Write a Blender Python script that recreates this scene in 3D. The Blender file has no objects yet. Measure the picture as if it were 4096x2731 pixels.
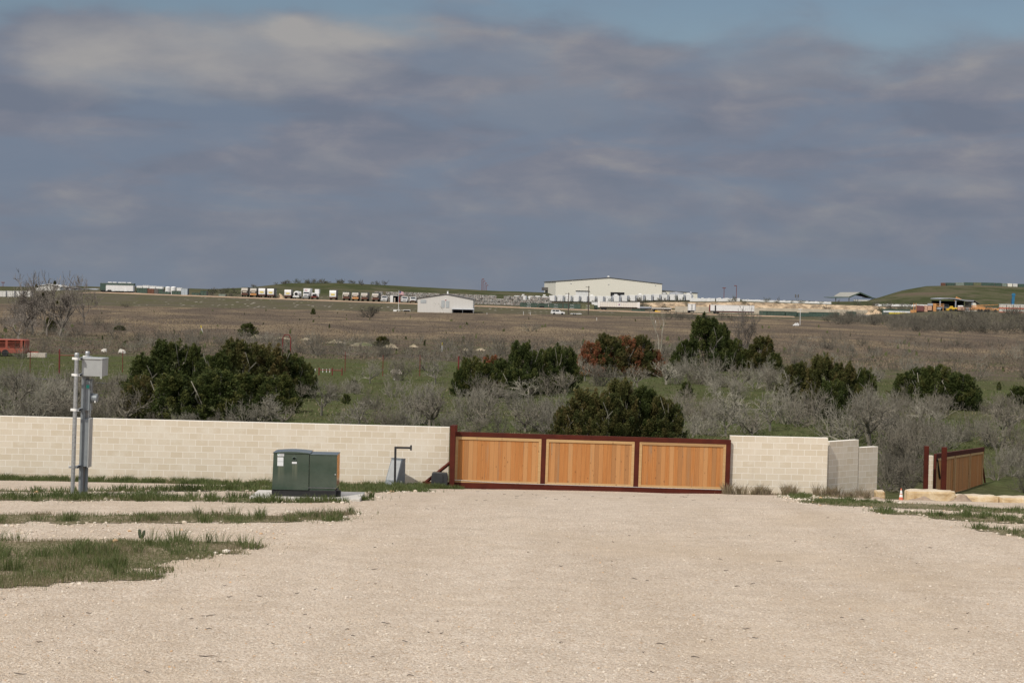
import bpy, bmesh, math, random
import numpy as np
from mathutils import Vector, Matrix, Euler, noise

# ------------------------------------------------------------------ camera, sky, sun
scn = bpy.context.scene
C = scn.collection
W_IMG, H_IMG, FPX = 4096.0, 2731.0, 7700.0
EYE = Vector((0, 0, 7.3))
PITCH = math.atan((1365.5-1160.0)/FPX)
ROLL = 0.020
_f = Vector((0, math.cos(PITCH), -math.sin(PITCH)))
_u0 = Vector((0, math.sin(PITCH), math.cos(PITCH)))
_r = Vector((1, 0, 0))*math.cos(ROLL) + _u0*math.sin(ROLL)
_u = _u0*math.cos(ROLL) - Vector((1, 0, 0))*math.sin(ROLL)
cam = bpy.data.cameras.new("camera")
cam.sensor_width = 36.0
cam.lens = 36.0*FPX/W_IMG
cam.clip_start, cam.clip_end = 0.5, 20000
co = bpy.data.objects.new("camera", cam)
C.objects.link(co)
m = Matrix((( _r.x, _u.x, -_f.x), (_r.y, _u.y, -_f.y), (_r.z, _u.z, -_f.z))).to_4x4()
m.translation = EYE
co.matrix_world = m
scn.camera = co

SUN_AZ, SUN_EL = math.radians(31), math.radians(41)      # from behind the camera, to its left
SUN_DIR = Vector((-math.sin(SUN_AZ)*math.cos(SUN_EL), -math.cos(SUN_AZ)*math.cos(SUN_EL), math.sin(SUN_EL)))
sl = bpy.data.lights.new("sun", 'SUN')
sl.energy = 2.95
sl.angle = math.radians(0.6)
sl.color = (1.0, 0.93, 0.82)
so = bpy.data.objects.new("sun", sl)
C.objects.link(so)
so.rotation_euler = SUN_DIR.to_track_quat('Z', 'Y').to_euler()

def N(nt, typ, **kw):
    n = nt.nodes.new(typ)
    for k, v in kw.items():
        if k in n.inputs.keys():
            n.inputs[k].default_value = v
        else:
            setattr(n, k, v)
    return n
def math_(nt, op, a, b=None, c=None, clamp=False):
    n = nt.nodes.new('ShaderNodeMath'); n.operation = op; n.use_clamp = clamp
    for i, x in enumerate((a, b, c)):
        if x is None: continue
        if isinstance(x, (int, float)): n.inputs[i].default_value = x
        else: nt.links.new(x, n.inputs[i])
    return n.outputs[0]
def mixc(nt, fac, a, b, blend='MIX'):
    n = nt.nodes.new('ShaderNodeMix'); n.data_type = 'RGBA'; n.blend_type = blend
    for i, x in ((0, fac), (6, a), (7, b)):
        if isinstance(x, (int, float)): n.inputs[i].default_value = x
        elif isinstance(x, tuple): n.inputs[i].default_value = (*x, 1) if len(x) == 3 else x
        else: nt.links.new(x, n.inputs[i])
    return n.outputs[2]
def ramp(nt, val, stops):
    n = nt.nodes.new('ShaderNodeValToRGB')
    e = n.color_ramp.elements
    while len(e) < len(stops): e.new(0.5)
    for el, (p, c) in zip(e, stops):
        el.position = p
        el.color = (c, c, c, 1) if isinstance(c, (int, float)) else (*c, 1)
    nt.links.new(val, n.inputs[0])
    return n.outputs[0]
def maprange(nt, val, a, b, c=0.0, d=1.0, smooth=True):
    n = nt.nodes.new('ShaderNodeMapRange')
    n.interpolation_type = 'SMOOTHSTEP' if smooth else 'LINEAR'
    nt.links.new(val, n.inputs[0])
    for i, x in enumerate((a, b, c, d)): n.inputs[1+i].default_value = x
    return n.outputs[0]
def noise_tex(nt, vec, scale, detail=4, rough=0.55, dist=0.0):
    n = nt.nodes.new('ShaderNodeTexNoise')
    n.inputs['Scale'].default_value = scale; n.inputs['Detail'].default_value = detail
    n.inputs['Roughness'].default_value = rough; n.inputs['Distortion'].default_value = dist
    nt.links.new(vec, n.inputs['Vector'])
    return n.outputs[0]
def combine(nt, x, y, z=0.0):
    n = nt.nodes.new('ShaderNodeCombineXYZ')
    for i, v in enumerate((x, y, z)):
        if isinstance(v, (int, float)): n.inputs[i].default_value = v
        else: nt.links.new(v, n.inputs[i])
    return n.outputs[0]

# the sky: Nishita light, veiled by a layer of grey stratocumulus
world = bpy.data.worlds.new("World")
scn.world = world
world.use_nodes = True
nt = world.node_tree
nt.nodes.clear()
out = nt.nodes.new('ShaderNodeOutputWorld')
sky = nt.nodes.new('ShaderNodeTexSky')
sky.sky_type = 'NISHITA'; sky.sun_disc = False
sky.sun_elevation = SUN_EL
sky.sun_rotation = math.radians(180) + SUN_AZ
sky.air_density = 1.0; sky.dust_density = 0.6; sky.ozone_density = 1.5
bg1 = nt.nodes.new('ShaderNodeBackground'); bg1.inputs[1].default_value = 0.055
skyc = mixc(nt, 1.0, sky.outputs[0], (1.02, 1.0, 1.0), 'MULTIPLY')
nt.links.new(skyc, bg1.inputs[0])
tc = nt.nodes.new('ShaderNodeTexCoord')
sx = nt.nodes.new('ShaderNodeSeparateXYZ')
nt.links.new(tc.outputs['Generated'], sx.inputs[0])
az = math_(nt, 'ARCTAN2', sx.outputs[0], sx.outputs[1])
el = math_(nt, 'ARCSINE', sx.outputs[2])
def sky_noise(kx, ky, off, detail, rough, dist=0.0):
    v = combine(nt, math_(nt, 'MULTIPLY_ADD', az, kx, off), math_(nt, 'MULTIPLY', el, ky), off*0.37)
    return noise_tex(nt, v, 1.0, detail, rough, dist)
warp = sky_noise(22, 60, 3.1, 4, 0.5)
def blob(a0, e0, ra, re, w=1.0):
    # one cloud bank, given by its bearing, elevation and half sizes (radians); edge broken by noise
    dx = math_(nt, 'DIVIDE', math_(nt, 'SUBTRACT', az, a0), ra)
    dy = math_(nt, 'DIVIDE', math_(nt, 'SUBTRACT', el, e0), re)
    r2 = math_(nt, 'ADD', math_(nt, 'MULTIPLY', dx, dx), math_(nt, 'MULTIPLY', dy, dy))
    r2 = math_(nt, 'ADD', r2, math_(nt, 'MULTIPLY', math_(nt, 'SUBTRACT', warp, 0.5), 1.6))
    return maprange(nt, r2, 1.5, 0.0, 0.0, w)
def px(u, v):
    d = _f + _r*((u-2048)/FPX) + _u*((1365.5-v)/FPX)
    d.normalize()
    return math.atan2(d.x, d.y), math.asin(d.z)
def cloud(u, v, ru, rv, w=1.0):
    a, e = px(u, v)
    return blob(a, e, ru/FPX, rv/FPX, w)
def add(*xs):
    r = xs[0]
    for x in xs[1:]: r = math_(nt, 'ADD', r, x)
    return r
n1 = sky_noise(17, 38, 1.7, 7, 0.52, 0.3)
n2 = sky_noise(22, 58, 8.3, 7, 0.54, 0.25)
# coverage: full low down, breaking up to blue higher
cov = add(maprange(nt, el, 0.15, 0.075, 0.04, 1.15), maprange(nt, el, 0.20, 0.35, 0.0, 0.7), math_(nt, 'MULTIPLY', math_(nt, 'SUBTRACT', n1, 0.5), 1.3),
          cloud(900, 220, 1050, 190, 0.75), cloud(2150, 330, 700, 240, 0.55), cloud(3100, 330, 420, 190, 0.5), cloud(3950, 350, 420, 200, 0.55),
          cloud(1950, 60, 280, 110, 0.4), cloud(400, 100, 380, 90, 0.35), cloud(2700, 235, 220, 70, .35))
cov = maprange(nt, cov, -0.10, 1.0)
lit = add(cloud(820, 210, 760, 170, 0.72), cloud(1450, 125, 380, 90, 0.7), cloud(340, 300, 240, 110, 0.35), cloud(3100, 280, 330, 120, 0.22), cloud(2150, 330, 450, 200, 0.16),
          cloud(3980, 270, 260, 110, 0.22), cloud(2650, 225, 180, 50, 0.2), cloud(1330, 650, 160, 60, 0.16), cloud(2950, 775, 170, 40, 0.14), cloud(3700, 735, 350, 50, .16))
lit = math_(nt, 'MULTIPLY', lit, maprange(nt, n2, 0.25, 0.75, 0.75, 1.15))
dark = add(cloud(700, 420, 900, 60, 0.5), cloud(2250, 500, 600, 60, 0.3), cloud(3900, 470, 500, 70, 0.3), cloud(3900, 830, 400, 40, 0.2))
shade = add(math_(nt, 'MULTIPLY', math_(nt, 'SUBTRACT', n2, 0.5), 1.25), math_(nt, 'MULTIPLY', dark, -0.9), 0.5)
ccol = ramp(nt, shade, [(0.25, (0.166, 0.192, 0.250)), (0.48, (0.196, 0.212, 0.264)), (0.62, (0.228, 0.236, 0.278)), (0.8, (0.285, 0.282, 0.300))])
n3 = sky_noise(10, 40, 21.3, 6, 0.52, 0.4)
ccol = mixc(nt, maprange(nt, n3, 0.42, 0.62, 0.0, 0.75), ccol, (0.176, 0.222, 0.296))
# towards the horizon the layer fades to an even blue grey
hz = maprange(nt, el, 0.075, 0.005)
ccol = mixc(nt, math_(nt, 'MULTIPLY', hz, 0.55), ccol, (0.186, 0.220, 0.272))
ccol = mixc(nt, math_(nt, 'MINIMUM', lit, 1.0), ccol, (0.355, 0.347, 0.345))
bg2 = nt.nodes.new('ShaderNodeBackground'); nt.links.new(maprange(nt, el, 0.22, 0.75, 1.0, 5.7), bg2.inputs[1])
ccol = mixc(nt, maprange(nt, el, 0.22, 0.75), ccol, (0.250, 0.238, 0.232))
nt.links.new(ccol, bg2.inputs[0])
# overhead and behind the camera the layer is brighter and more broken, as the lit yard shows
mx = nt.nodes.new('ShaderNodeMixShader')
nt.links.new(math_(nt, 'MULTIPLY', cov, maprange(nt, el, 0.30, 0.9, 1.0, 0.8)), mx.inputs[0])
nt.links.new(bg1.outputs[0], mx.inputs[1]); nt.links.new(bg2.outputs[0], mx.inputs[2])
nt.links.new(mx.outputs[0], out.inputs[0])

scn.view_settings.view_transform = 'Standard'
scn.view_settings.look = 'None'
scn.view_settings.exposure = 0.0
scn.view_settings.gamma = 1.0
scn.render.engine = 'CYCLES'
scn.cycles.use_denoising = True
scn.cycles.max_bounces = 6

# ------------------------------------------------------------------ helpers
def lerp(a, b, t): return a+(b-a)*t
def sstep(a, b, x):
    t = min(1.0, max(0.0, (x-a)/(b-a))); return t*t*(3-2*t)
def interp(x, pts):
    if x <= pts[0][0]: return pts[0][1]
    for (a, va), (b, vb) in zip(pts, pts[1:]):
        if x <= b: return lerp(va, vb, (x-a)/(b-a))
    return pts[-1][1]
def U2X(pts, D): return [((u-2048)/FPX*D, v) for u, v in pts]
ZR = U2X([(-1500, 4.6), (100, 4.4), (300, 5.0), (600, 5.5), (850, 5.0), (1000, 6.2), (1150, 8.3), (1350, 9.0), (1550, 8.3), (1800, 7.3), (2000, 6.8), (2300, 6.3), (2700, 5.2),
          (3300, 5.0), (3450, 5.4), (3500, 7.0), (3600, 10.4), (3700, 12.6), (3850, 13.3), (4400, 13.0)], 840)
ZA = U2X([(-300, .9), (0, 1.5), (350, 3.5), (1620, 2.2), (2048, 1.6), (2300, 1.3), (2650, .35), (3300, .1), (3500, .8), (3700, 3.0), (4400, 3.4)], 726)
ZB = U2X([(-300, 2.0), (0, 2.6), (350, 4.0), (1620, 3.3), (2048, 2.6), (2400, 2.6), (2650, 4.0), (3000, 4.7), (3400, 4.2), (3600, 3.6), (3800, 4.0), (4400, 4.2)], 742)
NEAR = [(-30, 2.6), (0, 2.6), (33.5, 3.59), (62, 6.45), (68, 6.92), (78, 7.22), (92, 7.3)]
NY = np.array([p[0] for p in NEAR]); ND = np.array([p[1] for p in NEAR])
def near_drop(y):
    if y < 0: return 2.6+0.0295*y
    if y < 29: return 2.6+0.0295*y
    # rounded crest
    s = 0.0
    for k in (-3, -1.5, 0, 1.5, 3): s += float(np.interp(y+k, NY, ND))
    return s/5
def H(x, y):
    if y < 110:
        z = 7.3-near_drop(y)
        z -= 0.022*max(0.0, x-9.0)*sstep(40, 62, y)*(1-sstep(95, 110, y))
        z -= 0.45*sstep(9.5, 15, x)*sstep(64, 73, y)*(1-sstep(90, 110, y))
        if y < 75:
            z += 0.02*noise.noise(Vector((x*0.5, y*0.35, 1)))+0.012*noise.noise(Vector((x*1.7, y*1.1, 5)))
        return z
    z = 0.15*noise.noise(Vector((x*0.02, y*0.016, 3)))*sstep(110, 200, y)*(1-sstep(500, 580, y))
    zp = max(0.1, 1.35-0.016*x)
    if x < -141: zp = max(0.9, 3.6+0.085*(x+141))
    t0 = lerp(592, 430, sstep(90, 150, x)); t1 = lerp(648, 630, sstep(90, 150, x))
    zp = zp+2.9*sstep(112, 150, x)
    if y < 715:
        return z+zp*sstep(t0, t1, y) if y < 652 else lerp(zp, interp(x, ZA), sstep(680, 715, y)) if y > 680 else zp
    za, zb, zr = interp(x, ZA), interp(x, ZB), interp(x*840/max(840, y), ZR)
    if y < 728: z = za
    elif y < 742: z = lerp(za, zb, sstep(728, 742, y))
    elif y < 840: z = lerp(zb, zr, sstep(738, 850, y)*1.02 if y < 840 else 1)
    else: z = zr-0.0052*(y-840)
    if y < 1000: z += 0.25*noise.noise(Vector((x*0.06, y*0.05, 7)))*sstep(760, 820, y)
    return z
def dirpx(u, v): return _f + _r*((u-2048)/FPX) + _u*((1365.5-v)/FPX)
def at(u, v, D):
    d = dirpx(u, v); return EYE + d*(D/d.y)
def gnd(u, v, y0=6.0, y1=1500.0):
    d = dirpx(u, v); d = d/d.y
    y = y0
    while y < y1:
        p = EYE+d*y
        if p.z <= H(p.x, y):
            lo, hi = y-max(0.25, (y)*0.01), y
            for _ in range(18):
                mid = (lo+hi)/2; p = EYE+d*mid
                if p.z <= H(p.x, mid): hi = mid
                else: lo = mid
            p = EYE+d*hi
            return Vector((p.x, hi, H(p.x, hi)))
        y += max(0.25, y*0.01)
    p = EYE+d*y1
    return Vector((p.x, y1, H(p.x, y1)))
def on(u, D):
    """point on the terrain at depth D below the bearing of image column u"""
    x = (u-2048)/FPX*D
    for _ in range(3):
        z = H(x, D)
        # bearing is rolled: x shifts slightly with height
        v = 1365.5
        d = Vector((x, D, z))-EYE
        cu = d.dot(_r)/d.dot(_f)*FPX+2048
        x += (u-cu)/FPX*D
    return Vector((x, D, H(x, D)))
def proj(p):
    d = Vector(p)-EYE; w = d.dot(_f)
    return d.dot(_r)/w*FPX+2048, 1365.5-d.dot(_u)/w*FPX

class MB:
    def __init__(s): s.v = []; s.f = []; s.sm = False
    def add(s, vs, fs):
        o = len(s.v); s.v += [tuple(x) for x in vs]; s.f += [tuple(i+o for i in f) for f in fs]; return s
    def box(s, x0, x1, y0, y1, z0, z1, M=None):
        vs = [(x0,y0,z0),(x1,y0,z0),(x1,y1,z0),(x0,y1,z0),(x0,y0,z1),(x1,y0,z1),(x1,y1,z1),(x0,y1,z1)]
        if M is not None: vs = [M@Vector(v) for v in vs]
        return s.add(vs, [(0,3,2,1),(4,5,6,7),(0,1,5,4),(1,2,6,5),(2,3,7,6),(3,0,4,7)])
    def rbox(s, x0, x1, y0, y1, z0, z1, b=0.01, seg=2, M=None):
        bm = bmesh.new()
        bmesh.ops.create_cube(bm, size=1.0)
        for v in bm.verts:
            v.co = Vector((lerp(x0,x1,v.co.x+.5), lerp(y0,y1,v.co.y+.5), lerp(z0,z1,v.co.z+.5)))
        bmesh.ops.bevel(bm, geom=bm.edges[:]+bm.verts[:], offset=b, segments=seg, affect='EDGES', profile=0.5)
        bm.verts.index_update()
        vs = [M@v.co if M is not None else v.co.copy() for v in bm.verts]
        s.add(vs, [[v.index for v in f.verts] for f in bm.faces]); bm.free(); return s
    def prism(s, poly, axis, a, b, M=None):
        """poly in the plane across axis ('x': (y,z), 'y': (x,z), 'z': (x,y)), extruded from a to b"""
        n = len(poly)
        def P(p, t): return (t,p[0],p[1]) if axis=='x' else (p[0],t,p[1]) if axis=='y' else (p[0],p[1],t)
        vs = [P(p, a) for p in poly]+[P(p, b) for p in poly]
        if M is not None: vs = [M@Vector(v) for v in vs]
        fs = [tuple(range(n))[::-1], tuple(range(n, 2*n))]+[(i,(i+1)%n,n+(i+1)%n,n+i) for i in range(n)]
        return s.add(vs, fs)
    def tube(s, pts, rad, n=8, cap=True):
        pts = [Vector(p) for p in pts]
        if not isinstance(rad, (list, tuple)): rad = [rad]*len(pts)
        vs = []; fs = []
        for i, p in enumerate(pts):
            t = (pts[min(i+1,len(pts)-1)]-pts[max(i-1,0)]).normalized()
            a = t.cross(Vector((0.03,0.05,1)) if abs(t.z)<0.9 else Vector((0,1,0.02))).normalized(); b = t.cross(a)
            for k in range(n):
                th = 2*math.pi*k/n; vs.append(p+(a*math.cos(th)+b*math.sin(th))*rad[i])
        for i in range(len(pts)-1):
            for k in range(n):
                fs.append((i*n+k, i*n+(k+1)%n, (i+1)*n+(k+1)%n, (i+1)*n+k))
        if cap: fs += [tuple(range(n))[::-1], tuple(range((len(pts)-1)*n, len(pts)*n))]
        return s.add(vs, fs)
    def lathe(s, prof, n=16, M=None):
        vs = []; fs = []
        for r, z in prof:
            for k in range(n):
                th = 2*math.pi*k/n; vs.append(Vector((r*math.cos(th), r*math.sin(th), z)))
        if M is not None: vs = [M@v for v in vs]
        for i in range(len(prof)-1):
            for k in range(n): fs.append((i*n+k, i*n+(k+1)%n, (i+1)*n+(k+1)%n, (i+1)*n+k))
        fs += [tuple(range(n))[::-1], tuple(range((len(prof)-1)*n, len(prof)*n))]
        return s.add(vs, fs)
    def quad(s, a, b, c, d): return s.add([a,b,c,d], [(0,1,2,3)])
    def build(s, name, mat, parent=None, smooth=False, label=None):
        me = bpy.data.meshes.new(name)
        me.from_pydata(s.v, [], s.f); me.validate(); me.update()
        bm = bmesh.new(); bm.from_mesh(me); bmesh.ops.recalc_face_normals(bm, faces=bm.faces[:]); bm.to_mesh(me); bm.free()
        if smooth:
            me.polygons.foreach_set('use_smooth', [True]*len(me.polygons))
            try: me.set_sharp_from_angle(angle=math.radians(40))
            except Exception: pass
        me.materials.append(mat)
        o = bpy.data.objects.new(name, me); C.objects.link(o)
        if parent is not None: o.parent = parent
        if label: o['label'] = label
        return o
def tag(o, label, cat, group=None, kind=None):
    o['label'] = label
    if cat: o['category'] = cat
    if group: o['group'] = group
    if kind: o['kind'] = kind
    return o
def thing(name, label, cat, loc=(0,0,0), rz=0.0, group=None, tilt=None):
    o = bpy.data.objects.new(name, None); C.objects.link(o)
    o.location = loc; o.rotation_euler = (tilt[0] if tilt else 0, tilt[1] if tilt else 0, rz)
    o.empty_display_size = 0.3
    return tag(o, label, cat, group)
def dup(o, label=None, group=None):
    def cp(a, par):
        c = a.copy(); C.objects.link(c)
        if par is not None: c.parent = par
        for ch in list(a.children): cp(ch, c)
        return c
    r = cp(o, None)
    if label: r['label'] = label
    if group: r['group'] = group
    return r
def npmesh(name, V, Fidx, k, mat, parent=None, smooth=False, attr=None):
    me = bpy.data.meshes.new(name)
    n = len(Fidx)
    me.vertices.add(len(V)); me.vertices.foreach_set('co', np.asarray(V, np.float32).ravel())
    me.loops.add(n*k); me.loops.foreach_set('vertex_index', np.asarray(Fidx, np.int32).ravel())
    me.polygons.add(n); me.polygons.foreach_set('loop_start', np.arange(0, n*k, k, dtype=np.int32))
    me.update(); me.validate()
    me.polygons.foreach_set('use_smooth', np.full(len(me.polygons), bool(smooth)))
    if attr is not None:
        a = me.attributes.new('tone', 'FLOAT', 'POINT'); a.data.foreach_set('value', np.asarray(attr, np.float32))
    me.materials.append(mat)
    if name is None: return me
    o = bpy.data.objects.new(name, me); C.objects.link(o)
    if parent is not None: o.parent = parent
    return o

# ------------------------------------------------------------------ materials
def new_mat(name):
    m = bpy.data.materials.new(name); m.use_nodes = True
    nt = m.node_tree; b = nt.nodes['Principled BSDF']
    return m, nt, b
def pos(nt, obj=False):
    if obj:
        return nt.nodes.new('ShaderNodeTexCoord').outputs['Object']
    return nt.nodes.new('ShaderNodeNewGeometry').outputs['Position']
def bump(nt, b, h, strength=0.3, dist=0.01):
    n = nt.nodes.new('ShaderNodeBump'); n.inputs['Strength'].default_value = strength; n.inputs['Distance'].default_value = dist
    nt.links.new(h, n.inputs['Height']); nt.links.new(n.outputs[0], b.inputs['Normal'])
def simple(name, c, rough=0.6, var=0.15, scale=3.0, metal=0.0, c2=None, spec=0.4, bmp=0.0, rnd=0.0, detail=5):
    """a painted or weathered surface: two tones of one colour broken by noise"""
    m, nt, b = new_mat(name)
    p = pos(nt, True)
    f = noise_tex(nt, p, scale, detail, 0.6)
    f = maprange(nt, f, 0.3, 0.7)
    lo = tuple(x*(1-var) for x in c) if c2 is None else c2
    hi = tuple(min(1, x*(1+var*0.5)) for x in c) if c2 is None else c
    col = mixc(nt, f, lo, hi)
    if rnd:
        oi = nt.nodes.new('ShaderNodeObjectInfo')
        col = mixc(nt, 1.0, col, ramp(nt, oi.outputs['Random'], [(0, 1-rnd), (1, 1.0)]), 'MULTIPLY')
    nt.links.new(col, b.inputs['Base Color'])
    b.inputs['Roughness'].default_value = rough; b.inputs['Metallic'].default_value = metal
    b.inputs['Specular IOR Level'].default_value = spec
    if bmp: bump(nt, b, noise_tex(nt, p, scale*8, 3), bmp, 0.01)
    return m

def gravel_mat():
    m, nt, b = new_mat('crushed_limestone')
    p = pos(nt)
    sp = nt.nodes.new('ShaderNodeSeparateXYZ'); nt.links.new(p, sp.inputs[0])
    p2 = combine(nt, sp.outputs[0], sp.outputs[1], 0.0)
    def vor(scale, r=1.0):
        v = nt.nodes.new('ShaderNodeTexVoronoi'); v.inputs['Scale'].default_value = scale; v.inputs['Randomness'].default_value = r
        nt.links.new(p2, v.inputs['Vector']); return v
    v1, v2 = vor(34), vor(75)
    s1 = nt.nodes.new('ShaderNodeSeparateColor'); nt.links.new(v1.outputs['Color'], s1.inputs[0])
    s2 = nt.nodes.new('ShaderNodeSeparateColor'); nt.links.new(v2.outputs['Color'], s2.inputs[0])
    stone = ramp(nt, s1.outputs[0], [(0.0, (0.439,0.348,0.261)), (0.25, (0.541,0.446,0.349)), (0.55, (0.622,0.533,0.436)), (0.85, (0.694,0.617,0.524)), (0.94, (0.775,0.714,0.624)), (0.955, (0.571,0.392,0.243)), (1.0, (0.275,0.245,0.211))])
    fine = ramp(nt, s2.outputs[1], [(0.0, (0.408,0.327,0.248)), (0.5, (0.556,0.465,0.367)), (0.95, (0.673,0.593,0.496)), (1.0, (0.428,0.294,0.184))])
    col = mixc(nt, maprange(nt, s2.outputs[0], 0.35, 0.6), stone, fine)
    big = noise_tex(nt, p, 0.35, 4, 0.6)
    mid = noise_tex(nt, p, 2.2, 4, 0.6)
    trk = noise_tex(nt, combine(nt, math_(nt, 'MULTIPLY', sp.outputs[0], 0.9), math_(nt, 'MULTIPLY', sp.outputs[1], 0.07), 3.0), 1.0, 4, 0.55, 0.3)
    col = mixc(nt, 1.0, col, ramp(nt, trk, [(0.35, (0.92,0.905,0.885)), (0.6, (1.03,1.03,1.03))]), 'MULTIPLY')
    col = mixc(nt, maprange(nt, big, 0.42, 0.72, 0.0, 0.55), col, (0.52, 0.42, 0.31))
    col = mixc(nt, 1.0, col, ramp(nt, mid, [(0.3, (0.90,0.89,0.88)), (0.7, (1.06,1.06,1.06))]), 'MULTIPLY')
    # wheel tracks packed paler towards the gate
    nt.links.new(col, b.inputs['Base Color'])
    b.inputs['Roughness'].default_value = 0.95; b.inputs['Specular IOR Level'].default_value = 0.15
    h = math_(nt, 'ADD', math_(nt, 'MULTIPLY', v1.outputs['Distance'], -1.0), math_(nt, 'MULTIPLY', v2.outputs['Distance'], -0.6))
    h = math_(nt, 'ADD', h, math_(nt, 'MULTIPLY', s1.outputs[1], 0.35))
    bump(nt, b, h, 0.9, 0.02)
    return m
M_GRAVEL = gravel_mat()

def ground_mat():
    """pasture, brush, dry field, embankment and hills, told apart by where they lie"""
    m, nt, b = new_mat('open_country')
    p = pos(nt)
    sp = nt.nodes.new('ShaderNodeSeparateXYZ'); nt.links.new(p, sp.inputs[0])
    x, y, z = sp.outputs
    big = noise_tex(nt, p, 0.02, 5, 0.6)
    patch = noise_tex(nt, p, 0.12, 5, 0.6)
    fine = noise_tex(nt, p, 2.5, 5, 0.65)
    yw = math_(nt, 'ADD', y, math_(nt, 'MULTIPLY', math_(nt, 'SUBTRACT', big, 0.5), 60))
    yw = math_(nt, 'ADD', yw, maprange(nt, math_(nt, 'DIVIDE', x, y), 0.08, 0.2, 0.0, 26.0))
    # pasture
    past = ramp(nt, patch, [(0.3, (0.088,0.088,0.048)), (0.5, (0.078,0.085,0.040)), (0.62, (0.080,0.094,0.040)), (0.75, (0.125,0.110,0.065))])
    past = mixc(nt, maprange(nt, fine, 0.62, 0.8, 0.0, 0.6), past, (0.16, 0.13, 0.085))
    past = mixc(nt, 1.0, past, ramp(nt, fine, [(0.3, 0.65), (0.7, 1.2)]), 'MULTIPLY')
    # dry field: long streaks along the contour
    ys = math_(nt, 'ADD', y, math_(nt, 'MULTIPLY', x, 0.9))
    st = combine(nt, math_(nt, 'MULTIPLY', x, 0.055), math_(nt, 'MULTIPLY', ys, 0.022), 0.0)
    s1 = noise_tex(nt, st, 1.0, 6, 0.62, 0.9)
    st2 = combine(nt, math_(nt, 'MULTIPLY', x, 0.16), math_(nt, 'MULTIPLY', y, 0.28), 4.0)
    s2 = noise_tex(nt, st2, 1.0, 5, 0.65, 0.2)
    field = ramp(nt, s1, [(0.32, (0.088,0.072,0.058)), (0.45, (0.112,0.091,0.072)), (0.53, (0.142,0.113,0.082)), (0.63, (0.215,0.170,0.112))])
    field = mixc(nt, maprange(nt, s2, 0.5, 0.75, 0.0, 0.5), field, (0.178, 0.140, 0.096))
    field = mixc(nt, maprange(nt, s2, 0.42, 0.28, 0.0, 0.45), field, (0.082, 0.072, 0.056))
    brush = mixc(nt, maprange(nt, patch, 0.35, 0.65), (0.115, 0.092, 0.074), (0.088, 0.090, 0.050))
    brush = mixc(nt, 1.0, brush, ramp(nt, fine, [(0.3, 0.75), (0.7, 1.15)]), 'MULTIPLY')
    # embankment and hills
    bank = ramp(nt, patch, [(0.3, (0.105,0.092,0.072)), (0.5, (0.092,0.085,0.058)), (0.7, (0.085,0.084,0.045))])
    bank = mixc(nt, maprange(nt, fine, 0.5, 0.75, 0.0, 0.5), bank, (0.13, 0.115, 0.09))
    vb = nt.nodes.new('ShaderNodeTexVoronoi'); vb.inputs['Scale'].default_value = 0.55; nt.links.new(p, vb.inputs['Vector'])
    sc = nt.nodes.new('ShaderNodeSeparateColor'); nt.links.new(vb.outputs['Color'], sc.inputs[0])
    litter = math_(nt, 'MULTIPLY', maprange(nt, vb.outputs['Distance'], 0.32, 0.22), maprange(nt, sc.outputs[0], 0.80, 0.86))
    litter = math_(nt, 'MULTIPLY', litter, maprange(nt, big, 0.40, 0.55))
    bank = mixc(nt, math_(nt, 'MULTIPLY', litter, 0.8), bank, (0.52, 0.48, 0.43))
    hill = ramp(nt, noise_tex(nt, combine(nt, math_(nt,'MULTIPLY',x,0.03), math_(nt,'MULTIPLY',y,0.03), math_(nt,'MULTIPLY',z,0.35)), 1.0, 6, 0.62, 0.4),
                [(0.28, (0.110,0.086,0.066)), (0.42, (0.085,0.084,0.050)), (0.54, (0.042,0.053,0.024)), (0.66, (0.062,0.070,0.032)), (0.78, (0.15,0.118,0.082))])
    hill = mixc(nt, maprange(nt, patch, 0.45, 0.7, 0.0, 0.6), hill, (0.115, 0.098, 0.072))
    hill = mixc(nt, maprange(nt, fine, 0.5, 0.7, 0.0, 0.5), hill, (0.10, 0.090, 0.065))
    far = mixc(nt, maprange(nt, patch, 0.4, 0.6), (0.17, 0.130, 0.092), (0.12, 0.115, 0.065))
    col = mixc(nt, maprange(nt, yw, 188, 205), past, brush)
    col = mixc(nt, maprange(nt, yw, 240, 290), col, field)
    xe = math_(nt, 'ADD', x, math_(nt, 'MULTIPLY', math_(nt, 'SUBTRACT', patch, 0.5), 40))
    ytoe = math_(nt, 'ADD', y, maprange(nt, xe, 85, 150, 0.0, 150.0))
    col = mixc(nt, maprange(nt, ytoe, 583, 597), col, bank)
    col = mixc(nt, maprange(nt, y, 730, 770), col, hill)
    col = mixc(nt, maprange(nt, y, 846, 880), col, far)
    nt.links.new(col, b.inputs['Base Color'])
    b.inputs['Roughness'].default_value = 1.0; b.inputs['Specular IOR Level'].default_value = 0.0
    bump(nt, b, math_(nt, 'ADD', fine, math_(nt, 'MULTIPLY', noise_tex(nt, p, 0.8, 4), 2.0)), 0.6, 0.25)
    return m
M_GROUND = ground_mat()

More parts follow.
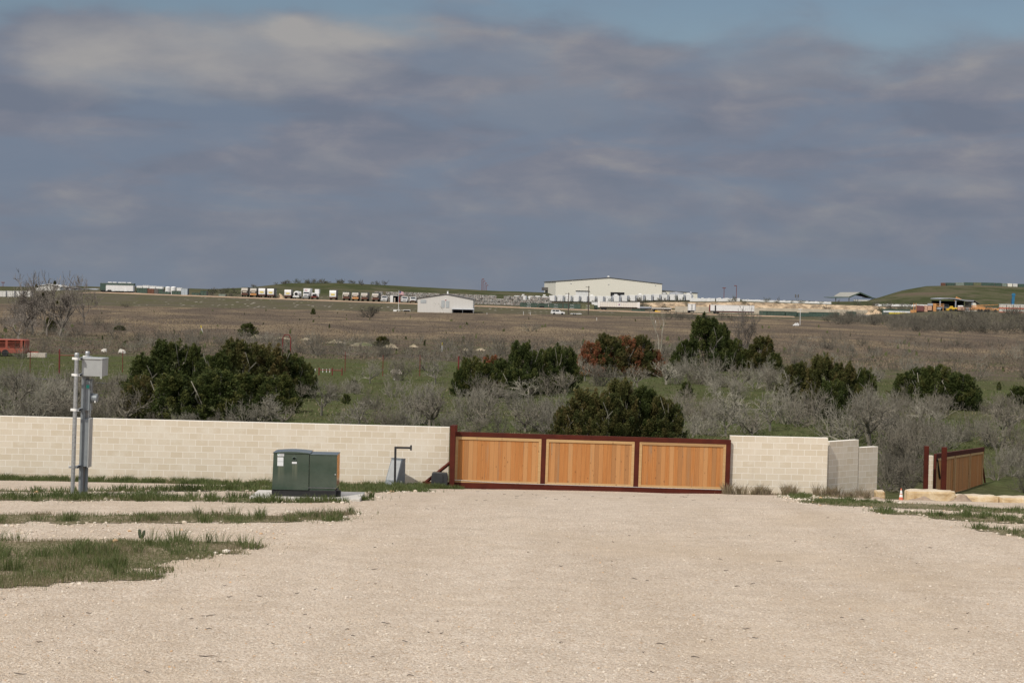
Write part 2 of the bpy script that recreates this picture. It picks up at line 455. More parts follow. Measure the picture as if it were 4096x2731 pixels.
# ------------------------------------------------------------------ terrain
def wall_y(x): return 61.55+0.034*(x+2.0)      # line of the long wall and the gate
def grid(name, rows, cols, mat, zoff=0.0):
    V = []; Fc = []
    nc = len(cols)
    for r in rows:
        for t in cols:
            if callable(r): x, y = r(t)
            else: x, y = t*(r+45.0), r
            V.append((x, y, H(x, y)+zoff))
    for i in range(len(rows)-1):
        for j in range(nc-1):
            a = i*nc+j; Fc.append((a, a+1, a+nc+1, a+nc))
    return npmesh(name, V, Fc, 4, mat, smooth=True)
cols = list(np.linspace(-0.62, 0.62, 261))
def wl(t):
    y = 61.6
    for _ in range(3): y = wall_y(t*(y+45.0))+0.06
    return t*(y+45.0), y
rows_near = list(np.arange(-24, 8, 2.0))+list(np.arange(8, 61.0, 0.45))
def near_row(r):
    def f(t):
        x, yw = wl(t)
        y = min(r, yw-0.05) if r < 58 else lerp(58, yw, (r-58)/3.0)
        return t*(y+45.0), y
    return f
g1 = grid('gravel_yard', [near_row(r) for r in rows_near]+[wl], cols, M_GRAVEL)
tag(g1, 'pale crushed limestone yard and driveway sloping down to the wooden gate', None, None, 'structure')
rows_far = [wl]+[64.5, 67, 70, 73, 76, 80, 85, 90, 95, 100, 106, 112]+list(np.arange(120, 250, 8))+list(np.arange(250, 430, 14))+list(np.arange(430, 590, 10))+list(np.arange(590, 660, 5))+\
    [672, 686, 700, 712, 718, 724, 728, 731, 734, 737, 740, 743, 748]+list(np.arange(754, 850, 6))+[870, 900, 950, 1050, 1200, 1500, 2000, 3000, 5000]
g2 = grid('ground', rows_far, list(np.linspace(-0.62, 0.62, 421)), M_GROUND)
tag(g2, 'green pasture, brown dry field and low green hills out to the horizon', None, None, 'structure')
# ------------------------------------------------------------------ near things: wall, gate, utilities, grass
def block_mat():
    m, nt, b = new_mat('limestone_block')
    p = pos(nt, True)
    sp = nt.nodes.new('ShaderNodeSeparateXYZ'); nt.links.new(p, sp.inputs[0])
    wob = noise_tex(nt, p, 5, 3)
    xx = math_(nt, 'ADD', math_(nt, 'ADD', sp.outputs[0], sp.outputs[1]), math_(nt, 'MULTIPLY', math_(nt, 'SUBTRACT', wob, .5), 0.02))
    zz = math_(nt, 'ADD', sp.outputs[2], math_(nt, 'MULTIPLY', math_(nt, 'SUBTRACT', noise_tex(nt, p, 4.0, 2), .5), 0.016))
    br = nt.nodes.new('ShaderNodeTexBrick')
    nt.links.new(combine(nt, xx, zz), br.inputs['Vector'])
    for k, v in (('Scale', 1.0), ('Mortar Size', 0.011), ('Mortar Smooth', 0.35), ('Bias', 0.0), ('Brick Width', 0.4), ('Row Height', 0.2)):
        br.inputs[k].default_value = v
    br.offset = 0.5
    br.inputs['Color1'].default_value = (0.60, 0.525, 0.41, 1); br.inputs['Color2'].default_value = (0.668, 0.602, 0.497, 1)
    br.inputs['Mortar'].default_value = (0.765, 0.725, 0.655, 1)
    big = noise_tex(nt, p, 1.1, 4, 0.65)
    smear = maprange(nt, big, 0.48, 0.70, 0.0, 0.75)
    col = mixc(nt, smear, br.outputs['Color'], (0.70, 0.65, 0.56))
    col = mixc(nt, 1.0, col, ramp(nt, noise_tex(nt, p, 30, 4, .7), [(0.3, 0.94), (0.7, 1.03)]), 'MULTIPLY')
    mud = math_(nt, 'ADD', sp.outputs[2], math_(nt, 'MULTIPLY', noise_tex(nt, p, 2.6, 5, .7), .5))
    col = mixc(nt, maprange(nt, mud, -1.35, -1.75, 0.0, 0.65), col, (0.50, 0.41, 0.30))
    stain = noise_tex(nt, combine(nt, math_(nt, 'MULTIPLY', xx, 1.8), math_(nt, 'MULTIPLY', zz, .25)), 1.0, 5, .7)
    col = mixc(nt, maprange(nt, stain, .60, .80, 0.0, .35), col, (0.50, 0.43, 0.34))
    nt.links.new(col, b.inputs['Base Color']); b.inputs['Roughness'].default_value = 0.95; b.inputs['Specular IOR Level'].default_value = 0.15
    bump(nt, b, math_(nt, 'ADD', math_(nt, 'MULTIPLY', br.outputs['Fac'], 0.5), noise_tex(nt, p, 40, 3)), 0.35, 0.006)
    return m
M_BLOCK = block_mat()
M_STEEL = simple('oxide_red_steel', (0.092, 0.019, 0.011), 0.65, 0.3, 2.5, c2=(0.064, 0.014, 0.009), spec=0.15)
M_GALV = simple('galvanised_steel', (0.46, 0.475, 0.48), 0.45, 0.25, 30, metal=0.75, spec=0.5)
M_GREYBOX = simple('grey_enamel', (0.40, 0.415, 0.415), 0.42, 0.10, 6, metal=0.25)
M_GREYBOX2 = simple('blue_grey_enamel', (0.225, 0.25, 0.27), 0.4, 0.12, 6, metal=0.2)
M_CONC = simple('concrete', (0.52, 0.50, 0.46), 0.9, 0.15, 8, bmp=0.2)
M_BLACK = simple('black_powder_coat', (0.022, 0.022, 0.024), 0.5, 0.2, 8)
M_DARKPL = simple('charcoal_plastic', (0.036, 0.038, 0.042), 0.42, 0.15, 8)
M_WHITE = simple('white_paint', (0.78, 0.78, 0.76), 0.5, 0.10, 3)
M_STICK = simple('white_sticker', (0.70, 0.72, 0.74), 0.5, 0.04, 3)
M_TEAL = simple('teal_sticker', (0.03, 0.36, 0.28), 0.5, 0.1, 3)
M_TEXT = simple('grey_lettering', (0.16, 0.18, 0.18), 0.6, 0.1, 3)
M_ORANGE = simple('cone_orange', (0.62, 0.17, 0.10), 0.6, 0.15, 6)
M_CHAIN = simple('zinc_chain', (0.62, 0.61, 0.59), 0.4, 0.2, 20, metal=0.5)
def xfmr_mat():
    m, nt, b = new_mat('glossy_dark_green_paint')
    p = pos(nt, True)
    f = noise_tex(nt, p, 4, 5, .65)
    sp = nt.nodes.new('ShaderNodeSeparateXYZ'); nt.links.new(p, sp.inputs[0])
    # dust runs below the two label columns
    run = noise_tex(nt, combine(nt, math_(nt,'MULTIPLY',sp.outputs[0],30), 0.0, math_(nt,'MULTIPLY',sp.outputs[2],1.5)), 1.0, 3)
    def lane(x0, x1, ztop):
        a = math_(nt, 'MULTIPLY', maprange(nt, sp.outputs[0], x0-.02, x0+.015), maprange(nt, sp.outputs[0], x1+.02, x1-.015))
        z = math_(nt, 'MULTIPLY', maprange(nt, sp.outputs[2], ztop+.005, ztop-.02), maprange(nt, sp.outputs[2], ztop-.34, ztop-.02))
        return math_(nt, 'MULTIPLY', a, z)
    lanes = math_(nt, 'ADD', lane(.095, .19, .52), lane(.335, .41, .55))
    col = mixc(nt, maprange(nt, f, .3, .7), (0.042, 0.066, 0.050), (0.058, 0.084, 0.066))
    col = mixc(nt, math_(nt, 'MULTIPLY', lanes, maprange(nt, run, .35, .65, .15, .5)), col, (0.20, 0.21, 0.15))
    sp2 = maprange(nt, noise_tex(nt, p, 90, 2), .70, .78)
    col = mixc(nt, math_(nt, 'MULTIPLY', sp2, .5), col, (0.20, 0.20, 0.15))
    nt.links.new(col, b.inputs['Base Color']); b.inputs['Roughness'].default_value = 0.16
    b.inputs['Coat Weight'].default_value = 0.6; b.inputs['Coat Roughness'].default_value = 0.08
    return m
M_XF = xfmr_mat()
def wood_mat(name, base, dark, pale, grain_axis_z=True):
    m, nt, b = new_mat(name)
    p = pos(nt, True)
    sp = nt.nodes.new('ShaderNodeSeparateXYZ'); nt.links.new(p, sp.inputs[0])
    at_ = nt.nodes.new('ShaderNodeAttribute'); at_.attribute_name = 'tone'
    t = at_.outputs['Fac']
    off = math_(nt, 'MULTIPLY', t, 37.0)
    k = (26.0, 1.1) if grain_axis_z else (1.1, 26.0)
    g = noise_tex(nt, combine(nt, math_(nt, 'MULTIPLY_ADD', sp.outputs[0], k[0], off), off, math_(nt, 'MULTIPLY', sp.outputs[2], k[1])), 1.0, 5, 0.65, 0.8)
    col = mixc(nt, maprange(nt, g, 0.32, 0.68), dark, base)
    col = mixc(nt, maprange(nt, t, 0.5, 1.0, 0.0, 0.65), col, pale)
    col = mixc(nt, maprange(nt, t, 0.22, 0.0, 0.0, 0.55), col, (0.30, 0.17, 0.08))
    vk = nt.nodes.new('ShaderNodeTexVoronoi'); vk.inputs['Scale'].default_value = 1.0
    nt.links.new(combine(nt, math_(nt, 'MULTIPLY_ADD', sp.outputs[0], 6.5, off), off, math_(nt, 'MULTIPLY', sp.outputs[2], 3.6)), vk.inputs['Vector'])
    kn = maprange(nt, vk.outputs['Distance'], 0.17, 0.05)
    col = mixc(nt, math_(nt, 'MULTIPLY', kn, 0.7), col, (0.16, 0.07, 0.03))
    st = noise_tex(nt, combine(nt, math_(nt, 'MULTIPLY_ADD', sp.outputs[0], 5.0, off), 0.0, math_(nt, 'MULTIPLY', sp.outputs[2], 0.5)), 1.0, 3)
    col = mixc(nt, maprange(nt, st, 0.58, 0.75, 0.0, 0.55), col, (0.25, 0.20, 0.14))
    nt.links.new(col, b.inputs['Base Color']); b.inputs['Roughness'].default_value = 0.75; b.inputs['Specular IOR Level'].default_value = 0.25
    bump(nt, b, g, 0.12, 0.002)
    return m
M_WOOD = wood_mat('cedar_boards', (0.465, 0.206, 0.067), (0.395, 0.160, 0.048), (0.51, 0.285, 0.125))
M_TRIM = wood_mat('pale_trim_boards', (0.52, 0.34, 0.165), (0.44, 0.27, 0.12), (0.56, 0.40, 0.22), False)

def axis_frame(A, B):
    """matrix with x running A->B (tilted with it), z up-ish, y away"""
    x = (B-A).normalized(); y = Vector((0,0,1)).cross(x).normalized(); z = x.cross(y)
    M = Matrix((x, y, z)).transposed().to_4x4(); M.translation = A
    return M
def set_frame(o, M): o.matrix_world = M

# ---- walls
def wall(name, label, uvA, DA, uvB, DB, h=2.35, th=0.2, cat='wall', left_extra=0.0, group='pale limestone block walls'):
    A = at(*uvA, DA); B = at(*uvB, DB)
    L = (B-A).length
    M = axis_frame(A, B)
    mb = MB()
    nrow = int(round(h/0.2))
    mb.rbox(-left_extra, L, 0, th, -nrow*0.2, 0, 0.008, 1)
    o = mb.build(name, M_BLOCK)
    o.matrix_world = M
    return tag(o, label, cat, group)
yw = lambda u: wall_y((u-2048)/FPX*61.5)
wall('block_wall', 'long pale limestone block wall running left from the wooden gate behind the green transformer', (0, 1663), yw(0), (1799, 1708), yw(1799), left_extra=2.0)
wall('block_wall', 'short sunlit limestone block wall between the wooden gate and the stepped walls', (2922, 1742), yw(2922)-.1, (3313, 1751), yw(3313)-.1)
wall('block_wall', 'shaded limestone wall in the middle of the stepped return beside the sunlit wall', (3318, 1765.5), 62.3, (3436, 1757.5), 63.5, th=0.2)
wall('block_wall', 'lowest shaded limestone wall at the outer end of the stepped return', (3438, 1789), 63.55, (3513, 1785.0), 64.3, th=0.2)

# ---- sliding gate
A = at(1812, 1950, 61.25); B = at(2916, 1981.5, 61.62)
GM = axis_frame(A, B); GL = (B-A).length; GH = 1.795
S = GL/8.86
gate = thing('sliding_gate', 'long sliding gate of three cedar board panels in a dark red steel frame', 'gate')
gate.matrix_world = GM
mb = MB()
mb.rbox(-.02, GL, -.04, .04, GH-.15, GH, .006); mb.build('top_rail', M_STEEL, gate)
mb = MB(); mb.rbox(-.98, GL+.01, -.05, .05, 0, .18, .006); mb.build('bottom_rail', M_STEEL, gate)
xs = [(-.02, .035), (2.777*S, 2.93*S), (5.762*S, 5.92*S), (GL-.155, GL)]
for i, (a, b) in enumerate(xs):
    MB().rbox(a, b, -.038, .038, .182, GH-.152, .005).build('stile', M_STEEL, gate)
mb = MB()
mb.tube([(-.02, 0, .88), (-.93, 0, .10)], .055, 4); mb.build('brace', M_STEEL, gate)
rng = random.Random(4)
def board_panel(par, x0, x1, z0, z1, yf, M_w, bw=.138):
    V = []; Fc = []; T = []
    n = max(3, int(round((x1-x0)/bw)))
    w = (x1-x0)/n
    for i in range(n):
        g = 0.0018; t = rng.random(); dy = rng.uniform(-.0006, .0006)
        a, b = x0+i*w+g, x0+(i+1)*w-g
        o = len(V)
        for yy in (yf+dy, yf+.02+dy):
            for (xx, zz) in ((a,z0),(b,z0),(b,z1),(a,z1)): V.append((xx,yy,zz)); T.append(t)
        Fc += [(o,o+1,o+2,o+3),(o+7,o+6,o+5,o+4),(o,o+4,o+5,o+1),(o+1,o+5,o+6,o+2),(o+2,o+6,o+7,o+3),(o+3,o+7,o+4,o)]
    return npmesh('board_panel', V, Fc, 4, M_w, par, attr=T)
def trim_frame(par, x0, x1, z0, z1, yf, M_w, tw=.085):
    for side in range(4):
        V = []; t = rng.random()*.8
        e = .002
        P = {0: [(x0,z1-tw*0),(x1,z1),(x1-tw,z1-tw),(x0+tw,z1-tw)], 1: [(x0,z0),(x1,z0),(x1-tw,z0+tw),(x0+tw,z0+tw)],
             2: [(x0,z0+e),(x0,z1-e),(x0+tw,z1-tw-e),(x0+tw,z0+tw+e)], 3: [(x1,z0+e),(x1,z1-e),(x1-tw,z1-tw-e),(x1-tw,z0+tw+e)]}[side]
        o = MB().prism(P, 'y', yf, yf+.03).build('trim_board', M_w, par)
        a = o.data.attributes.new('tone', 'FLOAT', 'POINT'); a.data.foreach_set('value', [t]*len(o.data.vertices))
for (a, b) in ((.037, xs[1][0]-.002), (xs[1][1]+.002, xs[2][0]-.002), (xs[2][1]+.002, xs[3][0]-.002)):
    p_ = board_panel(gate, a+.02, b-.02, .2, GH-.17, -.012, M_WOOD)
    trim_frame(p_, a, b, .184, GH-.155, -.045, M_TRIM)
mb = MB()
mb.tube([(.0, -.058, .26), (1.4, -.058, .205), (2.9, -.058, .20), (5.5, -.058, .195), (GL-.06, -.058, .19)], .009, 5); mb.build('drive_chain', M_CHAIN, gate)
for x_ in (.9*S, GL-.85): MB().rbox(x_, x_+.15, -.03, .03, -.05, 0, .004).build('guide_foot', M_STEEL, gate)

def post(label, u, v0, v1, D, w=.165, group='dark red steel gate posts'):
    p = at(u, v0, D); h = (v0-v1)/FPX*D
    o = MB().rbox(-w/2, w/2, -w/2, w/2, -.3, h-.012, .008).build('gate_post', M_STEEL)
    MB().rbox(-w/2-.004, w/2+.004, -w/2-.004, w/2+.004, h-.01, h, .002).build('post_cap', M_STEEL, o)
    o.location = p
    return tag(o, label, 'post', group)
post('dark red steel post in front of the left end of the wooden sliding gate', 1807, 1952, 1700, 60.95)
post('dark red steel post just behind the left end of the wooden sliding gate', 1815.5, 1948, 1698, 61.52, .16)

# ---- gate operator
p = at(1757, 1936, 60.9); p.z = H(p.x, p.y)
op = thing('gate_operator', 'black plastic gate motor housing at the foot of the red gate post', 'gate motor', p)
mb = MB(); mb.prism([(-.27,.04),(.235,.04),(.262,.12),(.262,.42),(.235,.50),(-.20,.515),(-.235,.49)], 'y', -.15, .17)
h_ = mb.build('housing', M_DARKPL, op, smooth=False)
mo = h_.modifiers.new('b', 'BEVEL'); mo.width = .025; mo.segments = 3
MB().box(-.29,.28,-.17,.19,-.1,.04).build('base_plate', M_STEEL, op)
MB().rbox(.10,.135,-.158,-.15,.10,.46,.003).build('seam_strip', M_BLACK, op)

# ---- gooseneck reader post
p = on(1579, 60.2)
k = p.y/FPX
gk = thing('keypad_post', 'black gooseneck post with a card reader in front of the pale block wall', 'keypad post', p)
h = at(1579, 1785, 60.2).z-p.z
mb = MB(); mb.rbox(-.034,.034,-.034,.034,-.2,h,.004); mb.build('upright', M_BLACK, gk)
mb = MB(); mb.rbox(.036,.46,-.03,.03,h-.065,h-.003,.004); mb.build('arm', M_BLACK, gk)
MB().rbox(.46,.515,-.06,.06,h-.115,h+.055,.018).build('reader', M_DARKPL, gk)
MB().box(-.1,.1,-.1,.1,-.1,.012).build('base_plate', M_BLACK, gk)

# ---- sloped grey cabinet
p = on(1592, 60.75)
k = p.y/FPX
cb = thing('electrical_cabinet', 'grey metal electrical cabinet with a slanted face beside the black gooseneck post', 'cabinet', p, rz=math.radians(-38))
hh = at(1592, 1834, 60.75).z-p.z
mb = MB(); mb.prism([(-.40,.07),(.06,.07),(.06,hh),(-.07,hh)], 'x', -.24, .24); c_ = mb.build('body', M_GREYBOX2, cb)
mo = c_.modifiers.new('b', 'BEVEL'); mo.width = .008; mo.segments = 2
MB().rbox(-.25,.25,-.085,.07,hh+.001,hh+.02,.005).build('lid', M_GREYBOX2, cb)
MB().prism([(-.378,.12),(-.37,.12),(-.092,hh-.05),(-.1,hh-.05)], 'x', -.205, .205).build('door', M_GREYBOX, cb)
MB().rbox(.241,.245,-.17,-.08,.15,.23,.001).build('sticker', M_STICK, cb)
for x_ in (-.2, .2): MB().tube([(x_,.0,-.2),(x_,.0,.07)], .03, 8).build('leg', M_GALV, cb)
MB().tube([(.1,-.2,-.2),(.1,-.2,.07)], .028, 8).build('conduit', M_GALV, cb)
# black cable loop poking from the grass by the brace
p = on(1680, 60.6)
lp = MB(); lp.tube([(.09*math.cos(t), 0, .12*math.sin(t)) for t in np.linspace(0, math.pi, 11)], .008, 6)
o = lp.build('conduit_loop', M_DARKPL, smooth=True); o.location = on(1674, p.y)
tag(o, 'small black cable loop rising from the grass beside the foot of the gate brace', 'cable')

# ---- pad-mounted transformer
p = gnd(1088, 1995)
tf = thing('pad_transformer', 'dark green pad mounted transformer with white stickers on a concrete pad', 'transformer', p+Vector((0,0,.05)))
k = p.y/FPX
px1 = k*3*0+k           # metres per pixel
x1, x2, zt, dep = 147*k, 258*k, 172*k, .56
mb = MB(); mb.rbox(-.012, x2-.015, .02, dep-.02, -.05, .105, .006); mb.build('skirt', M_BLACK, tf)
mb = MB()
mb.prism([(-.006,.108),(x1-.004,.108),(x1-.002,zt),(.012,zt)], 'y', 0, dep); t_ = mb.build('tank_cover', M_XF, tf)
mo = t_.modifiers.new('b', 'BEVEL'); mo.width = .008; mo.segments = 2
mb = MB(); arc = [(.0,zt+.002)]+[(lerp(0,x1+.008,t), zt+.012+.020*math.sin(math.pi*t)) for t in np.linspace(0,1,9)]+[(x1+.008,zt+.002)]
mb.prism(arc, 'y', -.012, dep+.01); mb.build('domed_lid', M_XF, tf)
mb = MB(); mb.rbox(x1+.004, x2, .008, dep-.03, .155, zt-.020, .008); hd = mb.build('hood', M_XF, tf)
MB().rbox(x1, x2+.006, .0, dep-.02, zt-.019, zt-.004, .004).build('hood_lid', M_XF, tf)
MB().rbox(x1+.01, x2-.03, .015, dep-.05, .108, .148, .004).build('sill', M_XF, tf)
MB().box(x1-.02, x2-.02, .0, .014, .149, .1535).build('sill_strip', M_GALV, tf)
RX = Matrix.Rotation(math.radians(90), 4, 'X')
def disc(r, cx, cz, y, th): return MB().lathe([(r, 0), (r, th)], 20, Matrix.Translation((cx, y, cz)) @ RX)
MB().lathe([(.044,.0),(.044,.004),(.032,.012),(.018,.004),(.016,.0)], 24, Matrix.Translation((.362, .0, zt-.088)) @ RX).build('lock_recess', M_XF, tf, smooth=True)
disc(.008, .362, zt-.088, -.006, .012).build('lock_bolt', M_BLACK, tf)
k2 = k/2.94
def stick(cx0, cx1, cz0, cz1, mat, th=.0015):
    # crop pixels of the label on the transformer's face
    return MB().box((cx0-112)*k2, (cx1-112)*k2, -.001-th, -.001, (690-cz1)*k2+.0, (690-cz0)*k2, None)
s_ = stick(168, 246, 181, 217, M_STICK).build('name_sticker', M_STICK, tf)
disc(.0085, (180-112)*k2, (690-192)*k2, -.0026, .001).build('emblem', M_TEAL, s_)
def text(txt, size, mat, parent, loc, name='lettering', rot=(math.radians(90),0,0), ext=.0006, align='LEFT'):
    cu = bpy.data.curves.new('t', 'FONT'); cu.body = txt; cu.size = size; cu.extrude = ext; cu.align_x = align; cu.resolution_u = 2
    to = bpy.data.objects.new('t', cu); C.objects.link(to)
    dg = bpy.context.evaluated_depsgraph_get()
    me = bpy.data.meshes.new_from_object(to.evaluated_get(dg))
    bpy.data.objects.remove(to); bpy.data.curves.remove(cu)
    me.materials.clear(); me.materials.append(mat)
    o = bpy.data.objects.new(name, me); C.objects.link(o); o.parent = parent
    o.location = loc; o.rotation_euler = rot
    return o
text('Texas Electric', .0165, M_TEXT, s_, ((190-112)*k2, -.0032, (690-197)*k2))
text('Cooperative', .0165, M_TEXT, s_, ((190-112)*k2, -.0032, (690-211)*k2))
stick(168, 239, 229, 279, M_STICK).build('sticker', M_STICK, tf)
stick(168, 239, 282, 332, M_STICK).build('sticker', M_STICK, tf)
st = stick(340, 397, 280, 303, M_STICK).build('sticker', M_STICK, tf)
MB().rbox(x2-.035, x2-.012, -.004, .0, .37, .39, .002).build('hasp', M_GALV, tf)
MB().rbox(x2-.03, x2+.06, .12, .2, -.02, .10, .006).build('bushing_guard', M_BLACK, tf)
pd = MB().rbox(-.36, 1.48, -.14, .95, -.1, .048, .012).build('concrete_pad', M_CONC)
pd.location = p; tag(pd, 'pale grey concrete pad under the dark green transformer', 'concrete pad')

# ---- meter stand
p = gnd(289.5, 1981)
k = p.y/FPX
ms = thing('meter_stand', 'galvanised two-pipe meter stand with grey electrical boxes near the left edge', 'meter stand', p, tilt=(0, math.radians(1.0)))
for (x_, y_) in ((0, 0), (.0, .8)):
    pp = MB().tube([(x_,y_,-.25),(x_,y_,2.345)], .0345, 16).build('pipe', M_GALV, ms, smooth=True)
    MB().lathe([(.041,2.315),(.041,2.345),(.040,2.36),(.030,2.372),(.0,2.373)], 16, Matrix.Translation((x_,y_,0))).build('pipe_cap', M_GALV, pp, smooth=True)
def strut(z):
    a, b = Vector((.038,-.03,z)), Vector((.038,.83,z))
    d = (b-a).normalized(); n_ = Vector((d.y,-d.x,0))
    M = Matrix((d, n_, Vector((0,0,1)))).transposed().to_4x4(); M.translation = a
    L = (b-a).length
    st = MB().box(0,L,-.002,.002,-.02,.02,M).box(0,L,.002,.04,.016,.02,M).box(0,L,.002,.04,-.02,-.016,M).build('strut', M_GALV, ms)
    for (x_, y_) in ((0,0),(.0,.8)):
        MB().lathe([(.0375,z-.019),(.0375,z+.019)], 14, Matrix.Translation((x_,y_,0))).rbox(x_-.075,x_-.034,y_-.012,y_+.012,z-.02,z+.02,.004).rbox(x_+.034,x_+.06,y_-.012,y_+.012,z-.018,z+.018,.004).build('pipe_clamp', M_WHITE if z > 1 else M_GALV, st)
for z_ in (2.275, 2.005, 1.425, .475): strut(z_)
bx0, bx1, by0, by1, bz0, bz1 = .065, .405, .10, .58, 1.985, 2.29
MB().rbox(bx0,bx1,by0,by1,bz0,bz1-.025,.006).build('top_box', M_GREYBOX, ms)
MB().rbox(bx0-.004,bx1+.006,by0-.014,by1+.006,bz1-.024,bz1,.004).build('box_lid', M_GREYBOX, ms)
MB().rbox(bx1-.03,bx1+.003,by0-.006,by0-.001,bz0-.035,bz1-.026,.002).build('corner_strip', M_GREYBOX, ms)
MB().rbox(.048,.118,.20,.48,-.2,1.984,.008).build('main_riser', M_GREYBOX2, ms)
mk = MB().rbox(.119,.195,.20,.44,1.40,1.92,.008).build('meter_socket', M_GREYBOX2, ms)
MB().box(.13,.18,.1975,.1995,1.78,1.835).build('sticker', M_TEAL, mk)
RY = Matrix.Rotation(math.radians(90), 4, 'Y')
mt = MB().lathe([(.082,0),(.082,.03),(.076,.034),(.076,.095),(.066,.105),(.0,.106)], 24, Matrix.Translation((.196,.32,1.61)) @ RY).build('meter', M_GREYBOX2, mk, smooth=True)
MB().rbox(.265,.285,.235,.246,1.54,1.57,.002).build('seal_tag', M_WHITE, mt)
MB().tube([(.206,.22,1.72),(.21,.22,1.95)], .008, 6).build('seal_rod', M_GREYBOX2, mk)
MB().tube([(.206,.22,1.36),(.206,.22,1.52)], .008, 6).build('seal_rod', M_GREYBOX2, mk)
for y_ in (.26, .38): MB().tube([(.165,y_,1.27),(.165,y_,1.40)], .018, 8).build('conduit', M_GALV, ms)
MB().rbox(.119,.195,.16,.40,.47,1.265,.006).build('breaker_panel', M_GREYBOX2, ms)
MB().rbox(.1955,.215,.15,.41,.455,1.275,.005).build('panel_cover', M_GREYBOX, ms)
MB().tube([(.155,.3,-.2),(.155,.3,.47)], .03, 10).build('conduit', M_GREYBOX2, ms)

# ---- second gate, lower down on the right
def glabel(s): return s
D2 = 74.5
def farpost(label, u, vt, D, w=.165):
    p = at(u, vt, D); h = p.z-H(p.x, p.y)+.3
    o = MB().rbox(-w/2,w/2,-w/2,w/2,-h,0,.008).build('gate_post', M_STEEL); o.location = p
    return tag(o, label, 'post', 'dark red steel posts of the second gate')
farpost('leftmost dark red post of the second gate, standing alone behind the limestone blocks', 3706.5, 1783, 73.5)
farpost('broad dark red post against the left edge of the second gate leaf', 3777.5, 1787.5, 73.0, .18)
A2 = at(3735, 1972, D2); B2 = at(3928, 1972, 83.0)
zA = at(3735, 1815, D2).z; zB = at(3928, 1788, 83.0).z
A2.z = zA-1.9; B2.z = zB-1.9
G2 = axis_frame(A2, B2); L2 = (B2-A2).length
g2t = thing('sliding_gate', 'second cedar board gate in a dark red frame, seen edge on behind the limestone blocks', 'gate')
g2t.matrix_world = G2
MB().rbox(0,L2,-.05,.05,1.72,1.9,.005).build('top_rail', M_STEEL, g2t)
MB().rbox(0,L2+.3,-.05,.05,-.02,.16,.005).build('bottom_rail', M_STEEL, g2t)
for f_ in (0.0, .36, .68, .975):
    MB().rbox(f_*L2, f_*L2+.12, -.045, .045, .162, 1.718, .005).build('stile', M_STEEL if f_ == 0 else M_WOOD, g2t)
for a_, b_ in ((.015, .355), (.376, .675), (.695, .97)):
    p_ = board_panel(g2t, a_*L2+.02, b_*L2, .18, 1.70, -.02, M_WOOD)
    trim_frame(p_, a_*L2+.02, b_*L2, .164, 1.715, -.052, M_TRIM)
MB().tube([(L2+.02,0,1.0),(L2+.8,0,.06)], .04, 4).build('brace', M_STEEL, g2t)
MB().tube([(.12,-.06,1.7),(.75,-.06,.9)], .035, 4).build('diagonal_bar', M_BLACK, g2t)
pw = at(3724, 1820, 76); pw.z = H(pw.x, pw.y)-.2
o = MB().rbox(-.10,.10,0,.2,0,at(3724,1822,76).z-pw.z,.01).build('block_pillar', M_BLOCK); o.location = pw
tag(o, 'narrow pale block pillar behind the lone red post of the second gate', 'pillar')

# ---- limestone blocks, cone
def quarry_mat():
    m, nt, b = new_mat('rough_limestone')
    p = pos(nt, True)
    f = noise_tex(nt, p, 2.2, 7, .7, .5); f2 = noise_tex(nt, p, 9, 6, .7)
    col = ramp(nt, f, [(.3, (.34,.20,.09)), (.45, (.50,.36,.20)), (.6, (.61,.49,.32)), (.75, (.66,.58,.45))])
    col = mixc(nt, maprange(nt, f2, .55, .75, 0, .6), col, (.66,.60,.52))
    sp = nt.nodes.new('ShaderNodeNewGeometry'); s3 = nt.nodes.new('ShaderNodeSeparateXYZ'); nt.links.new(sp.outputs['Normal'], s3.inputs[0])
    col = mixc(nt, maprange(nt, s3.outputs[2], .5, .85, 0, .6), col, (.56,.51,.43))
    nt.links.new(col, b.inputs['Base Color']); b.inputs['Roughness'].default_value = .95; b.inputs['Specular IOR Level'].default_value = .1
    bump(nt, b, math_(nt, 'ADD', f, math_(nt, 'MULTIPLY', f2, .6)), .8, .06)
    return m
M_QUARRY = quarry_mat()
def rough_block(label, u0, u1, vt, vb, D, depth=.55, seed=1, rz=0.0, group='rough cut limestone blocks'):
    A_ = at(u0, vb, D); B_ = at(u1, vb, D); T_ = at(u0, vt, D)
    L = (B_-A_).length; h = T_.z-A_.z
    bm = bmesh.new(); bmesh.ops.create_cube(bm, size=1)
    bmesh.ops.subdivide_edges(bm, edges=bm.edges[:], cuts=7, use_grid_fill=True)
    for v in bm.verts:
        c = Vector(((v.co.x+.5)*L, (v.co.y+.5)*depth, (v.co.z+.5)*(h+.25)-.25))
        nn = noise.noise(c*3.1+Vector((seed*7.3,0,0))); n3 = noise.noise(c*9+Vector((seed,5,0)))
        e = max(abs(v.co.x)*1.02, abs(v.co.z))
        c += Vector((v.co.x*.03*nn, v.co.y*.12*nn+.02*n3, v.co.z*.05*nn+.012*n3))
        k_ = sum(1 for q in (v.co.x, v.co.y, v.co.z) if abs(q) > .49)
        if k_ >= 2: c -= Vector((v.co.x, v.co.y, v.co.z))*.05
        v.co = c
    me = bpy.data.meshes.new('limestone_block'); bm.to_mesh(me); bm.free(); me.materials.append(M_QUARRY)
    o = bpy.data.objects.new('limestone_block', me); C.objects.link(o); o.location = A_; o.rotation_euler = (0, 0, rz)
    return tag(o, label, 'stone block', group)
rough_block('small pale limestone block tucked against the outer end of the stepped walls', 3505, 3543, 1963, 1992, 63.6, .5, 1)
rough_block('large rough yellow limestone block to the right of the traffic cone', 3629, 3822, 1961, 2012, 59.5, .6, 2)
rough_block('rough tan limestone block under heaped soil, middle of the row on the right', 3824, 3996, 1980, 2022, 59.8, .6, 3)
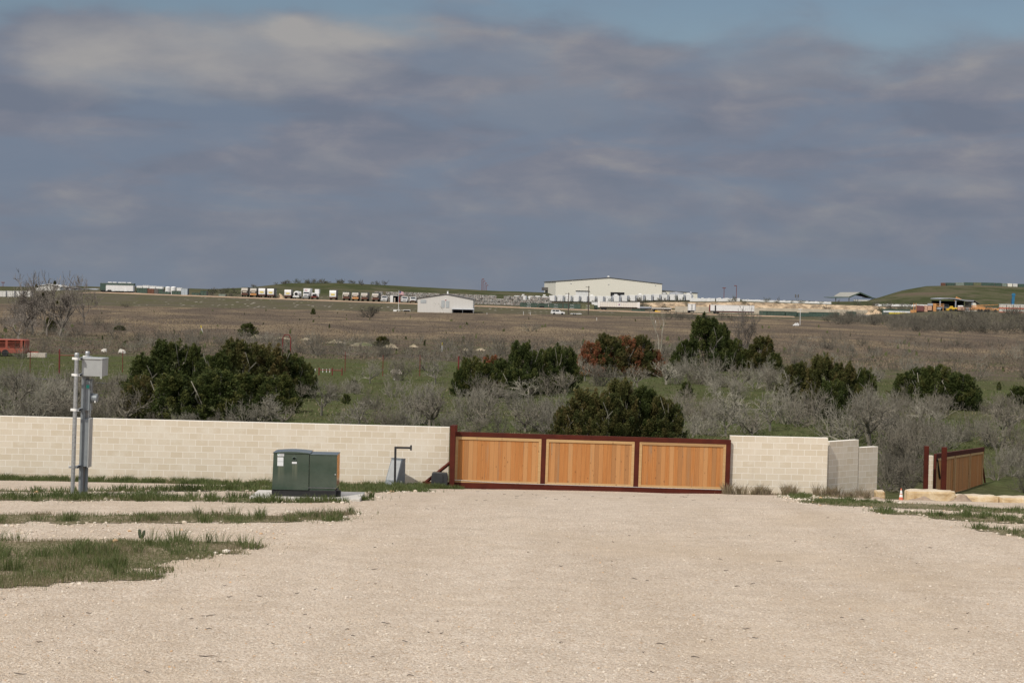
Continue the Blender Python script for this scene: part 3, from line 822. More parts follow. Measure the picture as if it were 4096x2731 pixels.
rough_block('rough limestone block cut by the right edge of the picture', 4003, 4260, 1987, 2034, 59.6, .6, 4)
p = on(3604, 61.0); k = p.y/FPX
cn = thing('traffic_cone', 'orange and white striped traffic cone left of the limestone blocks', 'traffic cone', Vector((p.x, p.y, at(3604, 2002, p.y).z)))
hc = 50*k
MB().rbox(-.1,.1,-.1,.1,-.12,.02,.008).build('base', M_ORANGE, cn)
rr = lambda t: lerp(.075,.016,t)
for i, (a_, b_, mt_) in enumerate(((.0,.27,M_ORANGE),(.27,.5,M_WHITE),(.5,.56,M_ORANGE),(.56,.84,M_WHITE),(.84,1.0,M_ORANGE))):
    o = MB().lathe([(rr(a_),.02+a_*(hc-.02)),(rr(b_),.02+b_*(hc-.02))], 16).build('cone_section', mt_, cn, smooth=True)

# ---- loose soil against the blocks and at the wall foot
def heap(name, label, cat, u, D, w, d, h, mat, seed, kind=None, group=None, n=22, zb=None):
    V = []; Fc = []
    c = on(u, D)
    if zb is not None: c.z = zb
    for i in range(n+1):
        for j in range(n+1):
            x_ = (i/n-.5)*w; y_ = (j/n-.5)*d
            r = math.hypot(x_/(w/2), y_/(d/2))
            hh = h*max(0, 1-r)**.9*(.8+.5*noise.noise(Vector((x_*3/w*2, y_*3/d*2, seed))))+.02*h*noise.noise(Vector((x_*14/w, y_*14/d, seed)))
            V.append((x_, y_, hh-.06*h+ (H(c.x+x_, c.y+y_)-H(c.x,c.y) if D < 110 else 0)))
    for i in range(n):
        for j in range(n):
            a = i*(n+1)+j; Fc.append((a, a+n+1, a+n+2, a+1))
    o = npmesh(name, V, Fc, 4, mat, smooth=True); o.location = c
    return tag(o, label, cat, group, kind)
M_SOIL = simple('dry_soil', (.34,.265,.20), .95, .2, 6, c2=(.23,.17,.125), bmp=.5)
heap('soil_heap', 'low heap of brown soil against the large limestone block right of the cone', 'soil heap', 3690, 58.9, 1.3, .7, .24, M_SOIL, 3, zb=at(3690,2010,58.9).z)
heap('soil_heap', 'sloping heap of brown soil over the joint between the limestone blocks', 'soil heap', 3845, 59.3, 1.0, .9, .42, M_SOIL, 5, zb=at(3845,2016,59.3).z)
heap('soil_heap', 'small brown soil heap at the foot of the lowest stepped wall', 'soil heap', 3480, 61.5, 1.2, .9, .16, M_SOIL, 7)

# ---- grass strips
def grass_mat():
    m, nt, b = new_mat('grass_blades')
    at_ = nt.nodes.new('ShaderNodeAttribute'); at_.attribute_name = 'tone'
    col = ramp(nt, at_.outputs['Fac'], [(0, (.068,.094,.030)), (.4, (.108,.132,.048)), (.58, (.155,.152,.074)), (.75, (.22,.18,.115)), (1, (.25,.195,.145))])
    nt.links.new(col, b.inputs['Base Color']); b.inputs['Roughness'].default_value = .6; b.inputs['Specular IOR Level'].default_value = .25
    tr = nt.nodes.new('ShaderNodeBsdfTranslucent'); nt.links.new(mixc(nt, 1, col, (1.0, 1.1, .7), 'MULTIPLY'), tr.inputs[0])
    mx = nt.nodes.new('ShaderNodeMixShader'); mx.inputs[0].default_value = .25
    o = nt.nodes['Material Output']
    nt.links.new(b.outputs[0], mx.inputs[1]); nt.links.new(tr.outputs[0], mx.inputs[2]); nt.links.new(mx.outputs[0], o.inputs[0])
    return m
M_GRASS = grass_mat()
def verge_mat():
    m, nt, b = new_mat('thin_turf')
    p = pos(nt)
    f = noise_tex(nt, p, 1.4, 6, .65); g = noise_tex(nt, p, 22, 4, .7)
    col = ramp(nt, f, [(.3, (.20,.16,.115)), (.5, (.115,.105,.058)), (.7, (.075,.085,.036))])
    col = mixc(nt, maprange(nt, g, .46, .62, 0, .75), col, (.38,.31,.23))
    nt.links.new(col, b.inputs['Base Color']); b.inputs['Roughness'].default_value = 1; b.inputs['Specular IOR Level'].default_value = 0
    bump(nt, b, g, .7, .02)
    return m
M_VERGE = verge_mat()
nrng = np.random.default_rng(11)
def in_poly(P, X, Y):
    ins = np.zeros(len(X), bool); n = len(P)
    for i in range(n):
        x1, y1 = P[i]; x2, y2 = P[(i+1) % n]
        c = ((y1 > Y) != (y2 > Y)) & (X < (x2-x1)*(Y-y1)/(y2-y1+1e-12)+x1)
        ins ^= c
    return ins
def vnoise(X, Y, s, z):
    return np.array([noise.noise(Vector((a*s, b*s, z))) for a, b in zip(X, Y)])
def blades(X, Y, hts, wid, tone, lean=.35, fan=None):
    n = len(X)
    Z = np.array([H(a, b) for a, b in zip(X, Y)])-.01
    th = nrng.uniform(0, 2*np.pi, n); ph = nrng.uniform(0, 2*np.pi, n)
    ln = hts*lean*nrng.uniform(.2, 1.5, n)
    dx, dy = np.cos(ph)*ln, np.sin(ph)*ln
    if fan is not None: dx, dy = dx*.4+fan[0], dy*.4+fan[1]
    wx, wy = np.cos(th)*wid, np.sin(th)*wid
    V = np.empty((n, 5, 3))
    V[:,0] = np.stack([X-wx, Y-wy, Z], 1); V[:,1] = np.stack([X+wx, Y+wy, Z], 1)
    mx_, my_ = X+dx*.35, Y+dy*.35
    V[:,2] = np.stack([mx_+wx*.8, my_+wy*.8, Z+hts*.6], 1); V[:,3] = np.stack([mx_-wx*.8, my_-wy*.8, Z+hts*.6], 1)
    V[:,4] = np.stack([X+dx, Y+dy, Z+hts*.97], 1)
    idx = np.arange(n)[:,None]*5
    F3 = np.concatenate([idx+np.array([[0,1,2]]), idx+np.array([[0,2,3]]), idx+np.array([[3,2,4]])], 0)
    return V.reshape(-1,3), F3, np.repeat(tone, 5)
def poly_ground(pp): return [tuple(gnd(u, v)[:2]) for u, v in pp]
STRIPS = []
def strip(label, pp, dens, h0, h1, green=.35, tufts=0, tuft_h=.22, sheet=True, edge=.25, name='grass', w=.0032):
    P = poly_ground(pp); STRIPS.append(P)
    A_ = np.array(P); lo, hi = A_.min(0)-.3, A_.max(0)+.3
    area = (hi[0]-lo[0])*(hi[1]-lo[1])
    n = int(area*dens)
    X = nrng.uniform(lo[0], hi[0], n); Y = nrng.uniform(lo[1], hi[1], n)
    jx = vnoise(X, Y, 2.2, 2)*edge; jy = vnoise(X, Y, 2.2, 9)*edge
    k_ = in_poly(P, X+jx, Y+jy); X, Y = X[k_], Y[k_]
    # stragglers thin out over the gravel
    ns = max(20, len(X)//9)
    if len(X):
        j_ = nrng.integers(0, len(X), ns); X = np.concatenate([X, X[j_]+nrng.normal(0, .28, ns)]); Y = np.concatenate([Y, Y[j_]+nrng.normal(0, .28, ns)])
        if 'wall' in label: Y = np.minimum(Y, np.array([wall_y(q) for q in X])-.01)
    patch = vnoise(X, Y, .9, 4)
    k_ = nrng.uniform(0, 1, len(X)) < np.clip(.75+patch*1.1, .35, 1); X, Y, patch = X[k_], Y[k_], patch[k_]
    hts = nrng.uniform(h0, h1, len(X))*np.clip(.8+patch*.8, .4, 1.5)
    p2 = vnoise(X, Y, 1.3, 14)
    tone = np.clip(green+.50*p2+nrng.normal(0, .17, len(X)), 0, 1)
    V, F3, T = blades(X, Y, hts, w, tone)
    if tufts:
        Vs, Fs, Ts = [V], [F3], [T]
        for i in range(tufts*6):
            cx, cy = nrng.uniform(lo[0], hi[0]), nrng.uniform(lo[1], hi[1])
            if not in_poly(P, np.array([cx]), np.array([cy]))[0]: continue
            nb = int(nrng.integers(35, 70)); rr_ = nrng.uniform(.05, .14)
            a = nrng.uniform(0, 2*np.pi, nb); r = rr_*np.sqrt(nrng.uniform(0, 1, nb))
            X2, Y2 = cx+np.cos(a)*r, cy+np.sin(a)*r
            h2 = nrng.uniform(.45, 1, nb)*tuft_h*nrng.uniform(.7, 1.2)
            V2, F2, T2 = blades(X2, Y2, h2, w*1.1, np.clip(nrng.normal(green if green > .6 else .30, .12, nb), 0, 1), fan=(np.cos(a)*h2*.55*r/rr_, np.sin(a)*h2*.55*r/rr_))
            Fs.append(F2+sum(len(q) for q in Vs)); Vs.append(V2); Ts.append(T2)
            tufts -= 1
            if tufts <= 0: break
        V, F3, T = np.concatenate(Vs), np.concatenate(Fs), np.concatenate(Ts)
    o = npmesh(name, V, F3, 3, M_GRASS, attr=T)
    tag(o, label, None, None, 'stuff')
    if sheet:
        nx, ny = max(4, int((hi[0]-lo[0])/.16)), max(4, int((hi[1]-lo[1])/.16))
        gx = np.linspace(lo[0], hi[0], nx); gy = np.linspace(lo[1], hi[1], ny)
        XX, YY = np.meshgrid(gx, gy); XX = XX.ravel(); YY = YY.ravel()
        ins = in_poly(P, XX+vnoise(XX, YY, 2.2, 2)*edge, YY+vnoise(XX, YY, 2.2, 9)*edge)
        Vv = np.array([(a, b, H(a, b)+.007) for a, b in zip(XX, YY)])
        Fq = []
        for j in range(ny-1):
            for i in range(nx-1):
                q = (j*nx+i, j*nx+i+1, (j+1)*nx+i+1, (j+1)*nx+i)
                if all(ins[t] for t in q): Fq.append(q)
        if Fq:
            so_ = npmesh('grass_verge', Vv, Fq, 4, M_VERGE, smooth=True)
            tag(so_, 'thin brown turf under the '+label, None, None, 'structure')
    return o
strip('nearest clumpy grass strip on the left edge of the yard', [(-260,2172),(0,2158),(250,2160),(520,2160),(800,2160),(1000,2166),(1110,2186),(890,2217),(740,2252),(600,2276),(640,2300),(565,2322),(400,2334),(224,2346),(0,2356),(-260,2366)],
      1900, .025, .10, .50, tufts=46, tuft_h=.20, w=.0030, edge=.5)
strip('second grass strip left of the driveway, ending in dry weeds', [(-200,2056),(300,2057),(700,2056),(1100,2058),(1300,2052),(1442,2044),(1395,2078),(1250,2094),(850,2094),(300,2095),(-200,2098)], 1300, .025, .09, .56, tufts=34, tuft_h=.17, w=.0032, edge=.4)
strip('grass strip around the meter stand and the transformer pad', [(-200,1985),(300,1983),(700,1985),(1040,1991),(1090,2000),(1390,2004),(1370,2012),(1050,2011),(700,2006),(200,2004),(-200,2005)], 900, .05, .15, .28, tufts=50, tuft_h=.17, w=.004, edge=.15)
strip('grass clump right of the transformer pad', [(1425,1990),(1485,1988),(1492,2001),(1430,2004)], 900, .04, .12, .28, tufts=4, tuft_h=.18, w=.0045, edge=.1)
strip('narrow grass strip between the gravel tracks before the long wall', [(-100,1960),(600,1959),(1300,1957),(1690,1961),(1712,1967),(1500,1972),(1300,1967),(600,1966),(-100,1967)], 480, .06, .16, .30, tufts=70, tuft_h=.19, w=.006, edge=.3)
def wall_strip(label, u0, u1, d0, d1, dens, h0, h1, green, tufts, tuft_h, name='grass', w=.006):
    n = 14
    us = [lerp(u0, u1, i/n) for i in range(n+1)]
    pts = [((u-2048)/FPX*61.5, yw(u)-d1) for u in us]+[((u-2048)/FPX*61.5, yw(u)-d0) for u in us[::-1]]
    P = pts
    global poly_ground
    keep = poly_ground; poly_ground = lambda pp: pp
    o = strip(label, P, dens, h0, h1, green, tufts, tuft_h, True, .35, name, w)
    poly_ground = keep
    return o
wall_strip('lush grass along the foot of the long block wall', -100, 1780, .02, 2.6, 420, .08, .20, .26, 170, .26)
wall_strip('grass at the foot of the left gate post', 1730, 1860, .35, 1.6, 320, .05, .15, .28, 14, .2)
wall_strip('dry brown weeds along the foot of the short sunlit wall', 2900, 3330, .08, 1.3, 300, .05, .18, .86, 26, .42, 'dry_weeds')
wall_strip('dry brown weeds along the foot of the shaded stepped walls', 3330, 3470, .0, 1.4, 260, .08, .22, .9, 12, .40, 'dry_weeds')
strip('upper grass strip on the right edge of the driveway', [(3190,2010),(3235,1999),(3400,2001),(3600,2011),(3850,2024),(4200,2042),(4200,2060),(4000,2052),(3750,2039),(3500,2028),(3300,2021)], 500, .025, .075, .34, tufts=22, tuft_h=.12, w=.0045, edge=.3)
strip('middle grass strip on the right edge of the driveway', [(3465,2042),(3600,2046),(3800,2054),(4200,2076),(4200,2102),(3950,2092),(3780,2080),(3690,2066),(3560,2058)], 800, .03, .09, .42, tufts=18, tuft_h=.15, w=.0045, edge=.2)
strip('lower grass strip at the right edge of the picture', [(3850,2108),(3960,2110),(4080,2120),(4260,2134),(4260,2162),(4090,2150),(3970,2132)], 1000, .03, .09, .55, tufts=10, tuft_h=.14, w=.004, edge=.2)
strip('small dark grass tufts in front of the short sunlit wall', [(3160,1984),(3245,1982),(3240,1994),(3165,1995)], 400, .04, .12, .2, tufts=6, tuft_h=.2, w=.006, edge=.1, sheet=False)
# dry dead weed at the tip of the second strip
strip('dry twiggy weeds at the tip of the second grass strip', [(1240,2052),(1420,2042),(1400,2070),(1250,2080)], 420, .06, .17, .97, w=.003, edge=.1, sheet=False, name='dry_weeds')

# ---- loose stones and twigs
def stones(name, label, pts, sizes, mat, tones):
    ico = bmesh.new(); bmesh.ops.create_icosphere(ico, subdivisions=1, radius=1.0)
    BV = np.array([v.co[:] for v in ico.verts]); BF = np.array([[v.index for v in f.verts] for f in ico.faces]); ico.free()
    V = []; Fc = []; T = []
    for i, ((x_, y_), s_) in enumerate(zip(pts, sizes)):
        a = nrng.uniform(0, 2*np.pi); sc_ = np.array([1, nrng.uniform(.6, .95), nrng.uniform(.45, .75)])*s_
        q = BV*(1+nrng.uniform(-.2, .2, (len(BV),1)))*sc_
        c_, s2 = np.cos(a), np.sin(a)
        q = np.stack([q[:,0]*c_-q[:,1]*s2, q[:,0]*s2+q[:,1]*c_, q[:,2]], 1)+np.array([x_, y_, H(x_, y_)+s_*.25])
        Fc.append(BF+len(BV)*i); V.append(q); T.append(np.full(len(BV), tones[i]))
    o = npmesh(name, np.concatenate(V), np.concatenate(Fc), 3, mat, attr=np.concatenate(T))
    return tag(o, label, None, None, 'stuff')
def stone_mat():
    m, nt, b = new_mat('limestone_pebbles')
    at_ = nt.nodes.new('ShaderNodeAttribute'); at_.attribute_name = 'tone'
    col = ramp(nt, at_.outputs['Fac'], [(0, (.52,.44,.35)), (.5, (.58,.51,.42)), (.955, (.65,.59,.51)), (.965, (.58,.40,.25)), (1, (.52,.34,.2))])
    nt.links.new(col, b.inputs['Base Color']); b.inputs['Roughness'].default_value = .95; b.inputs['Specular IOR Level'].default_value = .1
    return m
M_STONE = stone_mat()
pts = []; sz = []
for P in STRIPS[:5]+STRIPS[-6:]:
    n = len(P)
    for i in range(n):
        a, b = Vector(P[i]), Vector(P[(i+1) % n]); L = (b-a).length
        for _ in range(int(L*9)):
            q = a.lerp(b, nrng.uniform())
            pts.append((q.x+nrng.normal(0, .16), q.y+nrng.normal(0, .16))); sz.append(float(np.clip(nrng.lognormal(-4.0, .45), .008, .06)))
for _ in range(420):      # berm between the first two strips
    g = gnd(nrng.uniform(-100, 1150), nrng.uniform(2098, 2160)); pts.append((g.x, g.y)); sz.append(float(np.clip(nrng.lognormal(-4.4, .45), .008, .045)))
for _ in range(7000):
    g = gnd(nrng.uniform(-100, 4200), 1990+750*nrng.uniform()**.7); pts.append((g.x, g.y)); sz.append(float(np.clip(nrng.lognormal(-4.75, .32), .005, .03)))
stones('loose_stones', 'loose pale limestone stones strewn along the grass edges and over the yard', pts, sz, M_STONE, nrng.uniform(0, 1, len(pts)))
M_TWIG = simple('dead_twig', (.075,.06,.05), .9, .3, 20)
mb = MB()
for i in range(90):
    u, v = nrng.uniform(700, 4096), 1990+740*nrng.uniform()**.8
    if i < 30: u, v = nrng.uniform(0, 1500), nrng.uniform(2230, 2700)
    g = gnd(u, v); L = float(np.clip(nrng.lognormal(-3.2, .6), .02, .32)); a = nrng.normal(0, .5)
    pts_ = [(g.x+math.cos(a)*L*t, g.y+math.sin(a)*L*t+.008*noise.noise(Vector((i, t*3, 0))), H(g.x, g.y)+.01+.004*math.sin(t*5+i)) for t in (0, .35, .7, 1)]
    mb.tube(pts_, [.003, .004, .003, .002], 4)
for i in range(36):
    g = gnd(nrng.uniform(1900, 2950), nrng.uniform(1968, 2005)); L = float(nrng.uniform(.02, .09)); a = nrng.normal(0, .4)
    mb.tube([(g.x, g.y, g.z+.015), (g.x+math.cos(a)*L, g.y+math.sin(a)*L, g.z+.02)], [.0035, .002], 4)
tag(mb.build('twig_litter', M_TWIG), 'dark broken twigs and dead leaves strewn over the pale gravel', None, None, 'stuff')
# prickly pear pads in the near grass
p = gnd(566, 2152)
pc = thing('prickly_pear', 'small dark prickly pear standing in the nearest grass strip', 'cactus', p)
pc.scale = (.8, .8, .8)
M_CACT = simple('cactus_skin', (.045,.06,.032), .6, .3, 12)
def pad(cx, cz, w_, h_, rot, y_=0):
    M = Matrix.Translation((cx, y_, cz)) @ Matrix.Rotation(rot, 4, 'Y')
    prof = [(.001,-h_/2),(w_*.35,-h_*.42),(w_*.5,-h_*.1),(w_*.5,h_*.15),(w_*.38,h_*.4),(.001,h_/2)]
    return MB().lathe(prof, 12, M @ Matrix.Diagonal((1, .3, 1, 1)))
pad(-.03,.075,.055,.16,-.1).build('cactus_pad', M_CACT, pc, smooth=True)
pad(.03,.07,.05,.14,.25,.01).build('cactus_pad', M_CACT, pc, smooth=True)
pad(-.005,.03,.06,.08,.0,-.01).build('cactus_pad', M_CACT, pc, smooth=True)
# ------------------------------------------------------------------ vegetation
def leaf_mat(name, stops, rnd=.25, transl=.3):
    m, nt, b = new_mat(name)
    at_ = nt.nodes.new('ShaderNodeAttribute'); at_.attribute_name = 'tone'
    oi = nt.nodes.new('ShaderNodeObjectInfo')
    t = math_(nt, 'ADD', at_.outputs['Fac'], math_(nt, 'MULTIPLY', math_(nt, 'SUBTRACT', oi.outputs['Random'], .6), rnd))
    col = ramp(nt, t, stops)
    nt.links.new(col, b.inputs['Base Color']); b.inputs['Roughness'].default_value = .75; b.inputs['Specular IOR Level'].default_value = .2
    tr = nt.nodes.new('ShaderNodeBsdfTranslucent'); nt.links.new(col, tr.inputs[0])
    mx = nt.nodes.new('ShaderNodeMixShader'); mx.inputs[0].default_value = transl
    nt.links.new(b.outputs[0], mx.inputs[1]); nt.links.new(tr.outputs[0], mx.inputs[2]); nt.links.new(mx.outputs[0], nt.nodes['Material Output'].inputs[0])
    return m
M_JGREEN = leaf_mat('juniper_green', [(0, (0.036,0.050,0.015)), (.4, (0.059,0.080,0.021)), (.7, (0.093,0.105,0.029)), (.93, (0.141,0.129,0.041)), (1, (0.266,0.095,0.044))])
M_JOLIVE = leaf_mat('juniper_olive', [(0, (0.040,0.053,0.017)), (.4, (0.080,0.086,0.025)), (.7, (0.119,0.104,0.037)), (.93, (0.162,0.121,0.046)), (1, (0.246,0.108,0.049))])
M_JRUST = leaf_mat('juniper_rust', [(0, (.060,.066,.024)), (.28, (.115,.100,.036)), (.42, (.17,.100,.042)), (.58, (.26,.098,.05)), (1, (.31,.115,.06))], .2)
M_BARK = simple('grey_bark', (.20,.175,.15), .95, .3, 12, rnd=.25)
M_TWIGS = simple('pale_twigs', (.262,.244,.196), .95, .25, 5, rnd=.35)
M_TWIGB = simple('brown_twigs', (.195,.175,.138), .95, .25, 5, rnd=.3)
M_TWIGD = simple('dark_twigs', (.115,.105,.083), .95, .25, 5, rnd=.3)

def env(z):  # half width of a juniper outline at height z (0..1)
    return .5*min(1, (z/.12+.45))*max(.03, (1-z))**.55 if z > .2 else .5*(.72+.28*z/.2)
def juniper_mesh(seed, kind, leaves=14000, spiky=.5):
    r = np.random.default_rng(seed)
    V = []; Tn = []
    npl = 110
    pl = []
    for k in range(npl):
        z = r.uniform(.03, .86)**.9 if k > 7 else r.uniform(.6, .9)
        a = r.uniform(0, 2*np.pi)
        e = env(z)*2*.5
        rad = e*np.sqrt(r.uniform(.15, 1.0))*.86
        base = np.array([np.cos(a)*rad, np.sin(a)*rad, z*.92])
        outw = np.array([np.cos(a), np.sin(a), 0])
        ax = outw*r.uniform(.2, .75)*(1-z*.6)+np.array([0, 0, r.uniform(.5, 1.0)*(.5+spiky)])
        ax /= np.linalg.norm(ax)
        ln = r.uniform(.10, .24)*(1.15-.5*z)
        wd = r.uniform(.03, .075)*(1.1-.4*z)
        pl.append((base-ax*ln*.35, ax, ln*1.2, wd, r.normal(.45, .20)))
    per = leaves//npl
    allP = []; allD = []; allT = []
    for base, ax, ln, wd, tn in pl:
        t = r.uniform(0, 1, per)**.85
        p1 = np.cross(ax, [0.3, .2, 1.0]); p1 /= np.linalg.norm(p1); p2 = np.cross(ax, p1)
        th = r.uniform(0, 2*np.pi, per)
        prof = np.sin(np.pi*np.clip(t*.85+.12, 0, 1))**.8
        rr_ = wd*prof*np.sqrt(r.uniform(.25, 1, per))
        perp = np.outer(np.cos(th), p1)+np.outer(np.sin(th), p2)
        P = base+np.outer(t*ln, ax)+perp*rr_[:,None]+r.normal(0, .010, (per, 3))
        D = perp*.75+ax*.75+r.normal(0, .5, (per, 3))
        D /= np.linalg.norm(D, axis=1)[:,None]
        allP.append(P); allD.append(D); allT.append(np.clip(tn+r.normal(0, .09, per)+.14*(t-.5), 0, .80))
    P = np.concatenate(allP); D = np.concatenate(allD); T = np.concatenate(allT)
    k_ = P[:,2] > .01
    P, D, T = P[k_], D[k_], T[k_]
    n = len(P)
    L = r.uniform(.013, .032, n); Wd = L*r.uniform(.25, .42, n)
    S_ = np.cross(D, r.normal(0, 1, (n, 3))); S_ /= np.linalg.norm(S_, axis=1)[:,None]
    Vv = np.empty((n, 4, 3))
    Vv[:,0] = P-D*L[:,None]*.4; Vv[:,1] = P+S_*Wd[:,None]; Vv[:,2] = P+D*L[:,None]*.8; Vv[:,3] = P-S_*Wd[:,None]
    F_ = np.arange(n)[:,None]*4+np.array([[0,1,2,3]])
    return Vv.reshape(-1,3), F_, np.repeat(T, 4)

def twig_mesh(seed, stems, levels, spread, up, h=1.0, r0=.018, rt=.0032, split=(3, 5), wander=.22, droop=0.0, first=.30, trunk=0.0):
    """leafless woody skeleton, unit height; returns triangles of thin three sided twigs"""
    r = random.Random(seed)
    segs = []
    def grow(p, d, ln, rad, lv):
        n = 3 if lv < levels else 2
        q = p; pts = [q]
        for i in range(n):
            d = (d+Vector((r.gauss(0, wander), r.gauss(0, wander), r.gauss(0, wander)+up*.10-droop*lv*.05))).normalized()
            q2 = q+d*ln/n
            ra, rb = lerp(rad, rad*.62, i/n), lerp(rad, rad*.62, (i+1)/n)
            segs.append((q, q2, max(ra, rt), max(rb, rt)))
            q = q2; pts.append((q, d))
        if lv >= levels: return
        k = r.randint(*split)
        for j in range(k):
            pp, dd = pts[-1] if j == 0 else pts[r.randint(1, len(pts)-1)]
            a = Vector((r.gauss(0, 1), r.gauss(0, 1), r.gauss(0, .7)+up*.35)).normalized()
            nd = (dd*r.uniform(.7, 1.0)+a*r.uniform(.5, .95)*(.5+spread)).normalized()
            grow(pp, nd, ln*r.uniform(.58, .82), rad*r.uniform(.45, .62), lv+1)
    if trunk:
        top = Vector((r.gauss(0, .03), r.gauss(0, .03), trunk)); segs.append((Vector((0,0,-.03)), top, r0*1.6, r0*1.3))
        origin = top
    else: origin = Vector((0, 0, -.02))
    for s_ in range(stems):
        a = 2*math.pi*(s_+r.uniform(-.3, .3))/stems
        d = Vector((math.cos(a)*spread, math.sin(a)*spread, up*r.uniform(.6, 1.1))).normalized()
        o_ = origin+(Vector((math.cos(a), math.sin(a), 0))*.02)
        grow(o_, d, first*r.uniform(.8, 1.2), r0*r.uniform(.7, 1.1), 1)
    V = []; Fc = []
    for a, b, ra, rb in segs:
        t = (b-a)
        if t.length < 1e-6: continue
        t.normalize(); p1 = t.cross(Vector((.3,.5,.8))).normalized(); p2 = t.cross(p1)
        o = len(V)
        for c, rr_ in ((a, ra), (b, rb)):
            for k in range(3):
                th = 2*math.pi*k/3; V.append(c+(p1*math.cos(th)+p2*math.sin(th))*rr_)
        for k in range(3):
            Fc.append((o+k, o+(k+1)%3, o+3+(k+1)%3, o+3+k))
    V = np.array([v[:] for v in V]); 
    sx_ = max(abs(V[:,0]).max(), abs(V[:,1]).max())
    V = V/np.array([2*sx_, 2*sx_, V[:,2].max()])    # unit width and height
    return V, np.array(Fc)
def me_from(name, V, Fc, k, mat, attr=None):
    o = npmesh(name, V, Fc, k, mat, attr=attr); me = o.data; bpy.data.objects.remove(o); return me
JM = {}
for kind, mt_, sd in (('green', M_JGREEN, 100), ('olive', M_JOLIVE, 200), ('rust', M_JRUST, 300)):
    JM[kind] = [me_from('foliage', *juniper_mesh(sd+i, kind, 9000, .35+.25*i), ) if False else None for i in range(3)]
    for i in range(3 if kind != 'rust' else 2):
        V_, F_, T_ = juniper_mesh(sd+i, kind, 22000 if kind != 'rust' else 14000, .3+.3*i)
        if kind == 'rust': T_ = np.clip(T_+.17, 0, 1)
        JM[kind][i] = me_from('foliage', V_, F_, 4, mt_, T_)
    JM[kind] = [q for q in JM[kind] if q]
def stem_mesh(seed):
    V_, F_ = twig_mesh(seed, 4, 2, .5, .9, r0=.022, rt=.005, split=(2, 3), first=.35)
    return me_from('trunk', V_*np.array([.95, .95, .90]), F_, 4, M_TWIGS)
JT = [stem_mesh(s_) for s_ in (1, 2)]
BUSH = {}
for mn, mt_ in (('pale', M_TWIGS), ('brown', M_TWIGB), ('dark', M_TWIGD)):
    BUSH[mn] = []
    for i in range(4):
        V_, F_ = twig_mesh(40+i*7, 6+i, 5 if i % 2 else 4, .75+.1*i, .62, r0=.018, rt=.0027, split=(3, 4), first=.30)
        BUSH[mn].append(me_from('branches', V_, F_, 4, mt_))
STREE = []
for i in range(4):
    V_, F_ = twig_mesh(90+i*5, 5, 5 if i == 1 else 4, .8, .7, r0=.024, rt=.0027, split=(3, 4), first=.27, trunk=.20)
    STREE.append(me_from('branches', V_, F_, 4, M_TWIGS if i < 2 else M_TWIGB))
TALL = []
for i in range(3):
    V_, F_ = twig_mesh(70+i*3, 4+i, 5, .75, .95, r0=.018, rt=.0026, split=(3, 4), first=.26, trunk=.13, wander=.17)
    TALL.append(me_from('branches', V_, F_, 4, M_BARK))
V_, F_ = twig_mesh(77, 2, 4, .30, 1.3, r0=.016, rt=.0022, split=(2, 3), first=.34, trunk=.25, wander=.12)
THIN = me_from('branches', V_, F_, 4, M_TWIGS)
vr = random.Random(21)
def place(me_parts, name, label, cat, u, vt, vb, w, group, D=None, sink=.04, aspect=None):
    p = gnd(u, vb, 40) if D is None else on(u, D)
    k = p.y/FPX
    h = (proj(p)[1]-vt)*k; wd = w*k
    root = thing(name, label, cat, p-Vector((0,0,sink*h)), vr.uniform(0, 6.28), group)
    for nm, me, s_ in me_parts:
        o = bpy.data.objects.new(nm, me); C.objects.link(o); o.parent = root
        o.scale = (wd*s_, wd*s_, h*1.03)
    return root
ORD = ['leftmost', 'second', 'third', 'fourth', 'fifth', 'sixth', 'seventh', 'eighth', 'ninth', 'tenth', 'eleventh', 'twelfth', 'thirteenth', 'fourteenth', 'fifteenth', 'sixteenth', 'seventeenth', 'eighteenth', 'nineteenth', 'twentieth']
def nth(i, n):
    if i == 0: return 'leftmost'
    if i == n-1: return 'rightmost'
    return ORD[i]+' from left'
jcount = 0
def junipers(place_txt, lst, group):
    global jcount
    lst = sorted(lst, key=lambda t: t[0])
    n = len(lst)
    for i, t in enumerate(lst):
        u, vt, vb, w, kind = t[:5]
        me = JM[kind][jcount % len(JM[kind])]
        tone = {'green': 'dark green', 'olive': 'olive brown', 'rust': 'rust red'}[kind]
        lab = '%s juniper, %s %s' % (tone, nth(i, n), place_txt)
        place([('foliage', me, 1.27), ('trunk', JT[jcount % 2], .9)], 'juniper_tree', lab, 'tree', u, vt, vb, w, group)
        jcount += 1
G, O_, R_ = 'green', 'olive', 'rust'
junipers('along the back of the big clump on the left', [(590,1400,1610,200,G),(668,1340,1600,230,G),(765,1350,1600,150,G),(860,1385,1620,200,G),(950,1332,1600,220,O_),(1060,1350,1595,230,O_),(1160,1393,1590,180,G),(1222,1442,1582,110,G)], 'junipers of the big left clump')
junipers('along the front of the big clump on the left', [(562,1480,1690,190,O_),(700,1470,1700,250,G),(860,1455,1700,270,G),(1000,1470,1685,250,G),(1105,1480,1650,200,G)], 'junipers of the big left clump')
junipers('in the clump above the left part of the gate', [(1843,1460,1585,90,G),(1885,1408,1585,140,G),(1940,1432,1588,140,G),(2005,1418,1582,140,G),(2085,1346,1578,160,G),(2155,1378,1572,140,G),(2210,1363,1570,130,G),(2267,1372,1566,115,G),(2060,1455,1592,150,G),(1960,1398,1560,110,R_)], 'junipers above the left part of the gate')
junipers('in the reddish clump above the middle of the gate', [(2365,1350,1505,140,R_),(2432,1312,1505,160,O_),(2505,1325,1505,160,R_),(2565,1322,1505,140,O_),(2615,1385,1505,100,R_)], 'junipers of the reddish clump')
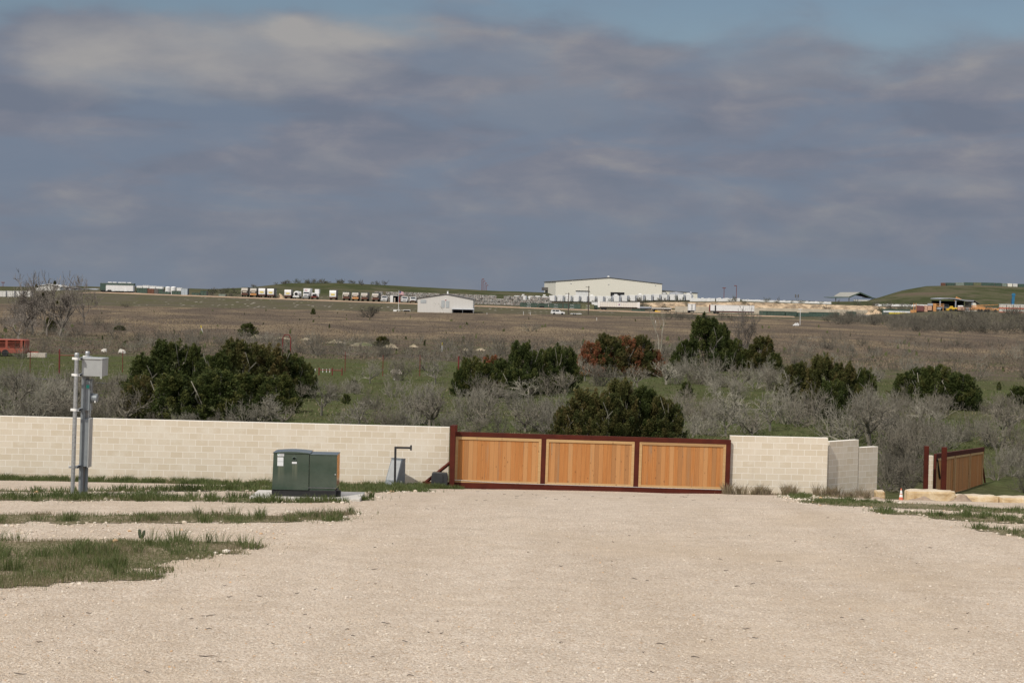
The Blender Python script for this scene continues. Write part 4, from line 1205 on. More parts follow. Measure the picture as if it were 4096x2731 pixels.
junipers('in the low wide clump directly behind the gate', [(2262,1612,1765,130,O_),(2338,1530,1768,190,O_),(2415,1540,1772,190,O_),(2482,1490,1768,190,O_),(2572,1520,1764,180,G),(2648,1560,1768,170,O_),(2696,1602,1766,100,G)], 'junipers right behind the gate')
junipers('in the tall clump above the right gate end', [(2742,1345,1482,120,G),(2822,1240,1482,190,G),(2884,1276,1476,100,G),(2935,1340,1482,110,G),(2998,1385,1484,130,G),(3048,1330,1486,150,O_),(3098,1400,1492,80,G)], 'junipers of the tall clump')
junipers('in the loose clump above the short sunlit wall', [(3183,1423,1625,150,O_),(3288,1395,1665,170,O_),(3330,1500,1675,160,G),(3370,1420,1655,160,O_),(3455,1458,1625,120,G)], 'junipers of the loose clump')
junipers('in the rounded clump above the second gate', [(3612,1480,1595,100,G),(3670,1458,1608,140,G),(3745,1440,1635,190,G),(3640,1480,1620,170,G),(3835,1478,1640,180,G),(3800,1470,1624,140,G),(3868,1490,1632,120,G)], 'junipers of the rounded clump')
for lab, u, vt, vb, w, kd in (('small lone juniper on the brown field above the big left clump', 990, 1286, 1345, 95, G),
        ('olive juniper inside the bare trees at the far left', 200, 1262, 1328, 66, O_),
        ('tiny spreading juniper on the brown field left of the big clump', 478, 1300, 1322, 62, G),
        ('tiny upright juniper in the pasture right of the rounded clump', 3995, 1523, 1560, 24, G),
        ('dark juniper bush cut by the right edge of the picture', 4072, 1535, 1625, 120, G),
        ('small grey green juniper in the pasture right of the big left clump', 1412, 1512, 1568, 64, G),
        ('little dark juniper under the bare shrubs left of the gate post', 1385, 1570, 1615, 46, G),
        ('olive juniper bush by the pale mounds on the brown field', 1530, 1340, 1388, 80, O_),
        ('small dark juniper at the foot of the truck embankment', 1253, 1230, 1258, 24, G),
        ('low dark juniper in the pasture between the two gates', 3230, 1600, 1660, 80, G),
        ('little dark juniper half hidden right of the clump behind the gate', 2745, 1520, 1590, 70, G)):
    place([('foliage', JM[kd][jcount % 3], 1.1), ('trunk', JT[jcount % 2], .9)], 'juniper_tree', lab, 'tree', u, vt, vb, w, 'single junipers'); jcount += 1
scount = 0
def shrubs(place_txt, lst, group):
    global scount
    lst = sorted(lst, key=lambda t: t[0]); n = len(lst)
    for i, t in enumerate(lst):
        u, vt, vb, w = t[:4]
        kd = t[4] if len(t) > 4 else ('pale' if scount % 3 else 'brown')
        tree = kd == 'tree'
        me = STREE[scount % 4] if tree else BUSH[kd][scount % 4]
        tone = {'pale': 'pale grey', 'brown': 'brownish grey', 'dark': 'dark grey', 'tree': 'grey'}[kd]
        lab = '%s bare %s, %s %s' % (tone, 'tree' if tree else 'shrub', nth(i, n), place_txt)
        place([('branches', me, 1.14)], 'bare_tree' if tree else 'bare_shrub', lab, 'tree' if tree else 'shrub', u, vt, vb, w, group)
        scount += 1
shrubs('behind the meter stand at the far left', [(62,1432,1665,230,'tree'),(140,1425,1642,210),(215,1470,1690,190),(322,1440,1660,180,'tree'),(120,1530,1710,220),(15,1545,1712,170),(400,1560,1712,200),(472,1540,1692,180,'brown'),(545,1528,1692,150,'tree'),(335,1575,1716,180,'dark'),(250,1580,1712,180),(20,1450,1600,150)], 'leafless shrubs behind the meter stand')
shrubs('before the big left juniper clump', [(735,1640,1716,130),(800,1645,1716,130),(980,1592,1716,200),(1060,1562,1714,240,'tree'),(1135,1600,1706,160,'tree'),(895,1630,1716,150),(1208,1520,1604,90,'tree'),(620,1620,1708,120,'brown')], 'leafless shrubs before the big juniper clump')
shrubs('in the pasture above the keypad post', [(1285,1505,1662,150,'tree'),(1412,1480,1574,120),(1490,1560,1692,180,'brown'),(1435,1585,1704,170,'tree'),(1560,1580,1714,170),(1682,1500,1694,240),(1735,1540,1708,210,'tree'),(1620,1600,1716,170),(1792,1600,1716,130),(1375,1615,1702,130),(1480,1430,1534,110,'tree'),(1335,1515,1600,100)], 'leafless shrubs in the pasture')
shrubs('before the clump above the gate', [(1860,1550,1684,170),(1930,1570,1694,150,'tree'),(1972,1500,1604,140,'tree'),(2110,1480,1584,110),(2200,1460,1584,150),(2258,1462,1578,130,'tree'),(2100,1590,1728,210,'tree'),(2180,1600,1730,160),(1992,1612,1732,120,'dark'),(1905,1655,1734,140),(2150,1560,1644,130,'brown'),(2050,1540,1640,120)], 'leafless shrubs above the left part of the gate')
shrubs('before the reddish juniper clump', [(2340,1420,1524,110,'tree'),(2400,1440,1544,130),(2475,1450,1544,140),(2550,1450,1548,130,'tree'),(2665,1438,1538,160,'tree'),(2712,1440,1534,100),(2722,1560,1644,110)], 'leafless shrubs before the reddish clump')
shrubs('before the tall juniper clump', [(2850,1385,1544,200),(2790,1420,1534,120,'brown'),(2905,1480,1548,120),(2960,1440,1564,150,'tree'),(3020,1430,1554,150),(3092,1450,1564,130,'brown'),(2852,1510,1584,76,'tree')], 'leafless shrubs before the tall clump')
shrubs('rising just behind the short sunlit wall', [(2820,1600,1738,180),(2900,1590,1744,170,'tree'),(2762,1620,1748,150),(2992,1570,1734,200),(3080,1560,1724,170,'tree'),(2950,1500,1594,120),(3010,1640,1752,140,'tree'),(3142,1540,1694,180),(3202,1550,1704,160,'brown'),(3262,1520,1694,170,'tree'),(3322,1580,1744,170),(3402,1600,1748,160,'tree'),(3445,1490,1644,150,'brown')], 'leafless shrubs behind the short wall')
shrubs('in the thicket around the second gate', [(3482,1530,1784,250,'tree'),(3540,1540,1744,170,'brown'),(3602,1510,1644,130),(3592,1600,1784,180),(3642,1570,1724,180,'brown'),(3712,1590,1754,170,'tree'),(3690,1545,1654,140),(3762,1560,1654,130,'brown'),(3792,1680,1794,150),(3852,1650,1764,150),(3902,1620,1744,150,'brown'),(3952,1660,1784,150),(4012,1610,1744,150,'tree'),(3562,1790,1934,130,'dark'),(3612,1800,1960,120,'dark'),(3640,1750,1884,100,'brown')], 'leafless shrubs around the second gate')
shrubs('at the right edge of the picture', [(4072,1650,1804,150),(4085,1730,1864,170,'brown'),(3962,1560,1654,120),(4042,1765,1904,160),(3985,1780,1920,140,'brown'),(4100,1850,1970,150,'dark')], 'leafless shrubs at the right edge')
def filler(place_txt, n, u0, u1, vb0, vb1, hpx, group, kinds=('pale','brown','tree')):
    out = []
    for _ in range(900):
        if len(out) >= n: break
        u = vr.uniform(u0, u1); vb = vr.uniform(vb0, vb1)
        if any(abs(u-q[0]) < 34 and abs(vb-q[2]) < 22 for q in out): continue
        h = vr.uniform(.75, 1.25)*hpx*(vb-1170)/480
        out.append((u, vb-h, vb, h*vr.uniform(1.1, 1.6), vr.choice(kinds)))
    shrubs(place_txt, out, group)
filler('low behind the left wall end', 6, -40, 560, 1690, 1725, 150, 'low shrubs behind the left wall end')
filler('in the pasture around the meter stand', 12, -30, 520, 1500, 1660, 130, 'shrubs around the meter stand')
filler('dotted over the pasture left of the gate', 6, 1200, 1840, 1500, 1720, 120, 'scattered pasture shrubs left of the gate')
filler('dotted left of the clump behind the gate', 5, 1830, 2260, 1600, 1745, 120, 'dotted shrubs left of the gate clump')
filler('in the pasture above the short wall', 7, 2700, 3130, 1540, 1745, 125, 'shrubs above the short wall')
filler('on the slope above the stepped walls', 7, 3120, 3600, 1540, 1770, 130, 'shrubs above the stepped walls')
filler('crowding the right side of the pasture', 8, 3580, 4120, 1640, 1850, 125, 'shrubs on the right of the pasture')
filler('in the hollow beside the stepped walls', 6, 3535, 3640, 1850, 1985, 130, 'shrubs in the hollow', ('dark','brown'))
filler('high on the pasture by the tall clump', 10, 2640, 3600, 1480, 1540, 120, 'shrubs high on the pasture')
for lab, u, vt, vb, w, me in (('broad dark leafless bush standing on the brown field below the trucks', 1482, 1214, 1270, 100, BUSH['dark'][1]),
        ('low bare bush on the brown field right of the metal building', 2122, 1280, 1326, 110, BUSH['brown'][0]),
        ('big bare grey bush beyond the pasture, right of the plank stack', 1712, 1375, 1482, 180, BUSH['brown'][2]),
        ('small dark bush at the left end of the truck embankment', 505, 1205, 1230, 52, BUSH['dark'][0]),
        ('small leafless tree growing in front of the metal building', 1752, 1199, 1250, 46, STREE[3]),
        ('dark leafless bush on the field above the loose juniper clump', 3318, 1362, 1400, 60, BUSH['dark'][2]),
        ('bare bush on the field, right of the leafless one above the loose clump', 3405, 1372, 1406, 44, BUSH['dark'][3]),
        ('round dark bush on the field, above the gap beside the rounded clump', 3482, 1388, 1410, 36, BUSH['dark'][1])):
    place([('branches', me, 1.15)], 'bare_shrub', lab, 'shrub', u, vt, vb, w, 'single leafless bushes')
place([('branches', THIN, 1.3)], 'bare_tree', 'tall thin pale leafless tree right of the reddish juniper clump', 'tree', 2636, 1228, 1470, 110, 'single leafless trees')
place([('branches', TALL[1], 1.1)], 'bare_tree', 'hazy leafless tree rising behind the tall juniper clump', 'tree', 2985, 1215, 1420, 170, 'single leafless trees')
def tall(lab, u, vt, vb, w, i, clumps=()):
    p = gnd(u, vb, 40); k = p.y/FPX; h = (vb-vt)*k; wd = w*k
    root = thing('bare_tree', lab, 'tree', p, vr.uniform(0, 6), 'big leafless trees at the far left')
    o = bpy.data.objects.new('branches', TALL[i]); C.objects.link(o); o.parent = root; o.scale = (wd*1.35, wd*1.35, h*1.03)
    for (cx, cz, s_) in clumps:
        q = bpy.data.objects.new('mistletoe', JM['olive'][1]); C.objects.link(q); q.parent = root
        q.location = (cx*wd, -.1*wd, cz*h); q.scale = (s_, s_, s_)
tall('big spreading leafless tree with mistletoe at the far left skyline', 132, 1080, 1338, 210, 1, ((.1,.72,.6),(-.2,.6,.5)))
tall('big leafless mistletoe tree right of the spreading one on the left skyline', 238, 1088, 1345, 170, 2, ((-.1,.8,.6),(.15,.5,.5)))
tall('leafless tree with thin upright limbs between the big pair at the far left', 188, 1120, 1342, 150, 0)
tall('leafless tree behind the big pair, nearest the left picture edge', 92, 1112, 1336, 150, 2)
tall('slender dark leafless tree right of the big leafless pair on the left', 338, 1098, 1300, 110, 0)
tall('low leafless tree in front of the big pair at the far left', 75, 1215, 1360, 150, 0)

# ---- brush that reads as one mass
def brush(name, label, spots, mats, seeds, kind='stuff', rt=.0034):
    base = [twig_mesh(s_, 7, 3, .7, .75, r0=.012, rt=rt, split=(3, 5), first=.42) for s_ in seeds]
    for mi, mt_ in enumerate(mats):
        Vs = []; Fs = []; o = 0
        for j, (x_, y_, h_, w_) in enumerate(spots):
            if j % len(mats) != mi: continue
            V_, F_ = base[j % len(base)]
            a = j*2.4; c_, s2 = math.cos(a), math.sin(a)
            q = V_*np.array([w_, w_, h_]); q = np.stack([q[:,0]*c_-q[:,1]*s2, q[:,0]*s2+q[:,1]*c_, q[:,2]], 1)+np.array([x_, y_, H(x_, y_)-.05])
            Vs.append(q); Fs.append(F_+o); o += len(q)
        ob = npmesh(name, np.concatenate(Vs), np.concatenate(Fs), 4, mt_)
        tag(ob, ('paler twigs of the ', 'browner twigs of the ', 'darker twigs of the ')[mi]+label, None, None, kind)
sp = []
for i in range(420):
    u = vr.uniform(-120, 4250); D = vr.uniform(196, 262)
    if u > 3000: D = vr.uniform(165, 330)
    if u < 500: D = vr.uniform(175, 330)
    if 1180 < u < 1850 and vr.random() < .3: D = vr.uniform(195, 215)
    p = on(u, D); sp.append((p.x, p.y, vr.uniform(.7, 2.2), vr.uniform(1.8, 3.8)))
brush('brush_thicket', 'grey brown leafless brush along the far edge of the green pasture', sp, [M_TWIGS, M_TWIGB, M_TWIGD], (5, 6, 7, 8))
sp = []
for i in range(260):
    u = 3280+900*vr.random()**.7; D = vr.uniform(410, 600)
    if u < 3550: D = vr.uniform(500, 600)
    p = on(u, D); sp.append((p.x, p.y, vr.uniform(1.8, 4.0), vr.uniform(3.5, 7)))
for i in range(30):
    u = vr.uniform(2640, 3000); D = vr.uniform(520, 600)
    p = on(u, D); sp.append((p.x, p.y, vr.uniform(1.5, 3.2), vr.uniform(3, 5)))
brush('brush_thicket', 'dull purple grey leafless thicket below the equipment yard on the right', sp, [M_TWIGB, M_TWIGD], (15, 16, 17), rt=.0050)
# ---- dry grass over the brown field
nf = 60000
uu = nrng.uniform(-150, 4250, nf); dd = nrng.uniform(96, 290, nf)
Dv = 7.3*FPX/dd
xx_ = (uu-2048)/FPX*Dv
pn = np.array([noise.noise(Vector((a*.055, (b+.9*a)*.022, 0)))+.4*noise.noise(Vector((a*.15, b*.15, 2))) for a, b in zip(xx_, Dv)])
tone = np.clip(.36+.55*pn+nrng.normal(0, .08, nf), 0, .84)
grn = nrng.uniform(0, 1, nf) < .003
tone[grn] = .98
hts = nrng.uniform(.06, .22, nf)*(1+.5*(pn > .2)); hts[grn] = nrng.uniform(.4, .9, grn.sum())
V, F3, T = blades(xx_, Dv, hts, 1.0, tone, lean=.35)
# blades() takes one width for all; spread them to tufts here
V = V.reshape(-1, 5, 3); c0 = V[:, 0:2].mean(1, keepdims=True)
wd_ = np.where(grn, nrng.uniform(.10, .3, nf), nrng.uniform(.03, .10, nf))[:, None]
for k in (0, 1, 2, 3):
    V[:, k, :2] = c0[:, 0, :2]+(V[:, k, :2]-c0[:, 0, :2])*wd_
V = V.reshape(-1, 3)
def dry_mat():
    m, nt, b = new_mat('dry_grass_tufts')
    at_ = nt.nodes.new('ShaderNodeAttribute'); at_.attribute_name = 'tone'
    col = ramp(nt, at_.outputs['Fac'], [(0, (.135,.108,.086)), (.35, (.160,.128,.100)), (.6, (.205,.162,.116)), (.85, (.285,.222,.148)), (.9, (.10,.105,.05)), (1, (.09,.10,.045))])
    nt.links.new(col, b.inputs['Base Color']); b.inputs['Roughness'].default_value = 1; b.inputs['Specular IOR Level'].default_value = 0
    return m
o = npmesh('dry_grass', V, F3, 3, dry_mat(), attr=T)
tag(o, 'tall dry brown grass streaked over the wide field beyond the pasture', None, None, 'stuff')
# pasture tufts, fallen leaves and pale stones showing through
nf = 30000
uu = nrng.uniform(-150, 4250, nf); dd = nrng.uniform(285, 590, nf)
Dv = 7.3*FPX/dd; xx_ = (uu-2048)/FPX*Dv
pn = np.array([noise.noise(Vector((a*.12, b*.12, 6))) for a, b in zip(xx_, Dv)])
tone = np.clip(.42+.55*pn+nrng.normal(0, .12, nf), 0, .9)
V, F3, T = blades(xx_, Dv, nrng.uniform(.05, .16, nf), .035, tone, lean=.8)
o = npmesh('pasture_grass', V, F3, 3, M_GRASS, attr=T)
tag(o, 'short green pasture grass between the leafless shrubs beyond the wall', None, None, 'stuff')
# ------------------------------------------------------------------ things on the pasture and the field
M_REDTR = simple('faded_red_paint', (.33,.085,.052), .7, .25, 3, c2=(.24,.06,.04))
M_TYRE = simple('tyre_rubber', (.02,.02,.021), .9, .2, 8)
M_DARK = simple('dark_opening', (.012,.012,.014), .8, .2, 3)
M_PLANK = simple('weathered_planks', (.55,.50,.43), .9, .25, 9, c2=(.34,.30,.25))
M_CREAM = simple('cream_cladding', (.72,.695,.61), .6, .05, 2)
M_PALEW = simple('pale_grey_cladding', (.60,.59,.56), .6, .05, 2)
M_ROOFD = simple('dark_trim_metal', (.11,.105,.10), .6, .1, 2)
M_TRW = simple('trailer_white', (.76,.76,.75), .5, .10, 1.2, rnd=.08)
M_TRD = simple('dirty_trailer_white', (.60,.59,.55), .6, .25, .8, c2=(.50,.44,.37))
M_TRG = simple('trailer_front_grey', (.34,.36,.40), .5, .1, 2)
M_DGREEN = simple('dumpster_green', (.058,.098,.078), .6, .25, 1.2, rnd=.2)
M_OLIVE = simple('dumpster_olive', (.13,.14,.075), .6, .25, 1.2)
M_PGREEN = simple('pale_green_paint', (.19,.23,.20), .6, .2, 1.2)
M_RUST = simple('rusty_steel', (.15,.075,.05), .85, .35, 2, c2=(.10,.045,.03))
M_REDD = simple('dark_red_paint', (.16,.025,.02), .5, .2, 2)
M_YEL = simple('yellow_sign', (.72,.56,.04), .5, .1, 2)
M_YELM = simple('machine_yellow', (.62,.40,.04), .5, .15, 2)
M_ORM = simple('machine_orange', (.62,.30,.11), .55, .2, 2, rnd=.15)
M_BLUE = simple('machine_blue', (.03,.16,.30), .5, .1, 2)
M_NAVY = simple('dark_blue_steel', (.06,.075,.11), .5, .1, 2)
M_GLASS = simple('dark_glass', (.03,.04,.05), .12, .1, 2, spec=.7)
M_WGLASS = simple('window_glass', (.42,.45,.46), .25, .1, 2)
M_REDP = simple('lamp_pole_red', (.17,.05,.04), .6, .1, 2)
M_WOODP = simple('pole_wood', (.085,.065,.055), .9, .25, 4)
M_TAN = simple('tan_dirt', (.47,.33,.215), .95, .15, .5, bmp=.3)
M_SAND = simple('sand_heap', (.50,.37,.24), .95, .12, 1)
M_TRACK = simple('dirt_track', (.36,.25,.165), .95, .2, .4)
M_ASPH = simple('old_asphalt', (.05,.053,.06), .9, .15, 2)
M_WALLC = simple('concrete_panels', (.48,.42,.33), .9, .15, .4)
M_MOUND = simple('pale_mound', (.40,.33,.24), .95, .3, 1.2, c2=(.12,.115,.06), bmp=.4)
M_MOUNDG = simple('grassy_mound', (.085,.11,.038), .95, .3, 1.2, c2=(.25,.20,.14), bmp=.4)
M_BOULD = simple('white_limestone', (.62,.60,.55), .95, .2, 2, c2=(.42,.39,.34), bmp=.4)
M_GROOF = simple('green_metal_roof', (.055,.085,.070), .5, .15, 2)
M_TANR = simple('tan_metal_roof', (.30,.29,.25), .5, .1, 2)
M_REDST = simple('flag_red', (.42,.05,.07), .7, .05, 2)
M_BLUEF = simple('flag_blue', (.05,.06,.17), .7, .05, 2)
M_MAR = simple('maroon_paint', (.17,.065,.06), .7, .25, 2)
M_PINK = simple('faded_salmon', (.55,.33,.23), .7, .2, 2)
M_STAKE = simple('white_stake', (.72,.72,.70), .6, .05, 2)

def wheel(parent, x, y, z, r=.5, w=.28, axis='x'):
    R = Matrix.Rotation(math.radians(90), 4, 'Y') if axis == 'x' else Matrix.Rotation(math.radians(90), 4, 'X')
    o = MB().lathe([(r*.9, -w/2), (r, -w/2+.03), (r, w/2-.03), (r*.9, w/2)], 14, Matrix.Translation((x, y, z)) @ R).build('wheel', M_TYRE, parent)
    return o
def bx(parent, name, mat, *a, b=.03, label=None): return MB().rbox(*a, b, 1).build(name, mat, parent, label=label)

# fence of thin red posts with wire, and the pipe rail
fen = thing('wire_fence', 'thin wire fence on slim dark red posts crossing the pasture behind the shrubs', 'fence', (0,0,0))
pts = [(-60,152),(120,152),(237,150),(490,156),(760,158),(1010,160),(1380,164),(1531,158),(1679,160),(1833,152)]
tops = []
for u, D in pts:
    p = on(u, D); h = 1.75 if u not in (237, 1833) else 2.0
    MB().tube([p-Vector((0,0,.2)), p+Vector((0,0,h))], .028 if u not in (237, 1833) else .06, 6).build('fence_post', M_REDD, fen)
    tops.append(p)
mb = MB()
for a, b in zip(tops, tops[1:]):
    for z in (.25, .6, .95, 1.3, 1.6): mb.tube([a+Vector((0,0,z)), b+Vector((0,0,z))], .005, 3)
w_ = mb.build('fence_wire', M_ROOFD, fen); w_['kind'] = 'stuff'
MB().tube([tops[2]+Vector((0,0,1.5)), on(300,150)+Vector((0,0,1.5))], .04, 6).build('rail', M_REDD, fen)
pr = thing('pipe_fence', 'short low dark red pipe rail in the pasture right of the big juniper clump', 'fence', on(1276, 158))
o0 = pr.location.copy(); ps_ = [on(u, 158)-o0 for u in (1276, 1329, 1368)]
for q in ps_: MB().tube([q-Vector((0,0,.2)), q+Vector((0,0,.62))], .045, 6).build('fence_post', M_REDD, pr)
MB().tube([ps_[0]+Vector((0,0,.42)), ps_[1]+Vector((0,0,.42)), ps_[2]+Vector((0,0,.40))], .035, 6).build('rail', M_REDD, pr)
def stake(label, u, D, h, r=.045, group='white marker stakes'):
    p = on(u, D)
    o = MB().lathe([(r,-.2),(r,h-.03),(r*.5,h)], 8).build('marker_stake', M_STAKE); o.location = p
    return tag(o, label, 'stake', group)
for i, u in enumerate((1261, 1277, 1291, 1306, 1319)):
    stake(['short white stake, leftmost of five by the low red pipe rail', 'short white stake, second of five by the low red pipe rail', 'short white stake, middle of five by the low red pipe rail', 'short white stake, fourth of five by the low red pipe rail', 'short white stake, rightmost of five by the low red pipe rail'][i], u, 163, .30, .03)
for lab, u, D, h in (('white stake in the pasture just right of the plank stack', 1577, 152, .26), ('white stake on the field edge left of the white car', 2094, 572, 1.0), ('white stake close to the left of the white car', 2121, 570, .9),
        ('white stake on the field below the rusty white trailer', 2387, 480, .75), ('white stake on the field left of the tall juniper clump', 2622, 455, .75), ('white stake right of the metal building', 1948, 560, .6)):
    stake(lab, u, D, h, .05)
for lab, u, D, h, lean in (('leaning white pipe marker with a yellow top above the big juniper clump', 812, 283, 1.25, -.28), ('thin upright white marker with a yellow top above the plank stack', 1768, 225, 1.05, 0.0)):
    t = thing('pipe_marker', lab, 'marker post', on(u, D), 0, 'yellow topped pipe markers', tilt=(0, lean))
    MB().tube([(0,0,-.2),(0,0,h*.68)], .055, 8).build('post', M_STAKE, t); MB().tube([(0,0,h*.68),(0,0,h)], .056, 8).build('cap', M_YEL, t)
p = on(1146, 205); a_ = .42
o = MB().tube([(-a_,0,-.3),(-a_,0,1.75),(-a_*.55,0,2.1),(a_*.55,0,2.1),(a_,0,1.75),(a_,0,-.3)], .06, 6).build('pipe_arch', M_REDD); o.location = p
tag(o, 'dark red pipe arch standing behind the right end of the big juniper clump', 'pipe arch')
# plank stack
ps = thing('plank_stack', 'stack of three pale weathered slabs lying on the green pasture', 'slab stack', on(1585, 163), .1)
for z, a, b in ((0, -.47, .48), (.125, -.48, .46), (.25, -.36, .36)): bx(ps, 'slab', M_PLANK, a, b, -.3, .3, z, z+.115, b=.015)
# red stock trailer and slab
rt = thing('stock_trailer', 'faded red livestock trailer parked behind shrubs at the far left', 'trailer', on(94, 184))
bx(rt, 'lower_body', M_REDTR, -5.2, 0, 0, 1.9, .30, .80)
bx(rt, 'roof', M_REDTR, -5.2, .0, 0, 1.9, 1.50, 1.62)
for x_ in (-5.2, -3.6, -1.75, -.32): bx(rt, 'post', M_REDTR, x_, x_+.22, .01, .08, .80, 1.50, b=.01)
for z_ in (.88, 1.0, 1.12, 1.24, 1.36): bx(rt, 'slat', M_REDTR, -5.2, -.1, .02, .06, z_, z_+.04, b=.008)
bx(rt, 'inner_panel', M_DARK, -5.1, -.1, .6, .62, .80, 1.50, b=.005)
bx(rt, 'nose', M_REDTR, .002, .12, .1, 1.8, .30, 1.58, b=.04)
for x_ in (-2.5, -1.75): wheel(rt, x_, -.02, .33, .33, .2, 'y')
bx(rt, 'hitch', M_REDTR, .12, 1.2, .8, 1.0, .35, .47, b=.02)
o = MB().rbox(0, 1.75, 0, .6, -.1, .42, .03).build('stone_slab', M_PLANK); o.location = on(108, 183); tag(o, 'flat tan slab lying right behind the red livestock trailer', 'slab')
for i, (lab, u, vb, w, h) in enumerate((('white boulder on the brush edge left of the big juniper clump', 418, 1407, 26, 14), ('larger white boulder pile right beside the small one, left of the junipers', 488, 1413, 34, 19))):
    p = gnd(u, vb, 40); k = p.y/FPX
    bm = bmesh.new(); bmesh.ops.create_icosphere(bm, subdivisions=3, radius=1)
    for v in bm.verts:
        n_ = noise.noise(v.co*1.6+Vector((i*9, 0, 0))); v.co = Vector((v.co.x*w*k/2, v.co.y*w*k/2.4, max(-.3, v.co.z)*h*k*.9))*(1+.35*n_)
    me = bpy.data.meshes.new('boulder'); bm.to_mesh(me); bm.free(); me.materials.append(M_BOULD)
    o = bpy.data.objects.new('boulder', me); C.objects.link(o); o.location = p; tag(o, lab, 'boulder', 'white limestone boulders')
for i, (lab, u0, u1, vt, vb, mt_) in enumerate((('pale earth mound behind the top of the big juniper clump', 990, 1064, 1339, 1353, M_MOUND), ('flat pale mound left of the pipe arch on the field', 1098, 1160, 1345, 1356, M_MOUND),
        ('small pale mound with a shrub right of the pipe arch', 1204, 1244, 1349, 1359, M_MOUND), ('wide pale mound with green skirts above the pasture shrubs', 1308, 1378, 1357, 1372, M_MOUND),
        ('long grassy green mound on the edge of the brown field', 1404, 1492, 1365, 1384, M_MOUNDG), ('pale rubble mound right beside the olive juniper bush', 1530, 1590, 1370, 1392, M_MOUND),
        ('little pale mound right of the rubble mound', 1636, 1672, 1376, 1388, M_MOUND), ('round pale mound above the left end of the gate clump', 1849, 1880, 1389, 1402, M_MOUND), ('pale mound with scattered rubble above the green clump', 1898, 1945, 1391, 1402, M_MOUND))):
    p = gnd((u0+u1)/2, vb, 40); k = p.y/FPX
    heap('earth_mound', lab, 'mound', (u0+u1)/2, p.y, (u1-u0)*k*1.25, (u1-u0)*k*1.0, (vb-vt)*k*1.25, mt_, i+20, group='pale mounds along the field edge', n=16)
# narrow dark path on the left
V = []; Fc = []
for i in range(31):
    u = lerp(-200, 620, i/30)
    for D in (140.5, 142.0):
        p = on(u, D+3*math.sin(i*.2)); V.append((p.x, p.y, p.z+.03))
for i in range(30): Fc.append((2*i, 2*i+2, 2*i+3, 2*i+1))
tag(npmesh('path', V, Fc, 4, M_ASPH), 'narrow dark asphalt path crossing the pasture at the far left', None, None, 'structure')

# ------------------------------------------------------------------ the yard on the embankment
V = []; Fc = []
xs_ = np.linspace(-146, 95, 120)
for x in xs_:
    z = H(x, 656); nz = .18*noise.noise(Vector((x*.09, 0, 8)))
    for y, dz in ((645.5, -.25), (648.5, .22+nz), (651, .30+nz), (668, .14)):
        V.append((x, y, (H(x, y) if y < 647 else z)+dz))
for i in range(len(xs_)-1):
    for j in range(3): a = i*4+j; Fc.append((a, a+4, a+5, a+1))
tag(npmesh('dirt_road', V, Fc, 4, M_TRACK, smooth=True), 'tan dirt track along the top edge of the embankment, under the trucks', None, None, 'structure')
PAD = 671
def px2m(D): return D/FPX
def garbage(label, u, D, kind, sc=1.0, group='garbage trucks parked in a row on the embankment', W=2.45):
    t = thing('garbage_truck', label, 'garbage truck', on(u, D)+Vector((0,0,.14)), vr.uniform(-.03, .03), group)
    w = W/2
    bx(t, 'body', M_TRD if kind == 'A' else M_TRW, -w, w, .9, 5.6, 1.05, 3.25*sc, b=.06)
    bx(t, 'side_frame', M_ROOFD, w+.005, w+.10, .4, 5.6, .7, 3.35*sc, b=.02)
    if kind == 'A':
        bx(t, 'tailgate', M_TRD, -w+.1, w-.12, 0, .88, 2.15*sc, 3.15*sc, b=.10)
        bx(t, 'hopper', M_DARK, -w+.15, w-.15, .35, .88, 1.05, 2.14*sc, b=.02)
        bx(t, 'side_post', M_TRD, -w, -w+.16, .0, .86, .8, 2.6*sc, b=.02); bx(t, 'side_post', M_ROOFD, w-.16, w, .0, .86, .8, 2.6*sc, b=.02)
        bx(t, 'packer_blade', M_TRD, -.75, .75, .1, .34, 1.55, 2.0, b=.08)
        bx(t, 'hopper_sill', M_RUST if 'orange' not in label else M_ORM, -w+.17, w-.17, -.1, .34, .72, 1.35, b=.05)
        bx(t, 'roof_rail', M_GROOF, -w, w, .1, 5.5, 3.27*sc, 3.42*sc, b=.03)
    else:
        MB().prism([(.0,1.2),(.88,1.05),(.88,3.25*sc),(.30,3.25*sc),(-.05,2.6*sc)], 'x', -w+.04, w-.12).build('tailgate', M_TRW, t)
        bx(t, 'sign', M_YEL, -.68, .62, -.10, -.055, 1.72*sc, 2.12*sc, b=.01)
        bx(t, 'bumper', M_RUST, -w+.1, w-.1, .0, .3, .62, 1.0, b=.04)
        bx(t, 'roof_rail', M_ROOFD, -w, w, .3, 5.5, 3.27*sc, 3.40*sc, b=.03)
    bx(t, 'cab', M_TRW, -1.1, 1.1, 6.0, 7.9, .9, 2.75, b=.1)
    bx(t, 'chassis', M_DARK, -.9, .9, .35, 7.8, .55, .9, b=.03)
    for x_ in (-.95, .95):
        wheel(t, x_, 1.9, .5, .5, .5); wheel(t, x_, 6.9, .5, .5, .32)
    for x_ in (-w+.18, w-.2): bx(t, 'tail_lamp', M_REDST, x_-.08, x_+.08, -.02, .0, 1.02, 1.14, b=.01)
    return t
